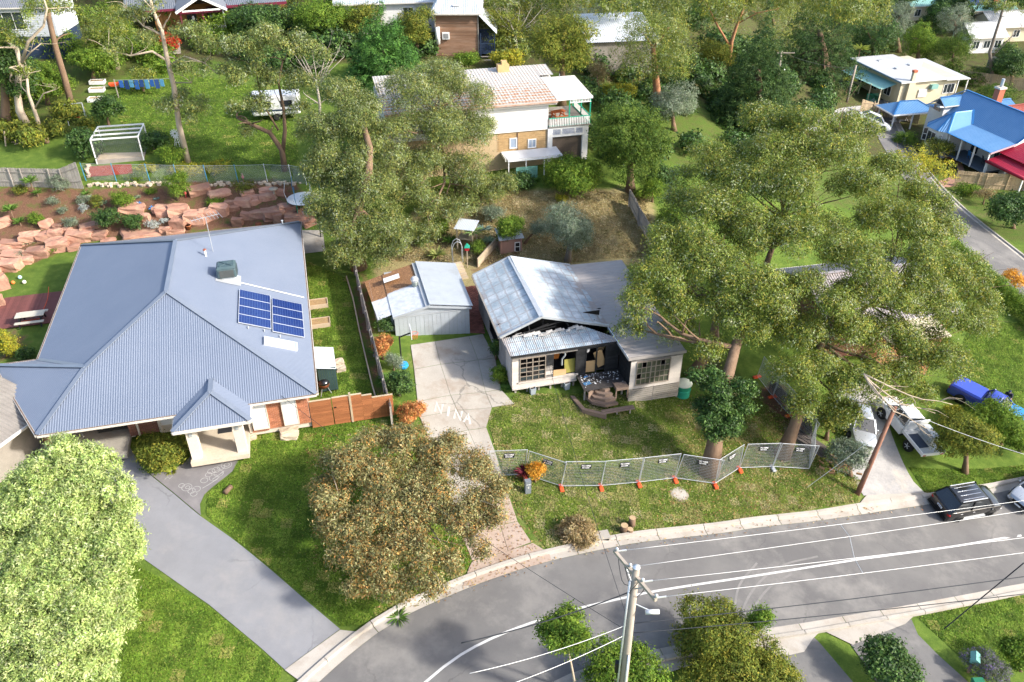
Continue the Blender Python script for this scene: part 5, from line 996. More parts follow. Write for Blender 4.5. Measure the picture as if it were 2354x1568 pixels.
def foliage(lobes,n,size,aspect,palette,twig=.45,droop=.3,shell=(.8,1.06),per=14,low=-.55,outw=.5):
 area=np.array([(rx*ry+rx*rz+ry*rz)for c,rx,ry,rz in lobes]); cnt=np.maximum(3,(n/per*area/area.sum()).astype(int)); tc=[]; td=[]
 for(c,rx,ry,rz),k in zip(lobes,cnt):
  d=unit(RNG.normal(size=(k*3,3))); d=d[d[:,2]>low][:k]; r=RNG.uniform(*shell,len(d))*(1+.18*np.sin(d[:,0]*5+c[0])*np.cos(d[:,1]*6+c[1])+.1*np.sin(d[:,2]*9+c[2]))
  tc.append(np.array(c)[None,:]+d*r[:,None]*np.array([rx,ry,rz])[None,:]); td.append(d)
 tc=np.concatenate(tc); td=np.concatenate(td); m=len(tc); cl=np.repeat(np.arange(m),per); N_=len(cl)
 tw=twig*RNG.uniform(.6,1.3,m)[cl][:,None]
 c=tc[cl]+RNG.normal(size=(N_,3))*tw*np.array([.5,.5,.38])+np.array([0,0,-1])*np.abs(RNG.normal(size=(N_,1)))*tw*droop*.6
 ax=td[cl]*outw+RNG.normal(size=(N_,3))*.6+np.array([0,0,-droop])
 nm=td[cl]+np.array([0,0,.25])+RNG.normal(size=(N_,3))*.5
 return c,(ax,nm),size*RNG.uniform(.6,1.35,N_),pal(N_,palette,cl)
BARK={'brown':M('brown_bark',(.15,.095,.06),(.24,.16,.105),3,.95,bmp=.9,fine=14,var=.1,stretch=(1,1,.25)),'pale':M('pale_bark',(.46,.38,.29),(.34,.26,.18),2.5,.8,bmp=.3,fine=8,var=.1,stretch=(1,1,.3)),'grey':M('grey_bark',(.2,.17,.14),(.13,.105,.085),3,.95,bmp=.8,fine=12,var=.1,stretch=(1,1,.3)),'red':M('red_bark',(.3,.13,.06),(.4,.24,.14),2,.8,bmp=.4,fine=9,var=.1,stretch=(1,1,.3)),'dead':M('dead_wood',(.42,.37,.31),(.3,.26,.21),3,.9,fine=12,var=.15)}
def curve_pts(a,b,n=6,wob=.12,sag=0.0):
 a=Vector(a); b=Vector(b); L=(b-a).length; o1=Vector((random.uniform(-1,1),random.uniform(-1,1),random.uniform(-.4,.8)))*L*wob; out=[]
 for i in range(n+1):
  t=i/n; out.append(a.lerp(b,t)+o1*math.sin(math.pi*t)+Vector((random.uniform(-1,1),random.uniform(-1,1),random.uniform(-1,1)))*L*.018*(0<i<n)+Vector((0,0,-sag*math.sin(math.pi*t))))
 return out
def limbs(mb,trunk,r0,r1,targets,branch_r=.45,twigs=3,sub_r=.3):
 n=len(trunk); rs=[r0+(r1-r0)*(i/(n-1))**.8 for i in range(n)]; rs[0]*=1.22; mb.tube(trunk,rs,12,noise=.06)
 for t in targets:
  t=Vector(t); best=min(range(n),key=lambda i:(Vector(trunk[i])-t).length+(0 if i>n*.3 else 4)); k=max(min(best,n-1),min(2,n-1)); s=Vector(trunk[k])
  if(t-s).length<.4:continue
  pts=curve_pts(s,t,6,.13); ra=min(rs[k]*.6,max(.025,branch_r*.75*r0*min(1,(t-s).length/4))); mb.tube(pts[:6],[ra*(1-.15*i)for i in range(6)],6)
  for _ in range(twigs):
   j=random.randint(2,5); q=pts[j]; d=(t-s).normalized()+Vector((random.uniform(-1,1),random.uniform(-1,1),random.uniform(-.2,.9)))*.9; L=(t-s).length*random.uniform(.25,.5)
   mb.tube(curve_pts(q,q+d.normalized()*L,4,.15),[ra*.42*(1-.8*i/4)for i in range(5)],5)
def depth(p):return float((np.array(p)-CAM)@FW)
def split(lobes,k=6,r=(.36,.54),f=.68,spread=.8):
 out=[]
 for c,rx,ry,rz in lobes:
  for i in range(k):
   d=unit(RNG.normal(size=(1,3)))[0]; d[2]=abs(d[2])*1.0-.35; q=RNG.uniform(*r)
   out.append(((c[0]+d[0]*rx*spread,c[1]+d[1]*ry*spread,c[2]+d[2]*rz*spread),rx*q,ry*q,rx*q*f))
 return out
def lobe_px(u,v,Y,r,f=.85):
 c=PY(u,v,Y); R=r*depth(c)/FPX; return(tuple(c),R,R,R*f)
STY={'gum':dict(size=.19,aspect=.42,droop=.5,twig=.42,per=16,mat='gloss',pal=[(.145,.20,.032,4),(.21,.25,.04,3),(.31,.29,.045,1.8),(.08,.125,.022,2),(.32,.36,.2,1.2)]),'gum_grey':dict(size=.19,aspect=.4,droop=.6,twig=.42,per=16,mat='gloss',pal=[(.145,.19,.05,4),(.21,.245,.065,3),(.28,.27,.06,1.4),(.08,.115,.032,2),(.32,.36,.22,1.2)]),'rust_gum':dict(size=0.196,aspect=0.47,droop=.4,twig=.36,per=14,mat='gloss',pal=[(.20,.19,.07,4),(.32,.2,.065,2),(.38,.35,.16,2.6),(.11,.115,.045,2),(.42,.23,.06,.8)]),'lime':dict(size=0.217,aspect=0.42,droop=-.2,twig=.26,per=16,mat='soft',outw=.9,pal=[(.38,.47,.15,4),(.47,.54,.22,3),(.27,.36,.10,3),(.56,.6,.32,1)]),'dark':dict(size=0.246,aspect=0.65,droop=.2,twig=.4,per=14,mat='gloss',pal=[(.05,.105,.025,4),(.08,.15,.03,3),(.03,.06,.018,2),(.12,.2,.045,1)]),'bright':dict(size=0.217,aspect=0.52,droop=.1,twig=.36,per=14,mat='soft',pal=[(.13,.22,.025,4),(.2,.28,.035,3),(.07,.13,.018,2)]),'olive':dict(size=0.232,aspect=0.45,droop=.2,twig=.38,per=14,mat='soft',pal=[(.15,.19,.03,4),(.23,.24,.035,3),(.08,.11,.02,2),(.30,.27,.04,1)]),'lobed':dict(size=0.232,aspect=0.39,droop=-.1,twig=.34,per=16,mat='soft',pal=[(.085,.145,.022,4),(.14,.2,.03,3),(.045,.085,.015,2.5)]),'silver':dict(size=0.217,aspect=0.34,droop=-.1,twig=.34,per=14,mat='soft',pal=[(.22,.27,.18,4),(.30,.34,.25,2),(.13,.17,.10,3)]),'yellow':dict(size=0.203,aspect=0.65,droop=.1,twig=.28,per=12,mat='soft',pal=[(.40,.36,.03,3),(.28,.30,.04,3),(.5,.42,.05,1),(.15,.18,.03,1.5)]),'conifer':dict(size=0.377,aspect=0.29,droop=-.2,twig=.34,per=14,mat='soft',outw=1.1,pal=[(.07,.17,.035,4),(.11,.24,.045,3),(.04,.1,.025,2)]),'cypress':dict(size=0.377,aspect=0.29,droop=-.15,twig=.34,per=14,mat='soft',outw=1.1,pal=[(.05,.10,.03,4),(.085,.14,.035,3),(.03,.06,.02,3)]),'orange':dict(size=0.160,aspect=0.52,droop=-.3,twig=.16,per=10,mat='soft',outw=1.0,pal=[(.55,.22,.07,4),(.62,.33,.12,3),(.36,.14,.06,1.5),(.28,.22,.06,.8)]),'amber':dict(size=0.145,aspect=0.52,droop=-.1,twig=.16,per=10,mat='soft',outw=.7,pal=[(.6,.28,.03,4),(.66,.38,.06,3),(.4,.2,.03,1)]),'red':dict(size=0.189,aspect=0.52,droop=.1,twig=.25,per=10,mat='soft',pal=[(.4,.03,.02,4),(.5,.1,.03,2),(.2,.1,.03,1)]),'lavender':dict(size=0.145,aspect=0.33,droop=-.3,twig=.18,per=10,mat='soft',outw=.9,pal=[(.14,.17,.11,4),(.2,.14,.3,1.6),(.09,.11,.06,2)]),'white':dict(size=0.131,aspect=0.65,droop=.0,twig=.14,per=10,mat='soft',pal=[(.55,.58,.55,4),(.4,.45,.42,2),(.25,.3,.25,1)]),'dry':dict(size=0.232,aspect=0.18,droop=.2,twig=.25,per=10,mat='soft',pal=[(.3,.22,.1,3),(.45,.36,.2,2),(.16,.12,.05,3)]),}
def plant(name,base,lobes,style,n,label,cat,trunk=None,r0=.25,r1=None,bark='brown',group=None,targets=None,twigs=2,scale=1.0,low=-.55,shell=(.8,1.06),crown_name='crown',trunk_name='trunk',clumps=0):
 s=STY[style]; base=Vector(base); root=empty(name,base,0,label,cat,group)
 if trunk is not None:
  mb=MB(); limbs(mb,[Vector(p)for p in trunk],r0,r1 if r1 else r0*.35,targets if targets is not None else[l[0]for l in lobes],twigs=twigs)
  mb.v=[tuple(Vector(p)-base)for p in mb.v]; mb.build(trunk_name,BARK[bark],root,True)
 if n:
  if clumps:lobes=split(lobes,clumps)+([(c,a*.72,b*.72,d*.72)for c,a,b,d in lobes]if style=='lime' else[])
  c,ax,sz,cols=foliage(lobes,int(n*1.5),s['size']*scale*.8,s['aspect'],s['pal'],s['twig']*scale,s['droop'],shell,s['per'],low,s.get('outw',.5))
  me=leaves_mesh(crown_name,c-np.array(base),ax,sz,s['aspect'],cols,LEAFM[s['mat']]); o=bpy.data.objects.new(crown_name,me); COL.objects.link(o); o.parent=root
 return root
def trunk_px(pts,base):return[base]+[PY(u,v,Y)for u,v,Y in pts]
b1=G(1630,1088); y0=b1.y
L1=[lobe_px(u,v,Y,r)for u,v,Y,r in((1470,690,45.0,45),(1510,640,46.0,60),(1450,750,44.5,28),(1570,560,48.7,75),(1580,680,45.5,70),(1560,760,44.0,40),(1640,610,47.4,80),(1640,480,52.4,75),(1720,520,50.8,80),(1720,420,54.2,75),(1640,360,57.1,50),(1790,350,56.3,80),(1860,290,58.1,70),(1760,270,59.4,50),(1830,430,53.1,85),(1920,370,55.0,85),(1960,300,58.0,60),(1980,450,51.8,80),(1800,560,48.2,80),(1890,540,49.0,80),(1720,650,45.0,70),(1700,740,43.5,60),(1790,680,44.5,70),(1630,800,42.5,40))]
plant('gum_tree',b1,L1,'gum',165000,'very large spreading gum tree with thick shaggy trunk by the wire fence','tree',trunk_px([(1642,1020,y0+.5),(1652,950,y0+1.2),(1668,880,y0+2.2),(1690,800,y0+4.2),(1720,720,y0+7),(1750,640,y0+10),(1775,570,y0+12.5),(1800,500,y0+15)],b1),.56,.14,'brown',twigs=3,clumps=9)
c1=PY(1655,950,y0+.6)
EP=[lobe_px(u,v,y0+d,r)for u,v,d,r in((1650,900,1.4,42),(1685,935,1.0,38),(1630,945,.7,36),(1655,980,.4,34),(1690,985,.7,24),(1625,870,1.8,34),(1700,890,1.5,28))]
plant('epicormic_shoots',c1,EP,'dark',14000,'dense dark leafy shoots wrapped round the shaggy gum trunk','foliage',None,scale=.8,clumps=6)
b2=G(1798,1048); y2=b2.y
L2=[lobe_px(u,v,Y,r)for u,v,Y,r in((2050,500,51,75),(2120,460,53,55),(2150,530,51,60),(2210,620,49,55),(2250,690,48,45),(2060,400,54,60),(2080,590,48.0,75),(2150,600,49.0,60),(1970,600,46.5,75),(1900,660,45.0,70),(2020,680,45.5,80),(2120,680,46.5,75),(2190,720,46.0,60),(2240,740,46.0,38),(1850,760,43.5,65),(1940,760,44.0,70),(2040,780,44.0,75),(2130,790,44.5,65),(2190,830,42.0,45),(1830,860,40.5,55),(1900,860,40.8,60),(1980,870,41.0,60),(2070,870,41.3,55),(1860,930,39.8,40),(1930,940,40.0,42),(2110,900,41.0,35))]
plant('gum_tree',b2,L2,'gum',150000,'large leaning gum tree at the fence corner with crown over the drive','tree',trunk_px([(1822,990,y2+.2),(1845,930,y2+.6),(1862,860,y2+2),(1890,790,y2+4),(1940,740,y2+6),(2000,700,y2+7.5)],b2),.46,.12,'brown',twigs=4,clumps=9)
db=MB(); s0=PY(1985,860,40)
for u,v,Y in((2150,950,38.5),(2190,930,39),(2060,945,38.5),(2130,985,38)):
 pts=curve_pts(s0,PY(u,v,Y),7,.12); db.tube(pts,[.06*(1-.85*i/7)+.006 for i in range(8)],6)
 for _ in range(5):q_=pts[random.randint(2,6)]; db.tube(curve_pts(q_,q_+Vector((random.uniform(-.3,1),random.uniform(-.8,.5),random.uniform(-.4,.5)))*1.6,4,.2),[.03,.024,.016,.01,.005],5)
db.v=[tuple(Vector(p)-s0)for p in db.v]; tag(db.build('bare_branches',BARK['pale'],None,True,loc=s0),'bare pale branches hanging over the parked white ute','branches')
b3=G(1588,868); L3=[lobe_px(u,v,Y,r)for u,v,Y,r in((1560,470,56,60),(1600,420,57,60),(1560,540,54,60),(1600,620,52,55),(1680,560,53,60),(1530,600,53,40))]
plant('gum_tree',b3,L3,'gum',22000,'gum tree with stout brown trunk close behind the house corner','tree',trunk_px([(1612,835,b3.y+.3),(1640,780,b3.y+1),(1650,700,b3.y+2.5),(1640,600,b3.y+5)],b3),.5,.15,'brown',clumps=6)
bA=G(826,618); yA=bA.y
LA=[lobe_px(u,v,Y,r)for u,v,Y,r in((785,215,66,55),(760,290,64,65),(840,270,64,65),(780,370,62,65),(740,400,62,42),(860,350,62,65),(770,450,60,60),(850,430,60,65),(800,520,58,60),(870,510,58.5,60),(790,580,56.5,42),(850,580,57,45),(920,560,57.5,45),(740,490,60,38))]
plant('gum_tree',bA,LA,'gum_grey',100000,'tall drooping grey green gum behind the grey shed by the paling fence','tree',trunk_px([(815,570,yA+.2),(822,480,yA+.8),(848,400,yA+2),(850,340,yA+3.5),(830,270,yA+6)],bA),.55,.2,'brown',twigs=3,clumps=9)
bB=G(1060,452); yB=bB.y
LB=[lobe_px(u,v,Y,r)for u,v,Y,r in((940,210,68,75),(1010,180,70,65),(1070,220,70,60),(1100,290,69,45),(960,300,66,75),(1040,300,67,70),(920,390,64,65),(1000,390,64.5,70),(1075,380,66,60),(950,460,62.5,60),(1020,470,63,55),(1090,440,65.5,50),(1150,420,67,38),(970,540,60,45),(900,300,65,55))]
plant('gum_tree',bB,LB,'gum_grey',100000,'broad grey green gum with crooked limbs in front of the white house','tree',trunk_px([(1050,420,yB+.1),(1020,370,yB+.2),(1005,310,yB+.5),(1000,250,yB+1.5)],bB),.42,.16,'brown',twigs=3,clumps=9)
bC=G(936,1245); LC=[lobe_px(u,v,Y,r,.7)for u,v,Y,r in((790,1060,32.2,55),(860,1030,33.0,60),(940,1020,33.4,60),(1020,1040,33.0,60),(1080,1080,32.2,55),(1130,1130,31.0,45),(1140,1180,30.0,30),(760,1130,30.8,45),(830,1110,31.2,60),(910,1095,31.6,60),(990,1110,31.3,55),(1060,1150,30.5,50),(780,1200,29.2,48),(850,1190,29.5,50),(960,1180,29.8,42),(1030,1210,29.0,42),(1100,1220,29.0,35),(810,1270,27.6,48),(880,1270,27.6,52),(960,1270,27.6,48),(1030,1280,27.5,36),(840,1335,26.4,42),(910,1345,26.2,42),(980,1335,26.3,36),(1110,1265,28.2,22),(930,1150,30.6,50),(890,1150,30.4,45),(1000,1160,30.2,40),(930,1210,29.2,45))]
plant('gum_tree',bC,LC,'rust_gum',95000,'low spreading gum with rust and olive leaves on the front lawn','tree',trunk_px([(935,1225,bC.y+.02),(933,1200,bC.y+.1),(931,1180,bC.y+.3)],bC),.2,.12,'pale',twigs=1,scale=.82,clumps=8)
bD=G(170,1640); LD=[lobe_px(u,v,Y,r,.95)for u,v,Y,r in((150,1050,29,55),(215,1075,28.6,50),(90,1100,28,60),(165,1130,27.5,62),(245,1130,27.5,55),(285,1180,26.8,40),(50,1170,27,60),(120,1200,26.5,65),(205,1210,26.4,65),(270,1240,25.8,50),(20,1260,25.8,65),(90,1285,25.2,65),(175,1290,25,68),(250,1310,24.8,55),(290,1280,25,32),(40,1360,24,65),(120,1370,23.8,68),(205,1385,23.6,65),(270,1370,24,40),(10,1450,22.6,65),(80,1460,22.4,68),(165,1465,22.3,68),(240,1460,22.5,55),(285,1420,23.2,28),(50,1545,21.3,70),(130,1550,21.2,70),(200,1540,21.4,60))]
plant('lime_foliage_tree',bD,LD,'lime',150000,'dense pale lime green tree beside the long grey driveway','tree',[bD,bD+Vector((.1,0,1.5)),bD+Vector((.1,.3,3.2))],.3,.15,'grey',targets=[],twigs=1,scale=.85,shell=(.8,1.03),clumps=11)
def auto_lobes(c,rx,rz,k,seed=None,flat=1.0):
 out=[(tuple(c),rx*.62,rx*.62,rz*.62)]
 for i in range(k):
  a=i*2.399+random.uniform(-.3,.3); h=random.uniform(-.75,.85); rr=math.sqrt(max(0,1-h*h))*random.uniform(.5,.72); s=random.uniform(.34,.52)
  out.append(((c[0]+math.cos(a)*rr*rx,c[1]+math.sin(a)*rr*rx,c[2]+h*rz*.62),rx*s,rx*s,min(rz,rx)*s*.9))
 return out
def auto(name,base,cu,cv,w,h,style,n,label,cat='tree',bark='brown',k=9,r0=None,group=None,dy=0.0,scale=1.0,conical=False,h0=None):
 b=G(*base); Y=b.y+dy; c=PY(cu,cv,Y); s=depth(c)/FPX; rx=w*.5*s; el=math.atan2(CAMZ-c.z,c.y); rz=max(.25*rx,h*.5*s*1.0)
 top=c.z+rz*.6; r0=r0 or max(.05,.05*(c.z-b.z+rz))
 if c.z-rz*.8<b.z:c.z=max(c.z,b.z+rz*.55)
 tr=[b+Vector((0,0,-.1))]+[b.lerp(Vector((c.x,c.y,c.z)),t)+Vector((random.uniform(-.1,.1),random.uniform(-.1,.1),0))*(c.z-b.z)*.2 for t in(.3,.65,1.0)]
 if conical:
  lob=[]; zb_,zt=b.z+.3,c.z+rz
  for i in range(k):
   t=(i+.3)/k; R=rx*(1-t)**.75; m_=max(1,int(5*(1-t)+1))
   for j in range(m_):a=j*6.283/m_+i*1.1; lob.append(((c.x+math.cos(a)*R*.62*(m_>1),c.y+math.sin(a)*R*.62*(m_>1),zb_+(zt-zb_)*t*.93),max(R*.55,.3),max(R*.55,.3),max((zt-zb_)/k*1.0,R*.38)))
 else:lob=auto_lobes(c,rx,rz,k)
 return plant(name,b,lob,style,n,label,cat,tr,r0,r0*.4,bark,group,twigs=1,scale=scale,targets=[l[0]for l in lob[:7]])
A=auto
A('broadleaf_tree',(15,300),10,150,110,260,'dark',11000,'dark broad leaved tree at the left boundary behind the paling fence',k=12)
A('gum_tree',(268,158),250,55,150,120,'gum',9000,'slim white trunked gum beside the grey weatherboard house',bark='pale')
A('wattle_tree',(265,150),250,85,110,110,'bright',9000,'bright green wattle left of the timber steps',k=12)
A('wattle_tree',(215,185),214,135,110,85,'bright',7000,'low bright green wattle above the vegetable beds',k=10)
A('wattle_tree',(110,240),100,190,120,110,'bright',7000,'loose green wattle under the twisted pale gum',k=9)
A('broadleaf_tree',(30,110),20,60,90,120,'bright',6000,'leafy green tree under the pale grey house corner')
A('shrub',(250,290),245,250,65,60,'dark',3500,'dark leafy shrub behind the wire netting cage','shrub')
A('shrub',(190,360),195,330,70,75,'dark',4000,'dark climbing shrub on the left side of the netting cage','shrub')
A('shrub',(393,378),392,352,62,50,'bright',4000,'round light green shrub beside the toy windmill','shrub',scale=.7)
A('shrub',(355,345),352,320,55,40,'dark',2500,'dark rounded shrub right of the netting cage','shrub')
A('maple_tree',(395,130),385,95,55,45,'red',3500,'small maple with red autumn leaves below the picket veranda')
A('shrub',(330,210),325,180,60,60,'gum',3000,'grey green shrub beside the washing line','shrub')
A('fern_tree',(590,100),590,45,125,95,'dark',9000,'dark ferny tree in front of the maroon house wall')
A('broadleaf_tree',(720,95),735,35,150,110,'bright',10000,'rich green tree behind the grey green gum crowns',k=12)
A('broadleaf_tree',(830,90),830,45,100,90,'olive',6000,'olive tinted tree between the green tree and the conifer')
A('broadleaf_tree',(960,130),955,60,90,120,'olive',7000,'tall olive tree beside the timber house wall')
A('conifer_tree',(880,215),880,100,195,215,'conifer',24000,'bright green bushy conifer left of the brown timber house',k=9,conical=True)
A('shrub',(1075,145),1075,140,60,34,'bright',3000,'creeper mound along the base of the timber house','shrub')
A('shrub',(1165,160),1165,135,75,48,'yellow',4500,'golden yellow shrub behind the rusty roof','shrub')
A('broadleaf_tree',(1160,110),1150,60,110,100,'olive',5500,'thin leaved tree right of the timber house veranda')
A('wattle_tree',(1290,240),1295,100,155,180,'olive',15000,'tall yellow green wattle beside the white house balcony',k=14)
A('broadleaf_tree',(1375,60),1375,25,130,70,'silver',5000,'grey blue tree behind the white roofed building')
A('broadleaf_tree',(1450,40),1430,15,120,60,'dark',5000,'dark tree beyond the white roofed building')
A('gum_tree',(1515,260),1500,110,190,210,'gum',22000,'leafy round headed gum with several pale stems',bark='red',k=14)
A('wattle_tree',(1640,165),1640,130,90,90,'olive',6000,'olive gold wattle below the red limbed gum')
A('shrub',(1420,230),1420,210,85,50,'yellow',4500,'yellow green shrub under the round headed gum','shrub')
A('shrub',(1375,200),1372,175,60,90,'dry',2500,'brownish bare shrub right of the yellow green wattle','shrub')
A('wattle_tree',(1550,300),1545,235,120,110,'silver',9000,'silvery wattle with drooping grey foliage')
A('wattle_tree',(1450,440),1450,330,195,220,'lobed',24000,'dark lobed wattle right of the white house garage',k=18)
A('shrub',(1310,440),1308,400,135,85,'bright',11000,'dense glossy green shrub below the garage door','shrub',k=12)
A('conifer_tree',(1745,300),1745,160,200,320,'cypress',26000,'tall dark green cypress with broad skirts',k=10,conical=True)
A('conifer_tree',(1905,195),1885,70,220,290,'cypress',22000,'big shaggy pine behind the power pole',k=9,conical=True)
A('broadleaf_tree',(1620,70),1590,45,130,110,'dark',8000,'deep green tree behind the red limbed gum')
A('broadleaf_tree',(1780,60),1770,20,140,80,'gum',7000,'hazy gum behind the tall cypress')
A('broadleaf_tree',(2010,155),2005,95,130,140,'dark',11000,'dense dark tree left of the long cream house',k=12)
A('broadleaf_tree',(2065,120),2060,50,80,130,'silver',7000,'tall silver grey tree above the long cream house')
A('wattle_tree',(2110,150),2112,90,85,125,'bright',8000,'upright bright green wattle behind the long cream house')
A('wattle_tree',(2190,165),2190,120,105,110,'lobed',9000,'rounded green wattle at the right end of the cream house')
A('broadleaf_tree',(2200,110),2195,50,90,110,'silver',7000,'frosty silver tree in front of the green roofed houses')
A('broadleaf_tree',(2325,200),2325,145,100,110,'dark',8000,'large dark tree behind the grey paling fence')
A('broadleaf_tree',(2150,90),2150,60,80,60,'dark',4000,'dark tree in front of the sea green roof')
A('broadleaf_tree',(2290,60),2300,45,90,50,'olive',4000,'low olive tree beyond the solar panelled roof')
A('wattle_tree',(2290,250),2285,218,110,70,'lobed',7000,'flat topped dark wattle beside the tall brick chimney')
A('shrub',(2085,335),2083,318,65,38,'bright',3000,'round clipped shrub below the pavilion deck','shrub',scale=.8)
A('shrub',(2158,368),2157,342,78,52,'olive',4500,'round olive shrub in front of the bay window','shrub',scale=.8)
A('shrub',(2330,525),2325,480,115,75,'dark',7000,'dark leafy shrub beside the red roofed carport','shrub')
A('shrub',(2260,470),2265,448,50,32,'dry',2000,'brown flowering shrub by the paling fence','shrub')
A('shrub',(2228,448),2228,436,60,24,'bright',1800,'low green shrub along the foot of the paling fence','shrub')
A('maple_tree',(2335,670),2330,638,60,50,'amber',2600,'small orange autumn tree on the nature strip',bark='grey',k=6)
A('bare_limbed_tree',(2120,470),2110,390,150,110,'yellow',3600,'sparse yellow leaved tree beside the far street',k=12)
A('wattle_tree',(1955,1092),1945,1040,85,105,'silver',6500,'feathery grey green wattle over the woodheap',k=9,scale=.8)
A('gum_tree',(1900,1010),1905,960,70,90,'gum',4000,'young gum beneath the leaning gum by the drive')
A('topiary_tree',(2218,1086),2222,1005,130,100,'olive',13000,'wide umbrella shaped clipped tree beside the gravel drive',k=14,scale=.75,r0=.22)
A('shrub',(2300,1020),2292,965,130,75,'bright',10000,'lime green shrub hedge in front of the blue ute','shrub',k=12,scale=.75)
A('shrub',(2345,1040),2340,1005,60,70,'bright',5000,'lime green shrub at the right end of the hedge','shrub',scale=.75)
A('shrub',(2190,960),2188,945,40,30,'yellow',1200,'small golden shrub by the timber edging','shrub',scale=.7)
A('olive_tree',(1305,600),1312,520,120,150,'silver',15000,'silvery olive tree in the dry back yard',k=12,bark='grey',scale=.8)
A('shrub',(1290,460),1290,455,30,14,'yellow',700,'yellow leaved vine shoots behind the olive tree','shrub',scale=.7)
A('citrus_tree',(1175,575),1172,525,72,95,'bright',6000,'glossy green citrus tree beside the small brown coop',k=9,scale=.75)
A('shrub',(1130,510),1132,490,60,38,'silver',3000,'grey blue shrub behind the citrus tree','shrub',scale=.7)
A('shrub',(1205,560),1235,525,45,55,'silver',2200,'small grey shrub left of the olive tree','shrub',scale=.7)
A('tree_fern',(1195,430),1195,415,60,40,'dark',2500,'ferny shrub at the back of the dry yard','shrub')
A('shrub',(1105,445),1125,425,55,45,'olive',3000,'olive shrub beside the bamboo screen','shrub')
for i,(u,v,w_,h_,st,lb)in enumerate(((1500,440,70,60,'bright','fresh green shrub at the top of the right boundary fence'),(1540,500,60,60,'bright','green shrub halfway along the right boundary fence'),(1575,560,60,60,'dark','dark shrub near the lower end of the boundary fence'),(1520,400,70,50,'dark','dark shrub under the lobed wattle'),(1000,520,60,50,'bright','strappy green shrub at the edge of the dry lawn'))):
 A('shrub',(u,v+h_*.4),u,v,w_,h_,st,3500,lb,'shrub',k=7,scale=.8)
def wood(name,px,n,style,label,rmin=40,rmax=75):
 lob=[]
 for(u,v,Y)in px:lob.append(lobe_px(u,v,Y,random.uniform(rmin,rmax),.9))
 s=STY[style]; c,ax,sz,cols=foliage(lob,int(n*1.3),s['size']*1.35,s['aspect'],s['pal'],s['twig']*1.3,s['droop']); me=leaves_mesh(name,c,ax,sz,s['aspect'],cols,LEAFM[s['mat']]); o=bpy.data.objects.new(name,me); COL.objects.link(o); tag(o,label,'trees',kind='stuff'); return o
random.seed(21)
wood('far_woodland',[(u,random.uniform(-40,26),101+random.uniform(-4,6))for u in range(1120,2020,42)],42000,'gum','mass of mixed gum woodland along the top of the hill',34,55)
wood('far_woodland',[(u,random.uniform(-55,-8),107+random.uniform(-3,4))for u in range(-40,1000,55)],26000,'gum','mass of gum woodland behind the hillside houses',34,55)
wood('far_woodland',[(u,random.uniform(-30,30),152+random.uniform(-4,8))for u in range(2030,2420,26)],26000,'dark','mass of dark trees beyond the distant houses',18,34)
random.seed(5)
def under(u0,u1,v0,v1,n,k,style,label,a,b):
 wood('woodland_understorey',[(u,v,G(u,v).y-random.uniform(.6,2.6))for u,v in((random.uniform(u0,u1),random.uniform(v0,v1))for _ in range(k))],n,style,label,a,b)
under(1130,2010,10,120,52000,46,'gum','tangled gum scrub between the houses on the slope',28,50)
under(1330,1900,100,350,60000,60,'dark','dark tangled scrub under the cypress and wattles',22,40)
under(-20,560,20,150,36000,34,'bright','tangled green scrub below the hillside houses',22,42)
under(-20,210,150,340,14000,14,'olive','scrubby bushes under the pale limbed gums',16,30)
under(560,1000,20,180,34000,26,'dark','dark scrub behind the gum crowns',24,42)
under(1960,2354,100,190,20000,24,'lobed','scrubby trees behind the long cream house',14,26)
# ================================================================== vehicles
tyre=M('tyre_rubber',(.018,.018,.018),(.03,.03,.03),6,.85,var=0); black_trim=M('black_trim',(.012,.012,.013),var=0,rough=.5); tailred=M('tail_lamp',(.35,.01,.01),var=0,rough=.2); headl=M('head_lamp',(.7,.72,.75),var=0,rough=.1); chrome=M('chrome',(.6,.61,.62),var=0,rough=.15,metal=.9); carglass=Mglass('car_glass',(.012,.015,.018),.03); plate_m=M('number_plate',(.75,.76,.78),var=0)
def loft(rings):
 n=len(rings[0]); mb=MB(); mb.add([p for r in rings for p in r],[(i*n+k,(i+1)*n+k,(i+1)*n+(k+1)%n,i*n+(k+1)%n)for i in range(len(rings)-1)for k in range(n)]+[tuple(range(n)),tuple((len(rings)-1)*n+k for k in range(n-1,-1,-1))]); return mb
_TX={}
def text(parent,s,loc,rot,size,mat,name='lettering'):
 if(s,size)not in _TX:
  c=bpy.data.curves.new(name,'FONT'); c.body=s; c.size=size; c.align_x='CENTER'; c.align_y='CENTER'; c.extrude=.002; c.offset=.004; t=bpy.data.objects.new(name,c); me=bpy.data.meshes.new_from_object(t); me.materials.clear(); me.materials.append(mat); bpy.data.objects.remove(t); _TX[(s,size)]=me
 o=bpy.data.objects.new(name,_TX[(s,size)]); COL.objects.link(o); o.parent=parent; o.location=loc; o.rotation_euler=rot; return o
def wheel(parent,x,y,r,w,rim):
 wh=sub('wheel',parent,(x,y,r)); s=1 if y>0 else-1
 t=MB().tube([(0,-w/2,0),(0,-w/2+.04,0),(0,w/2-.04,0),(0,w/2,0)],[r*.88,r,r,r*.88],18); t.build('tyre',tyre,wh,True)
 rm=MB().tube([(0,s*(w/2-.01),0),(0,s*(w/2+.012),0)],[r*.62,r*.6],16)
 rm.build('rim',black_trim,wh)
 for k in range(5):a=k*1.257; bar('spoke',rim,wh,(0,s*(w/2+.02),0),(r*.58*math.cos(a),s*(w/2+.02),r*.58*math.sin(a)),.07,.03)
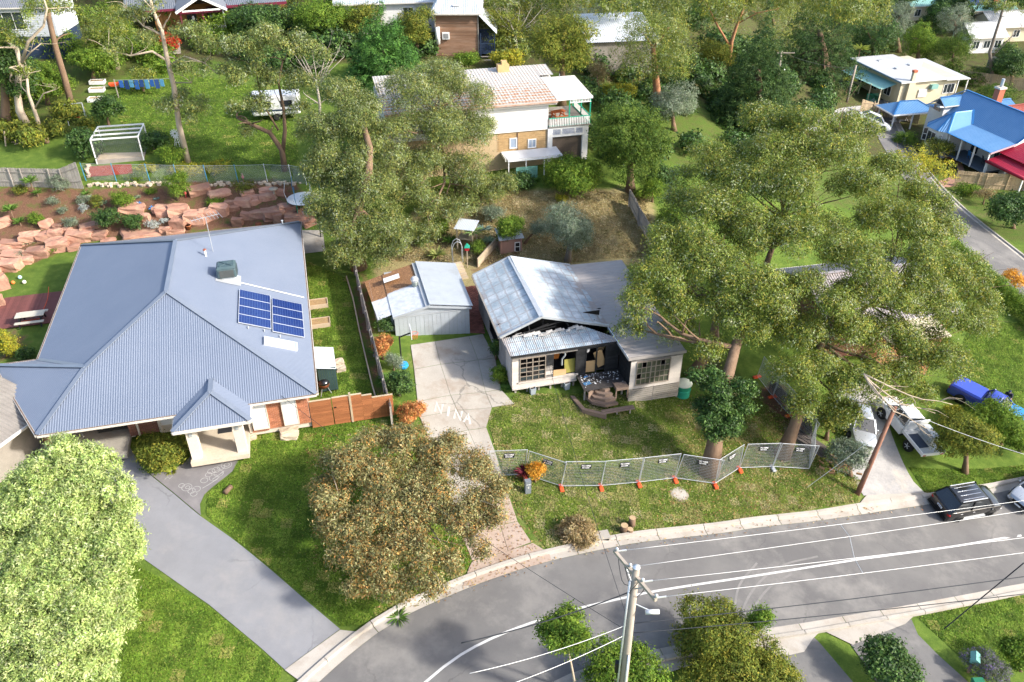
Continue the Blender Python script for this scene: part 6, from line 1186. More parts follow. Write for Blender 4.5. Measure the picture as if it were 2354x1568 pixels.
def car(name,loc,rz,L,Wd,stations,cabin,paint,label,cat='car',wr=.34,wb=None,rim=None,roofrails=False,pitch=(0,0),plate='',tail=True,ground_align=True):
 c=empty(name,loc,rz,label,cat); hw=Wd/2
 if ground_align:
  f=Vector((math.cos(rz),math.sin(rz))); q=Vector((-f.y,f.x)); l=Vector(loc)
  pf=(Tf(l.x+f.x*1.4,l.y+f.y*1.4)-Tf(l.x-f.x*1.4,l.y-f.y*1.4))/2.8; pr=(Tf(l.x+q.x*.8,l.y+q.y*.8)-Tf(l.x-q.x*.8,l.y-q.y*.8))/1.6
  c.rotation_euler=(math.atan(pr),-math.atan(pf),rz)
 rings=[[(x,-w,zl+.1),(x,-w*.985,zl),(x,w*.985,zl),(x,w,zl+.1),(x,w*1.0,zh-.22),(x,w*.95,zh-.04),(x,w*.8,zh),(x,-w*.8,zh),(x,-w*.95,zh-.04),(x,-w,zh-.22)]for x,zl,zh,w in stations]
 body=loft(rings).build('body',paint,c,True,bevel=.02)
 xa,xb,xc,xd,z0,z1=cabin; b=hw*.9; t=hw*.72
 g=loft([[(xa,-b,z0-.05),(xa,b,z0-.05),(xa+.01,b,z0),(xa+.01,-b,z0)],[(xb,-b,z0-.05),(xb,b,z0-.05),(xb,t,z1),(xb,-t,z1)],[(xc,-b,z0-.05),(xc,b,z0-.05),(xc,t,z1),(xc,-t,z1)],[(xd,-b,z0-.05),(xd,b,z0-.05),(xd-.01,b,z0),(xd-.01,-b,z0)]]).build('windows',carglass,c)
 rf_=MB().add([(xb-.05,-t*1.02,z1),(xc+.05,-t*1.02,z1),(xc+.05,t*1.02,z1),(xb-.05,t*1.02,z1),(xb+.1,-t*.8,z1+.06),(xc-.15,-t*.8,z1+.06),(xc-.15,t*.8,z1+.06),(xb+.1,t*.8,z1+.06)],[(0,1,5,4),(1,2,6,5),(2,3,7,6),(3,0,4,7),(4,5,6,7),(3,2,1,0)]).build('roof',paint,c,True)
 for s in(-1,1):
  for(x0,x1)in((xa,xb),(xd,xc)):bar('pillar',paint,c,(x0,s*b,z0),(x1,s*t,z1+.01),.07,.08)
  xm=(xb+xc)/2; bar('pillar',paint,c,(xm,s*(b+.005),z0),(xm,s*(t+.01),z1),.06,.09)
  MB().ball((xd-.35,s*(hw+.1),z0+.02),.08,.1,.07,8,5).build('mirror',paint,c,True)
  for xx in(.25,-.75):MB().box(xm+xx-.09,xm+xx+.09,s*(hw*.99)-.02,s*(hw*.99)+.02,z0-.2,z0-.16).build('door_handle',chrome,c)
  if roofrails:bar('roof_rail',alu,c,(xb+.1,s*t*.95,z1+.1),(xc-.2,s*t*.95,z1+.1),.04,.05)
  xf,xr=stations[-1][0],stations[0][0]; zf,zr=stations[-1][2],stations[0][2]
  MB().ball((xf-.12,s*hw*.72,zf-.16),.14,.2,.09,10,6).build('headlight',headl,c,True)
  MB().ball((xr+.08,s*hw*.8,zr-.18),.1,.16,.12,10,6).build('tail_light',tailred,c,True)
 wb=wb or L*.58
 for x in(-wb/2,wb/2):
  for s in(-1,1):MB().tube([(x,s*(hw-.14),wr),(x,s*(hw+.004),wr)],wr*1.16,18).build('wheel_arch',black_trim,c); wheel(c,x,s*(hw-.06),wr,.22,rim or chrome)
 xf,xr=stations[-1][0],stations[0][0]
 MB().box(xf-.02,xf+.03,-hw*.5,hw*.5,.42,.62).build('grille',black_trim,c); MB().box(xr-.04,xr+.05,-hw*.9,hw*.9,.3,.45).build('rear_bumper',black_trim,c)
 MB().box(xr-.035,xr+.01,-.2,.2,.72,.84).build('number_plate',plate_m,c); MB().box(xf+.0,xf+.05,-.2,.2,.34,.45).build('number_plate',plate_m,c)
 return c
def st_std(L,hw,h,nose=.68,tail_=.95):return[(-L/2,.35,h*tail_-.1,hw*.86),(-L/2+.12,.28,h*tail_,hw*.96),(-L/2+.6,.25,h,hw),(0,.25,h,hw),(L/2-1.3,.25,h*.98,hw),(L/2-.5,.26,h*.92,hw*.97),(L/2-.12,.3,h*.84,hw*.9),(L/2,.36,h*nose,hw*.8)]
blackp,whitep,silverp,bluep,darkp=Mpaint('black_car_paint',(.006,.006,.007),.12),Mpaint('white_car_paint',(.7,.7,.7),.3),Mpaint('silver_car_paint',(.42,.44,.47),.25,.5),Mpaint('blue_car_paint',(.008,.03,.36),.3),Mpaint('dark_car_paint',(.012,.013,.016),.15)
sa=G(2188,1198); sb=G(2275,1182); dv_=(sb-sa); sz_=math.atan2(dv_.y,dv_.x); m_=(sa+sb)/2; nl=Vector((-math.sin(sz_),math.cos(sz_),0))*.85
suv=car('parked_suv',m_+nl+Vector((0,0,.03)),sz_,4.6,1.85,st_std(4.6,.925,1.08,.72,1.0),(-2.22,-1.75,.55,1.25,1.06,1.72),blackp,'glossy black four wheel drive with roof ribs parked at the kerb','car',.38,2.6,black_trim,True)
for k in range(4):bar('roof_rib',chrome,suv,(-1.45,-.45+k*.3,1.79),(.25,-.45+k*.3,1.79),.025,.012)
MB().box(-.9,.9,-1.0,-.88,.36,.4).build('side_step',galv,suv); text(suv,'AFF 8G',(-2.345,0,.78),(rad(90),0,rad(-90)),.09,bluish)
p=G(2345,1172); car('parked_sedan',p+Vector((1.5,1.3,.03)),math.atan2(-.18,-1)+.42,4.5,1.75,st_std(4.5,.875,.92),(-1.9,-1.1,.35,1.15,.9,1.4),silverp,'silver sedan parked nose to nose with the black four wheel drive','car',.32)
u0,u1=G(2105,1048),G(2030,955); rzu=math.atan2((u1-u0).y,(u1-u0).x); um=u0.lerp(u1,.5)+Vector((.3,.3,.05))
ute=car('tray_ute',um,rzu,5.1,1.8,[(-.5,.4,1.05,.85),(-.45,.35,1.1,.89),(.6,.35,1.1,.9),(1.5,.35,1.08,.9),(2.3,.38,1.0,.86),(2.55,.45,.85,.75)],(-.45,-.3,.95,1.6,1.05,1.68),whitep,'white single cab ute with steel tray and toolbox on the gravel drive','ute',.37,3.0,alu)
tr=sub('tray',ute); MB().box(-2.7,-.6,-.95,.95,.82,.9).build('tray_floor',galv,tr)
for y in(-.95,.95):MB().box(-2.7,-.6,y-.04,y+.04,.76,.98).build('tray_side',whitep,tr)
MB().box(-2.76,-2.7,-.97,.97,.7,.96).build('tailgate',whitep,tr); MB().box(-.62,-.55,-.9,.9,.9,1.75).build('headboard',whitep,tr)
for y in(-.75,.75):MB().box(-2.78,-2.75,y-.12,y+.12,.74,.82).build('tail_light',tailred,tr)
bx=MB().box(-1.9,-.75,-.9,-.4,.9,1.4).build('toolbox',alu,tr); MB().box(-1.93,-.72,-.93,-.37,1.4,1.44).build('lid',galv,bx); MB().box(-2.2,-1.0,0,.8,.905,.94).build('tray_mat',bluish,tr)
p0,p1=G(1975,1022),G(1955,950); car('parked_sedan',p0.lerp(p1,.5)+Vector((0,0,.05)),math.atan2((p0-p1).y,(p0-p1).x),4.4,1.72,st_std(4.4,.86,.92),(-1.8,-1.0,.4,1.15,.9,1.4),silverp,'pale silver car half hidden under the leaning gum','car',.31)
p0,p1=G(2195,905),G(2340,985); rzb=math.atan2((p1-p0).y,(p1-p0).x); pm=p0.lerp(p1,.45)
but=car('covered_ute',pm+Vector((0,0,.05)),rzb,5.2,1.85,[(-2.6,.4,.95,.84),(-2.5,.3,1.02,.9),(.2,.3,1.02,.925),(1.4,.3,1.0,.92),(2.3,.32,.9,.86),(2.6,.4,.7,.76)],(-.35,.0,.8,1.5,1.0,1.5),bluep,'bright blue ute with hard tray cover on the lawn beside a man','ute',.35,3.1,chrome)
MB().add([(-2.55,-.88,1.02),(-.35,-.88,1.05),(-.35,.88,1.05),(-2.55,.88,1.02),(-2.45,-.75,1.14),(-.45,-.75,1.2),(-.45,.75,1.2),(-2.45,.75,1.14)],[(0,1,5,4),(1,2,6,5),(2,3,7,6),(3,0,4,7),(4,5,6,7)]).build('tray_cover',Mpaint('blue_cover',(.015,.05,.42),.5),but)
MB().box(1.45,2.75,-.95,.95,.95,1.03).build('bonnet_sheet',M('light_blue_tarp',(.02,.22,.6),(.015,.18,.5),2,.6,var=0),but)
gcar=car('garaged_car',LH.matrix_basis@Vector((-12.0,4.6,.05)),HANG+rad(92),4.4,1.8,st_std(4.4,.9,.95),(-1.95,-1.2,.4,1.15,.93,1.42),darkp,'dark sedan parked tail out inside the garage','car',.32,ground_align=False)
text(gcar,'AGL 4P5',(-2.245,0,.78),(rad(90),0,rad(-90)),.09,bluish)
tl_=empty('box_trailer',LH.matrix_basis@Vector((-14.0,3.2,.05)),HANG,'pale frame of a trailer standing in the left garage bay','trailer')
MB().box(-.6,.6,0,2.4,.45,.55).build('deck',galv,tl_); MB().beam((0,0,.5),(.5,-1.1,.4),.08,.08).build('drawbar',galv,tl_)
for x in(-.65,.65):MB().tube([(x-.08,1.2,.28),(x+.08,1.2,.28)],.28,14).build('wheel',tyre,tl_)
p=G(1990,292); car('parked_hatchback',p+Vector((1.0,.5,.05)),rad(-20),4.3,1.75,st_std(4.3,.875,.92),(-1.8,-1.2,.4,1.15,.9,1.42),whitep,'white car parked beside the blue roofed pavilion','car',.32)
p=G(2340,412); car('parked_hatchback',p+Vector((.6,.5,.05)),rad(10),4.2,1.7,st_std(4.2,.85,.92),(-1.8,-1.2,.4,1.15,.9,1.42),silverp,'silver car under the side of the blue roofed house','car',.31)
p=G(640,268); cv=empty('caravan',p,rad(10),'white caravan standing on the lawn behind the gum trees','caravan'); MB().prism([(-2.3,-1.05),(2.3,-1.05),(2.3,1.05),(-2.3,1.05)],.45,2.4).build('body',whitep,cv,bevel=.2); MB().box(-1.6,-.4,-1.09,-1.05,1.3,1.9).build('window',carglass,cv); MB().box(.5,1.6,-1.09,-1.05,1.3,1.9).build('window',carglass,cv); MB().box(-2.31,2.31,-1.08,-1.055,.9,1.05).build('stripe',bluish,cv)
for y in(-1,1):MB().tube([(0,y-.1,.33),(0,y+.1,.33)],.33,14).build('wheel',tyre,cv)
def man(loc,rz):
 root=empty('person',loc,rz,'man in dark navy shirt and cap leaning over the blue ute','person'); me=bpy.data.meshes.new('body')
 J={'pel':(0,0,.95),'chest':(.18,0,1.33),'neck':(.3,0,1.5),'head':(.4,0,1.63),'hl':(-.02,.1,.92),'kl':(.03,.12,.5),'al':(-.03,.12,.08),'tl':(.15,.13,.04),'hr':(-.02,-.1,.92),'kr':(.08,-.12,.5),'ar':(-.02,-.13,.08),'tr':(.16,-.14,.04),'sl':(.22,.2,1.42),'el':(.42,.26,1.2),'wl':(.66,.2,1.12),'sr':(.22,-.2,1.42),'er':(.42,-.26,1.2),'wr':(.66,-.2,1.12),'fl':(.76,.19,1.1),'fr':(.76,-.19,1.1)}
 K_=list(J); E_=[('pel','chest'),('chest','neck'),('neck','head'),('pel','hl'),('hl','kl'),('kl','al'),('al','tl'),('pel','hr'),('hr','kr'),('kr','ar'),('ar','tr'),('chest','sl'),('sl','el'),('el','wl'),('wl','fl'),('chest','sr'),('sr','er'),('er','wr'),('wr','fr')]
 R_=dict(pel=.15,chest=.17,neck=.065,head=.1,hl=.1,hr=.1,kl=.065,kr=.065,al=.05,ar=.05,tl=.045,tr=.045,sl=.075,sr=.075,el=.05,er=.05,wl=.035,wr=.035,fl=.035,fr=.035)
 me.from_pydata([J[k]for k in K_],[(K_.index(a),K_.index(b))for a,b in E_],[]); o=bpy.data.objects.new('body',me); COL.objects.link(o); o.parent=root; o.modifiers.new('skin','SKIN')
 for i,k in enumerate(K_):me.skin_vertices[0].data[i].radius=(R_[k],R_[k]*(1.15 if k in('pel','chest')else 1)); me.skin_vertices[0].data[i].use_root=(k=='pel')
 sd=o.modifiers.new('sub','SUBSURF'); sd.levels=2; sd.render_levels=2
 m,nt,bs=_nt('man_surface'); tc=N(nt,'ShaderNodeTexCoord').outputs['Object']; sp=N(nt,'ShaderNodeSeparateXYZ'); nt.links.new(tc,sp.inputs[0])
 c=ramp(nt,sp.outputs[2],[(.0,(.02,.02,.02)),(.06,(.03,.035,.06)),(.5,(.03,.035,.06)),(.96,(.01,.014,.03))]).outputs[0]
 skin=N(nt,'ShaderNodeMath',operation='GREATER_THAN'); nt.links.new(sp.outputs[0],skin.inputs[0]); skin.inputs[1].default_value=.46
 nt.links.new(mix(nt,skin.outputs[0],c,(.42,.24,.17)),bs.inputs['Base Color']); bs.inputs['Roughness'].default_value=.8; me.materials.append(m)
 skm=M('skin',(.45,.27,.19),var=0)
 MB().ball((.43,0,1.66),.1,.085,.12,12,8).build('face',skm,root,True); cp_=MB().ball((.42,0,1.71),.105,.095,.085,12,6).build('cap',bluish,root,True); MB().box(.48,.6,-.07,.07,1.69,1.705).build('peak',bluish,cp_)
 for s in(-1,1):
  for k in range(4):bar('finger',skm,root,(.77,s*.19+(k-1.5)*.022,1.1),(.86,s*.19+(k-1.5)*.026,1.06+.01*(k%2)),.018,.018)
  bar('finger',skm,root,(.75,s*.155,1.1),(.81,s*.125,1.07),.02,.02)
 return root
mp_=but.matrix_basis@Vector((1.05,1.62,0)); man((mp_.x,mp_.y,Tf(mp_.x,mp_.y)-.02),rzb-rad(90))
# ================================================================== poles and wires
polew=M('pole_timber',(.36,.31,.255),(.26,.22,.18),2,.9,fine=16,var=.06,stretch=(1,1,.2)); polered=M('red_pole_timber',(.22,.1,.065),(.3,.17,.12),2,.9,fine=16,var=.05,stretch=(1,1,.2)); wirem=M('bright_wire',(.6,.6,.6),var=0,rough=.4,metal=.3); cablem=M('dark_cable',(.03,.033,.04),var=0)
def wire(a,b,sag,r,mat,label,group,name='overhead_wire'):
 a=Vector(a); b=Vector(b); pts=[a.lerp(b,t)+Vector((0,0,-sag*4*t*(1-t)))for t in np.linspace(0,1,25)]; mb=MB().tube(pts,r,5)
 mb.v=[tuple(Vector(q)-a)for q in mb.v]; return tag(mb.build(name,mat,None,True,loc=a),label,'wire',group)
PT=PZ(1463,1305,7.0); pb=Vector((PT.x+.1,PT.y+.1,Tf(PT.x,PT.y)))
MP=empty('power_pole',pb,0,'tall grey timber power pole with crossarm beside the road','power pole'); hp=PT-pb
MB().tube([(0,0,-.3),hp*.5,hp],[.2,.17,.135],14).build('pole',polew,MP,True); MB().lathe(hp,[(.145,0),(.15,.04),(.0,.06)],14).build('pole_cap',alu,MP,True)
xa_,xb_=PZ(1412,1266,6.55)-pb,PZ(1508,1380,6.55)-pb; ca=MB().beam(xa_,xb_,.12,.14).build('crossarm',polew,MP)
for t in(.03,.36,.66,.97):
 q_=xa_.lerp(xb_,t); MB().lathe(q_+Vector((.05,0,.07)),[(.03,0),(.07,.05),(.05,.09),(.07,.13),(.03,.18)],10).build('insulator',alu,ca,True); bar('clamp',alu,ca,q_+Vector((.05,0,.05)),q_+Vector((.45,.08,.03)),.04,.05)
bar('brace',galv,ca,xa_.lerp(xb_,.25),hp*.88,.03,.05); bar('brace',galv,ca,xa_.lerp(xb_,.75),hp*.88,.03,.05)
MB().tube([hp*.93+Vector((-.2,-.05,0)),hp*.5+Vector((-.24,-.05,0)),Vector((-.28,-.05,.4))],.045,6).build('conduit',alu,MP,True); MB().tube([hp*.5+Vector((.05,-.22,0)),Vector((.02,-.26,.3))],.045,6).build('conduit',alu,MP,True)
MB().box(hp.x*.45-.42,hp.x*.45-.2,-.1,.1,hp.z*.36,hp.z*.42).build('cable_box',black_trim,MP)
jb=PZ(1501,1407,4.6)-pb; MB().tube([jb-Vector((.3,0,0)),jb+Vector((.25,.02,0))],.1,12).build('joint_box',whitep,MP,True); bar('bracket',galv,MP,hp*.8,jb,.04,.04)
for k in range(6):
 a_=xa_.lerp(xb_,.1+.13*k); MB().tube(curve_pts(a_,hp*.9+Vector((-.15,0,-.1*k)),6,.2,.5),.015,5).build('jumper_cable',cablem,MP)
WPX=[(1425,1264,2700,1103),(1459,1300,2700,1120),(1486,1337,2700,1191),(1516,1374,2700,1223)]
ends=[]
for t,(u0_,v0_,u1_,v1_)in zip((.03,.36,.66,.97),WPX):
 a_=pb+xa_.lerp(xb_,t)+Vector((.45,.08,.03)); b_=PZ(u1_,v1_,3.2); wire(a_,b_,.12,.010,wirem,'bright bare conductor strung above the road from the grey timber pole','bare conductors above the road'); ends.append((a_,b_))
sp_=MB(); q_=[a_.lerp(b_,.34)+Vector((0,0,-.11))for a_,b_ in ends]
sp_.tube(q_,.012,5); sp_.v=[tuple(Vector(x)-q_[0])for x in sp_.v]; tag(sp_.build('wire_spreader',wirem,None,loc=q_[0]),'thin spreader rod joining the four bright conductors','spreader')
for(tz,u1_,v1_,z1_,lb,mt,r_)in((.66,2700,1275,2.0,'dark twisted cable running along the far side of the pole',cablem,.02),(.6,2700,1322,1.6,'lower dark cable with bright ties along the verge',cablem,.02),(.66,1080,1548,4.5,'pale service wire crossing the road towards the lower left',wirem,.014),(.6,1080,1605,4.3,'lower pale service wire crossing the road',wirem,.014),(.86,1060,1478,4.5,'thick dark service cable leading away across the road',cablem,.025)):
 wire(pb+hp*tz+Vector((.0,.1,0)),PZ(u1_,v1_,z1_),.25,r_,mt,lb,None)
wire(pb+hp*.62,PZ(640,905,2.7),.5,.011,cablem,'thin dark lead in wire running to the brick house eave',None); wire(pb+hp*.66,PZ(1240,760,2.6),.5,.011,cablem,'thin dark lead in wire running to the burnt house',None)
wire(PZ(2170,1446,-4.5),PZ(2354,1294,1.0),.0,.03,cablem,'stay wire with dark sleeve angled over the corner lawn',None,'stay_wire')
rp=G(1970,1137); rt=PY(2058,935,rp.y+1.2); RP=empty('power_pole',rp,0,'reddish brown leaning timber pole beside the gravel drive','power pole'); MB().tube([(0,0,-.3),(rt-rp)*.5,rt-rp],[.17,.15,.12],12).build('pole',polered,RP,True); bar('step_bolt',galv,RP,(rt-rp)*.97+Vector((-.3,0,0)),(rt-rp)*.97+Vector((.3,0,0)),.05,.05)
wire(rt,PZ(2500,1085,-1.5),.3,.014,wirem,'bright service wire leaving the reddish leaning pole',None); wire(rp+(rt-rp)*.75,G(1855,1121,.1),0,.014,galv,'steel stay wire from the leaning pole to the verge',None,'stay_wire')
for(bu,bv,tu,tv,ar,lb)in((1784,205,1797,116,1.0,'pale timber pole with a short crossarm before the shaggy pine'),(1946,235,1968,150,0,'bare leaning timber pole beside the cabbage palm')):
 b_=G(bu,bv); t_=PY(tu,tv,b_.y+.3); po=empty('power_pole',b_,0,lb,'power pole'); MB().tube([(0,0,-.3),t_-b_],[.17,.13],10).build('pole',polew,po,True)
 if ar:bar('crossarm',polew,po,t_-b_+Vector((-.5,0,-.3)),t_-b_+Vector((1.7,0,-.3)),.13,.13); lm_=MB().ball(t_-b_+Vector((.5,-.3,-2.3)),.35,.2,.12,10,5).build('lamp_head',alu,po,True); bar('lamp_arm',galv,po,t_-b_+Vector((0,0,-1.2)),t_-b_+Vector((.45,-.3,-2.25)),.04,.04)
 wire(t_+Vector((0,0,-.4)),PY(1500 if ar else 1797,225 if ar else 120,b_.y+(2 if ar else-3)),.5,.02,cablem,'sagging wire from the '+('crossarm pole towards the gums' if ar else 'bare leaning pole to the crossarm pole'),None)
# ================================================================== fences
orange_foot=M('orange_plastic',(.75,.10,.03),(.66,.09,.03),3,.6,var=.05); signblk=M('sign_black',(.015,.016,.02),var=0); signwht=M('sign_white',(.8,.8,.8),var=0)
def temp_panel(a,b,h,root,sign=True):
 a=Vector(a); b=Vector(b); d=b-a; L=d.length; ang=math.atan2(d.y,d.x); r=sub('fence_panel',root,a-root.location); x=Vector((d.x,d.y,d.z)).normalized(); nz=Vector((0,0,1)); up=(nz-x*x.z).normalized(); o_=Vector((0,0,.12))
 P=lambda s,t:x*s+up*t+o_
 for s0 in(.02,L-.02):MB().tube([P(s0,0),P(s0,h)],.024,8).build('post',galv,r)
 for t in(.02,h-.02):MB().tube([P(0,t),P(L,t)],.02,8).build('rail',galv,r)
 mb=MB(); n=16
 for k in range(1,n):mb.beam(P(.03,h*k/n),P(L-.03,h*k/n),.007,.007)
 for k in range(1,30):mb.beam(P(L*k/30,.03),P(L*k/30,h-.03),.005,.005)
 tag(mb.build('wire_mesh',galv,r),kind='stuff')
 if sign:
  sb_=MB(); c_=P(L*.52,h*.8); y_=x.cross(up); R_=Matrix((x,up,y_)).transposed().to_4x4(); so=MB().box(-.31,.31,-.17,.17,-.005,.012).build('hire_sign',signblk,r); so.matrix_basis=Matrix.Translation(c_+y_*.03)@R_
  for tx,ty,ts in(('TC HIRE',.06,.15),('9562 0330',-.09,.1)):to=text(r,tx,(0,0,0),(0,0,0),ts,signwht); to.matrix_basis=so.matrix_basis@Matrix.Translation((0,ty,.014))
def foot(p,ang,mat,root):
 r=sub('fence_foot',root,Vector(p)-root.location,ang); MB().prism([(-.3,-.12),(.3,-.12),(.3,.12),(-.3,.12)],0,.14).build('block',mat,r,bevel=.03); MB().box(-.05,.05,-.05,.05,.14,.2).build('socket',mat,r)
A_=[(1120,1098),(1206,1094),(1290,1121),(1381,1120),(1468,1112),(1551,1102),(1643,1115),(1699,1079),(1775,1076),(1859,1081)]
AG=[G(*q)for q in A_]
TF=empty('temporary_fence',AG[0],0,'temporary wire mesh fence with hire signs and orange feet across the front lawn','fence')
for i in range(len(AG)-1):
 temp_panel(AG[i],AG[i+1],1.95,TF)
 if i:foot(AG[i]+Vector((0,-.1,0)),rad(100),orange_foot if i!=8 else galv,TF)
RG=[G(*q)for q in((1859,1081),(1862,1022),(1814,957),(1775,914),(1740,868))]
TF2=empty('temporary_fence',RG[0],0,'temporary wire mesh fence running back beside the dark old palings','fence')
for i in range(len(RG)-1):temp_panel(RG[i],RG[i+1],1.95,TF2,False); foot(RG[i+1],rad(20),orange_foot,TF2)
def paling_fence(name,pts,h,mat,label,step=.125,w=.11,rail_side=-1,base=0.0,lean=0.0,maxn=300,hs=None):
 P=[Vector(p)for p in pts]; root=empty(name,P[0],0,label,'fence'); o=P[0]; cnt=0
 for i in range(len(P)-1):
  a,b=P[i],P[i+1]; d=b-a; L=Vector((d.x,d.y)).length; ang=math.atan2(d.y,d.x); n=max(1,int(L/step)); nr=Vector((-math.sin(ang),math.cos(ang),0))*.05*rail_side
  hh=(lambda t:h)if hs is None else(lambda t:hs[i]+(hs[i+1]-hs[i])*t)
  for zf in(.3,.8):bar('rail',mat,root,a-o+nr+Vector((0,0,hh(0)*zf+base)),b-o+nr+Vector((0,0,hh(1)*zf+base)),.04,.08)
  for k in range(0,n+1,max(1,int(2.4/step))):q_=a.lerp(b,min(1,k/n)); piece('post',mat,root,q_-o+nr*1.6+Vector((0,0,hh(k/n)*.5+base)),(.09,.09,hh(k/n)),(0,0,ang))
  for k in range(n):
   if cnt>=maxn:break
   t=(k+.5)/n; q_=a.lerp(b,t); z=Tf(q_.x,q_.y)-o.z; H_=hh(t)+random.uniform(-.03,.02); cnt+=1
   piece('paling',mat,root,(q_.x-o.x,q_.y-o.y,z+H_/2+base),(w,.016,H_),(lean+random.uniform(-.02,.02),random.uniform(-.008,.008),ang))
 return root
oldfence=M('grey_paling',(.33,.3,.27),(.24,.215,.19),1.5,.9,fine=16,var=.15); newfence=M('tan_paling',(.42,.32,.2),(.34,.25,.155),1.5,.85,fine=16,var=.14)
paling_fence('paling_fence',GP((-30,428),(60,430),(150,432),(193,434)),1.8,oldfence,'weathered grey paling fence along the back of the rock garden',hs=[1.75,1.75,1.75,2.5])
paling_fence('paling_fence',GP((818,632),(838,720),(862,820),(888,920),(905,985)),1.7,oldfence,'grey paling fence between the brick house lawn and the shed',maxn=200)
paling_fence('paling_fence',GP((1447,475),(1470,520),(1500,570),(1540,625)),1.6,oldfence,'broken grey paling fence beside the dry back yard')
paling_fence('paling_fence',GP((1770,900),(1815,950),(1862,1010)),1.4,M('dark_paling',(.09,.075,.065),(.14,.12,.1),2,.9,var=.2),'dark old paling fence leaning beside the orange feet',lean=.25)
paling_fence('paling_fence',GP((2192,428),(2260,434),(2380,440)),1.9,newfence,'tan paling fence below the blue roofed house')
paling_fence('paling_fence',GP((1975,262),(2040,270),(2110,285)),2.0,newfence,'brown paling fence behind the blue roofed pavilion',step=.2,w=.18)
paling_fence('paling_fence',GP((2200,190),(2280,200),(2380,215)),1.9,newfence,'pale paling fence behind the long cream house',step=.25,w=.23); paling_fence('paling_fence',GP((2268,155),(2320,175)),2.0,oldfence,'dark grey paling fence before the small white house',step=.25,w=.23)
GF=empty('board_fence',LH.matrix_basis@Vector((0,.6,0)),HANG,'stained red brown horizontal board fence with gate beside the brick house','fence')
for(x0,x1,top)in((-.55,.75,1.62),(.8,1.82,1.66),(1.9,2.55,1.66),(2.55,3.15,1.5),(3.15,4.4,1.25)):
 z0=-.35; n_=int((top-z0)/.14)
 for k in range(n_):piece('board',merbau,GF,((x0+x1)/2,0,z0+.07+k*(top-z0)/n_),(x1-x0-.01,.03,(top-z0)/n_-.012))
 piece('capping',palewood,GF,((x0+x1)/2,0,top+.03),(x1-x0,.1,.04)); piece('post',merbau,GF,(x0+.04,.08,(top+z0)/2),(.09,.09,top-z0))
piece('post',palewood,GF,(1.86,0,.75),(.12,.12,2.2)); piece('latch',black_trim,GF,(.95,-.03,.95),(.12,.03,.08))
TE=empty('retaining_edge',G(800,625),0,'low pale timber retaining edge along the side lawn','edging'); eg=[G(*q)for q in((797,640),(812,690),(826,760),(842,830),(856,890),(864,918))]
for i in range(len(eg)-1):bar('sleeper',palewood,TE,eg[i]-eg[0]+eg[0]-TE.location+Vector((0,0,.12)),eg[i+1]-TE.location+Vector((0,0,.12)),.08,.24)
blue=M('blue_post',(.05,.25,.42),var=.05); CW=empty('chain_wire_fence',G(197,432),0,'chain wire fence on pale blue posts above the rock garden','fence')
cp=[G(u,v)for u,v in((198,416),(268,417),(345,418),(410,420),(478,421),(548,420),(615,418),(672,420),(705,425))]
for i,q_ in enumerate(cp):
 MB().tube([q_-CW.location,q_-CW.location+Vector((-.12,.1,1.65))],.035,6).build('post',blue if i<6 else whitep,CW)
 if i:
  mb=MB(); a,b=cp[i-1]-CW.location,q_-CW.location
  for k in range(34):
   t0=k/34
   for s in(1,-1):
    p0=a.lerp(b,t0)+Vector((0,0,.05 if s>0 else 1.5)); e=min(1,t0+.3); p1=a.lerp(b,e)+Vector((0,.05,(.05+1.45*(e-t0)/.3)if s>0 else(1.5-1.45*(e-t0)/.3))); mb.beam(p0,p1,.006,.006)
  tag(mb.build('chain_wire',galv,CW),kind='stuff'); MB().tube([a+Vector((0,.1,1.55)),b+Vector((0,.1,1.55))],.014,5).build('top_wire',galv,CW)
# ================================================================== rock garden
def rock_meshes(mat,n=6):
 out=[]
 for i in range(n):
  bm=bmesh.new(); bmesh.ops.create_cube(bm,size=1.0); bmesh.ops.subdivide_edges(bm,edges=bm.edges,cuts=2,use_grid_fill=True)
  for v in bm.verts:
   p=v.co; l=p.length; v.co=p*(.82+.18*(.62/max(l,.2)))+Vector([random.uniform(-.07,.07)for _ in range(3)])
  me=bpy.data.meshes.new('boulder'); bm.to_mesh(me); bm.free(); me.materials.append(mat); out.append(me)
 return out
sandstone=M('sandstone',(.40,.215,.15),(.30,.15,.105),2.2,.9,fine=9,var=.25,bmp=.8,dirt=(.5,.34,.22),dirt_scale=1.3,dirt_amt=.7); pale_stone=M('pale_stone',(.5,.41,.31),(.4,.32,.24),3,.9,fine=9,var=.15,bmp=.6)
RK=rock_meshes(sandstone); RKP=rock_meshes(pale_stone,3)
def boulder(parent,u,v,w,h,name='boulder',rk=None,origin=None):
 g=G(u,v+h*.3); s=depth(g)/FPX; W_=w*s; H_=max(.2,h*s*.85); o=bpy.data.objects.new(name,random.choice(rk or RK)); COL.objects.link(o)
 o.location=g-(origin or Vector((0,0,0)))+Vector((0,W_*.2,H_*.3)); o.scale=(W_*1.05,W_*random.uniform(.6,.85),H_*1.15); o.rotation_euler=(random.uniform(-.12,.12),random.uniform(-.12,.12),HANG+random.uniform(-.35,.35))
 if parent is not None:o.parent=parent
 return o
def bw_wall(px,label):
 o=G(*px[0][:2]); r=empty('boulder_wall',o,0,label,'rock wall')
 for q in px:boulder(r,*q,origin=o)
c6=lambda a,b,w,h:(a/3.653,(600+b/2.24)/1.631,w/3.653,h/3.653); c7=lambda a,b,w,h:((600+a/2.24)/1.631,(600+b/2.24)/1.631,w/3.653,h/3.653)
bw_wall([c6(*q)for q in((480,730,160,120),(310,790,165,90),(210,855,110,70),(80,900,160,110),(20,1040,100,160),(0,1190,70,130),(620,742,100,60),(100,815,160,70),(-60,960,120,90))],'lower wall of big pink sandstone blocks round the small lawn')
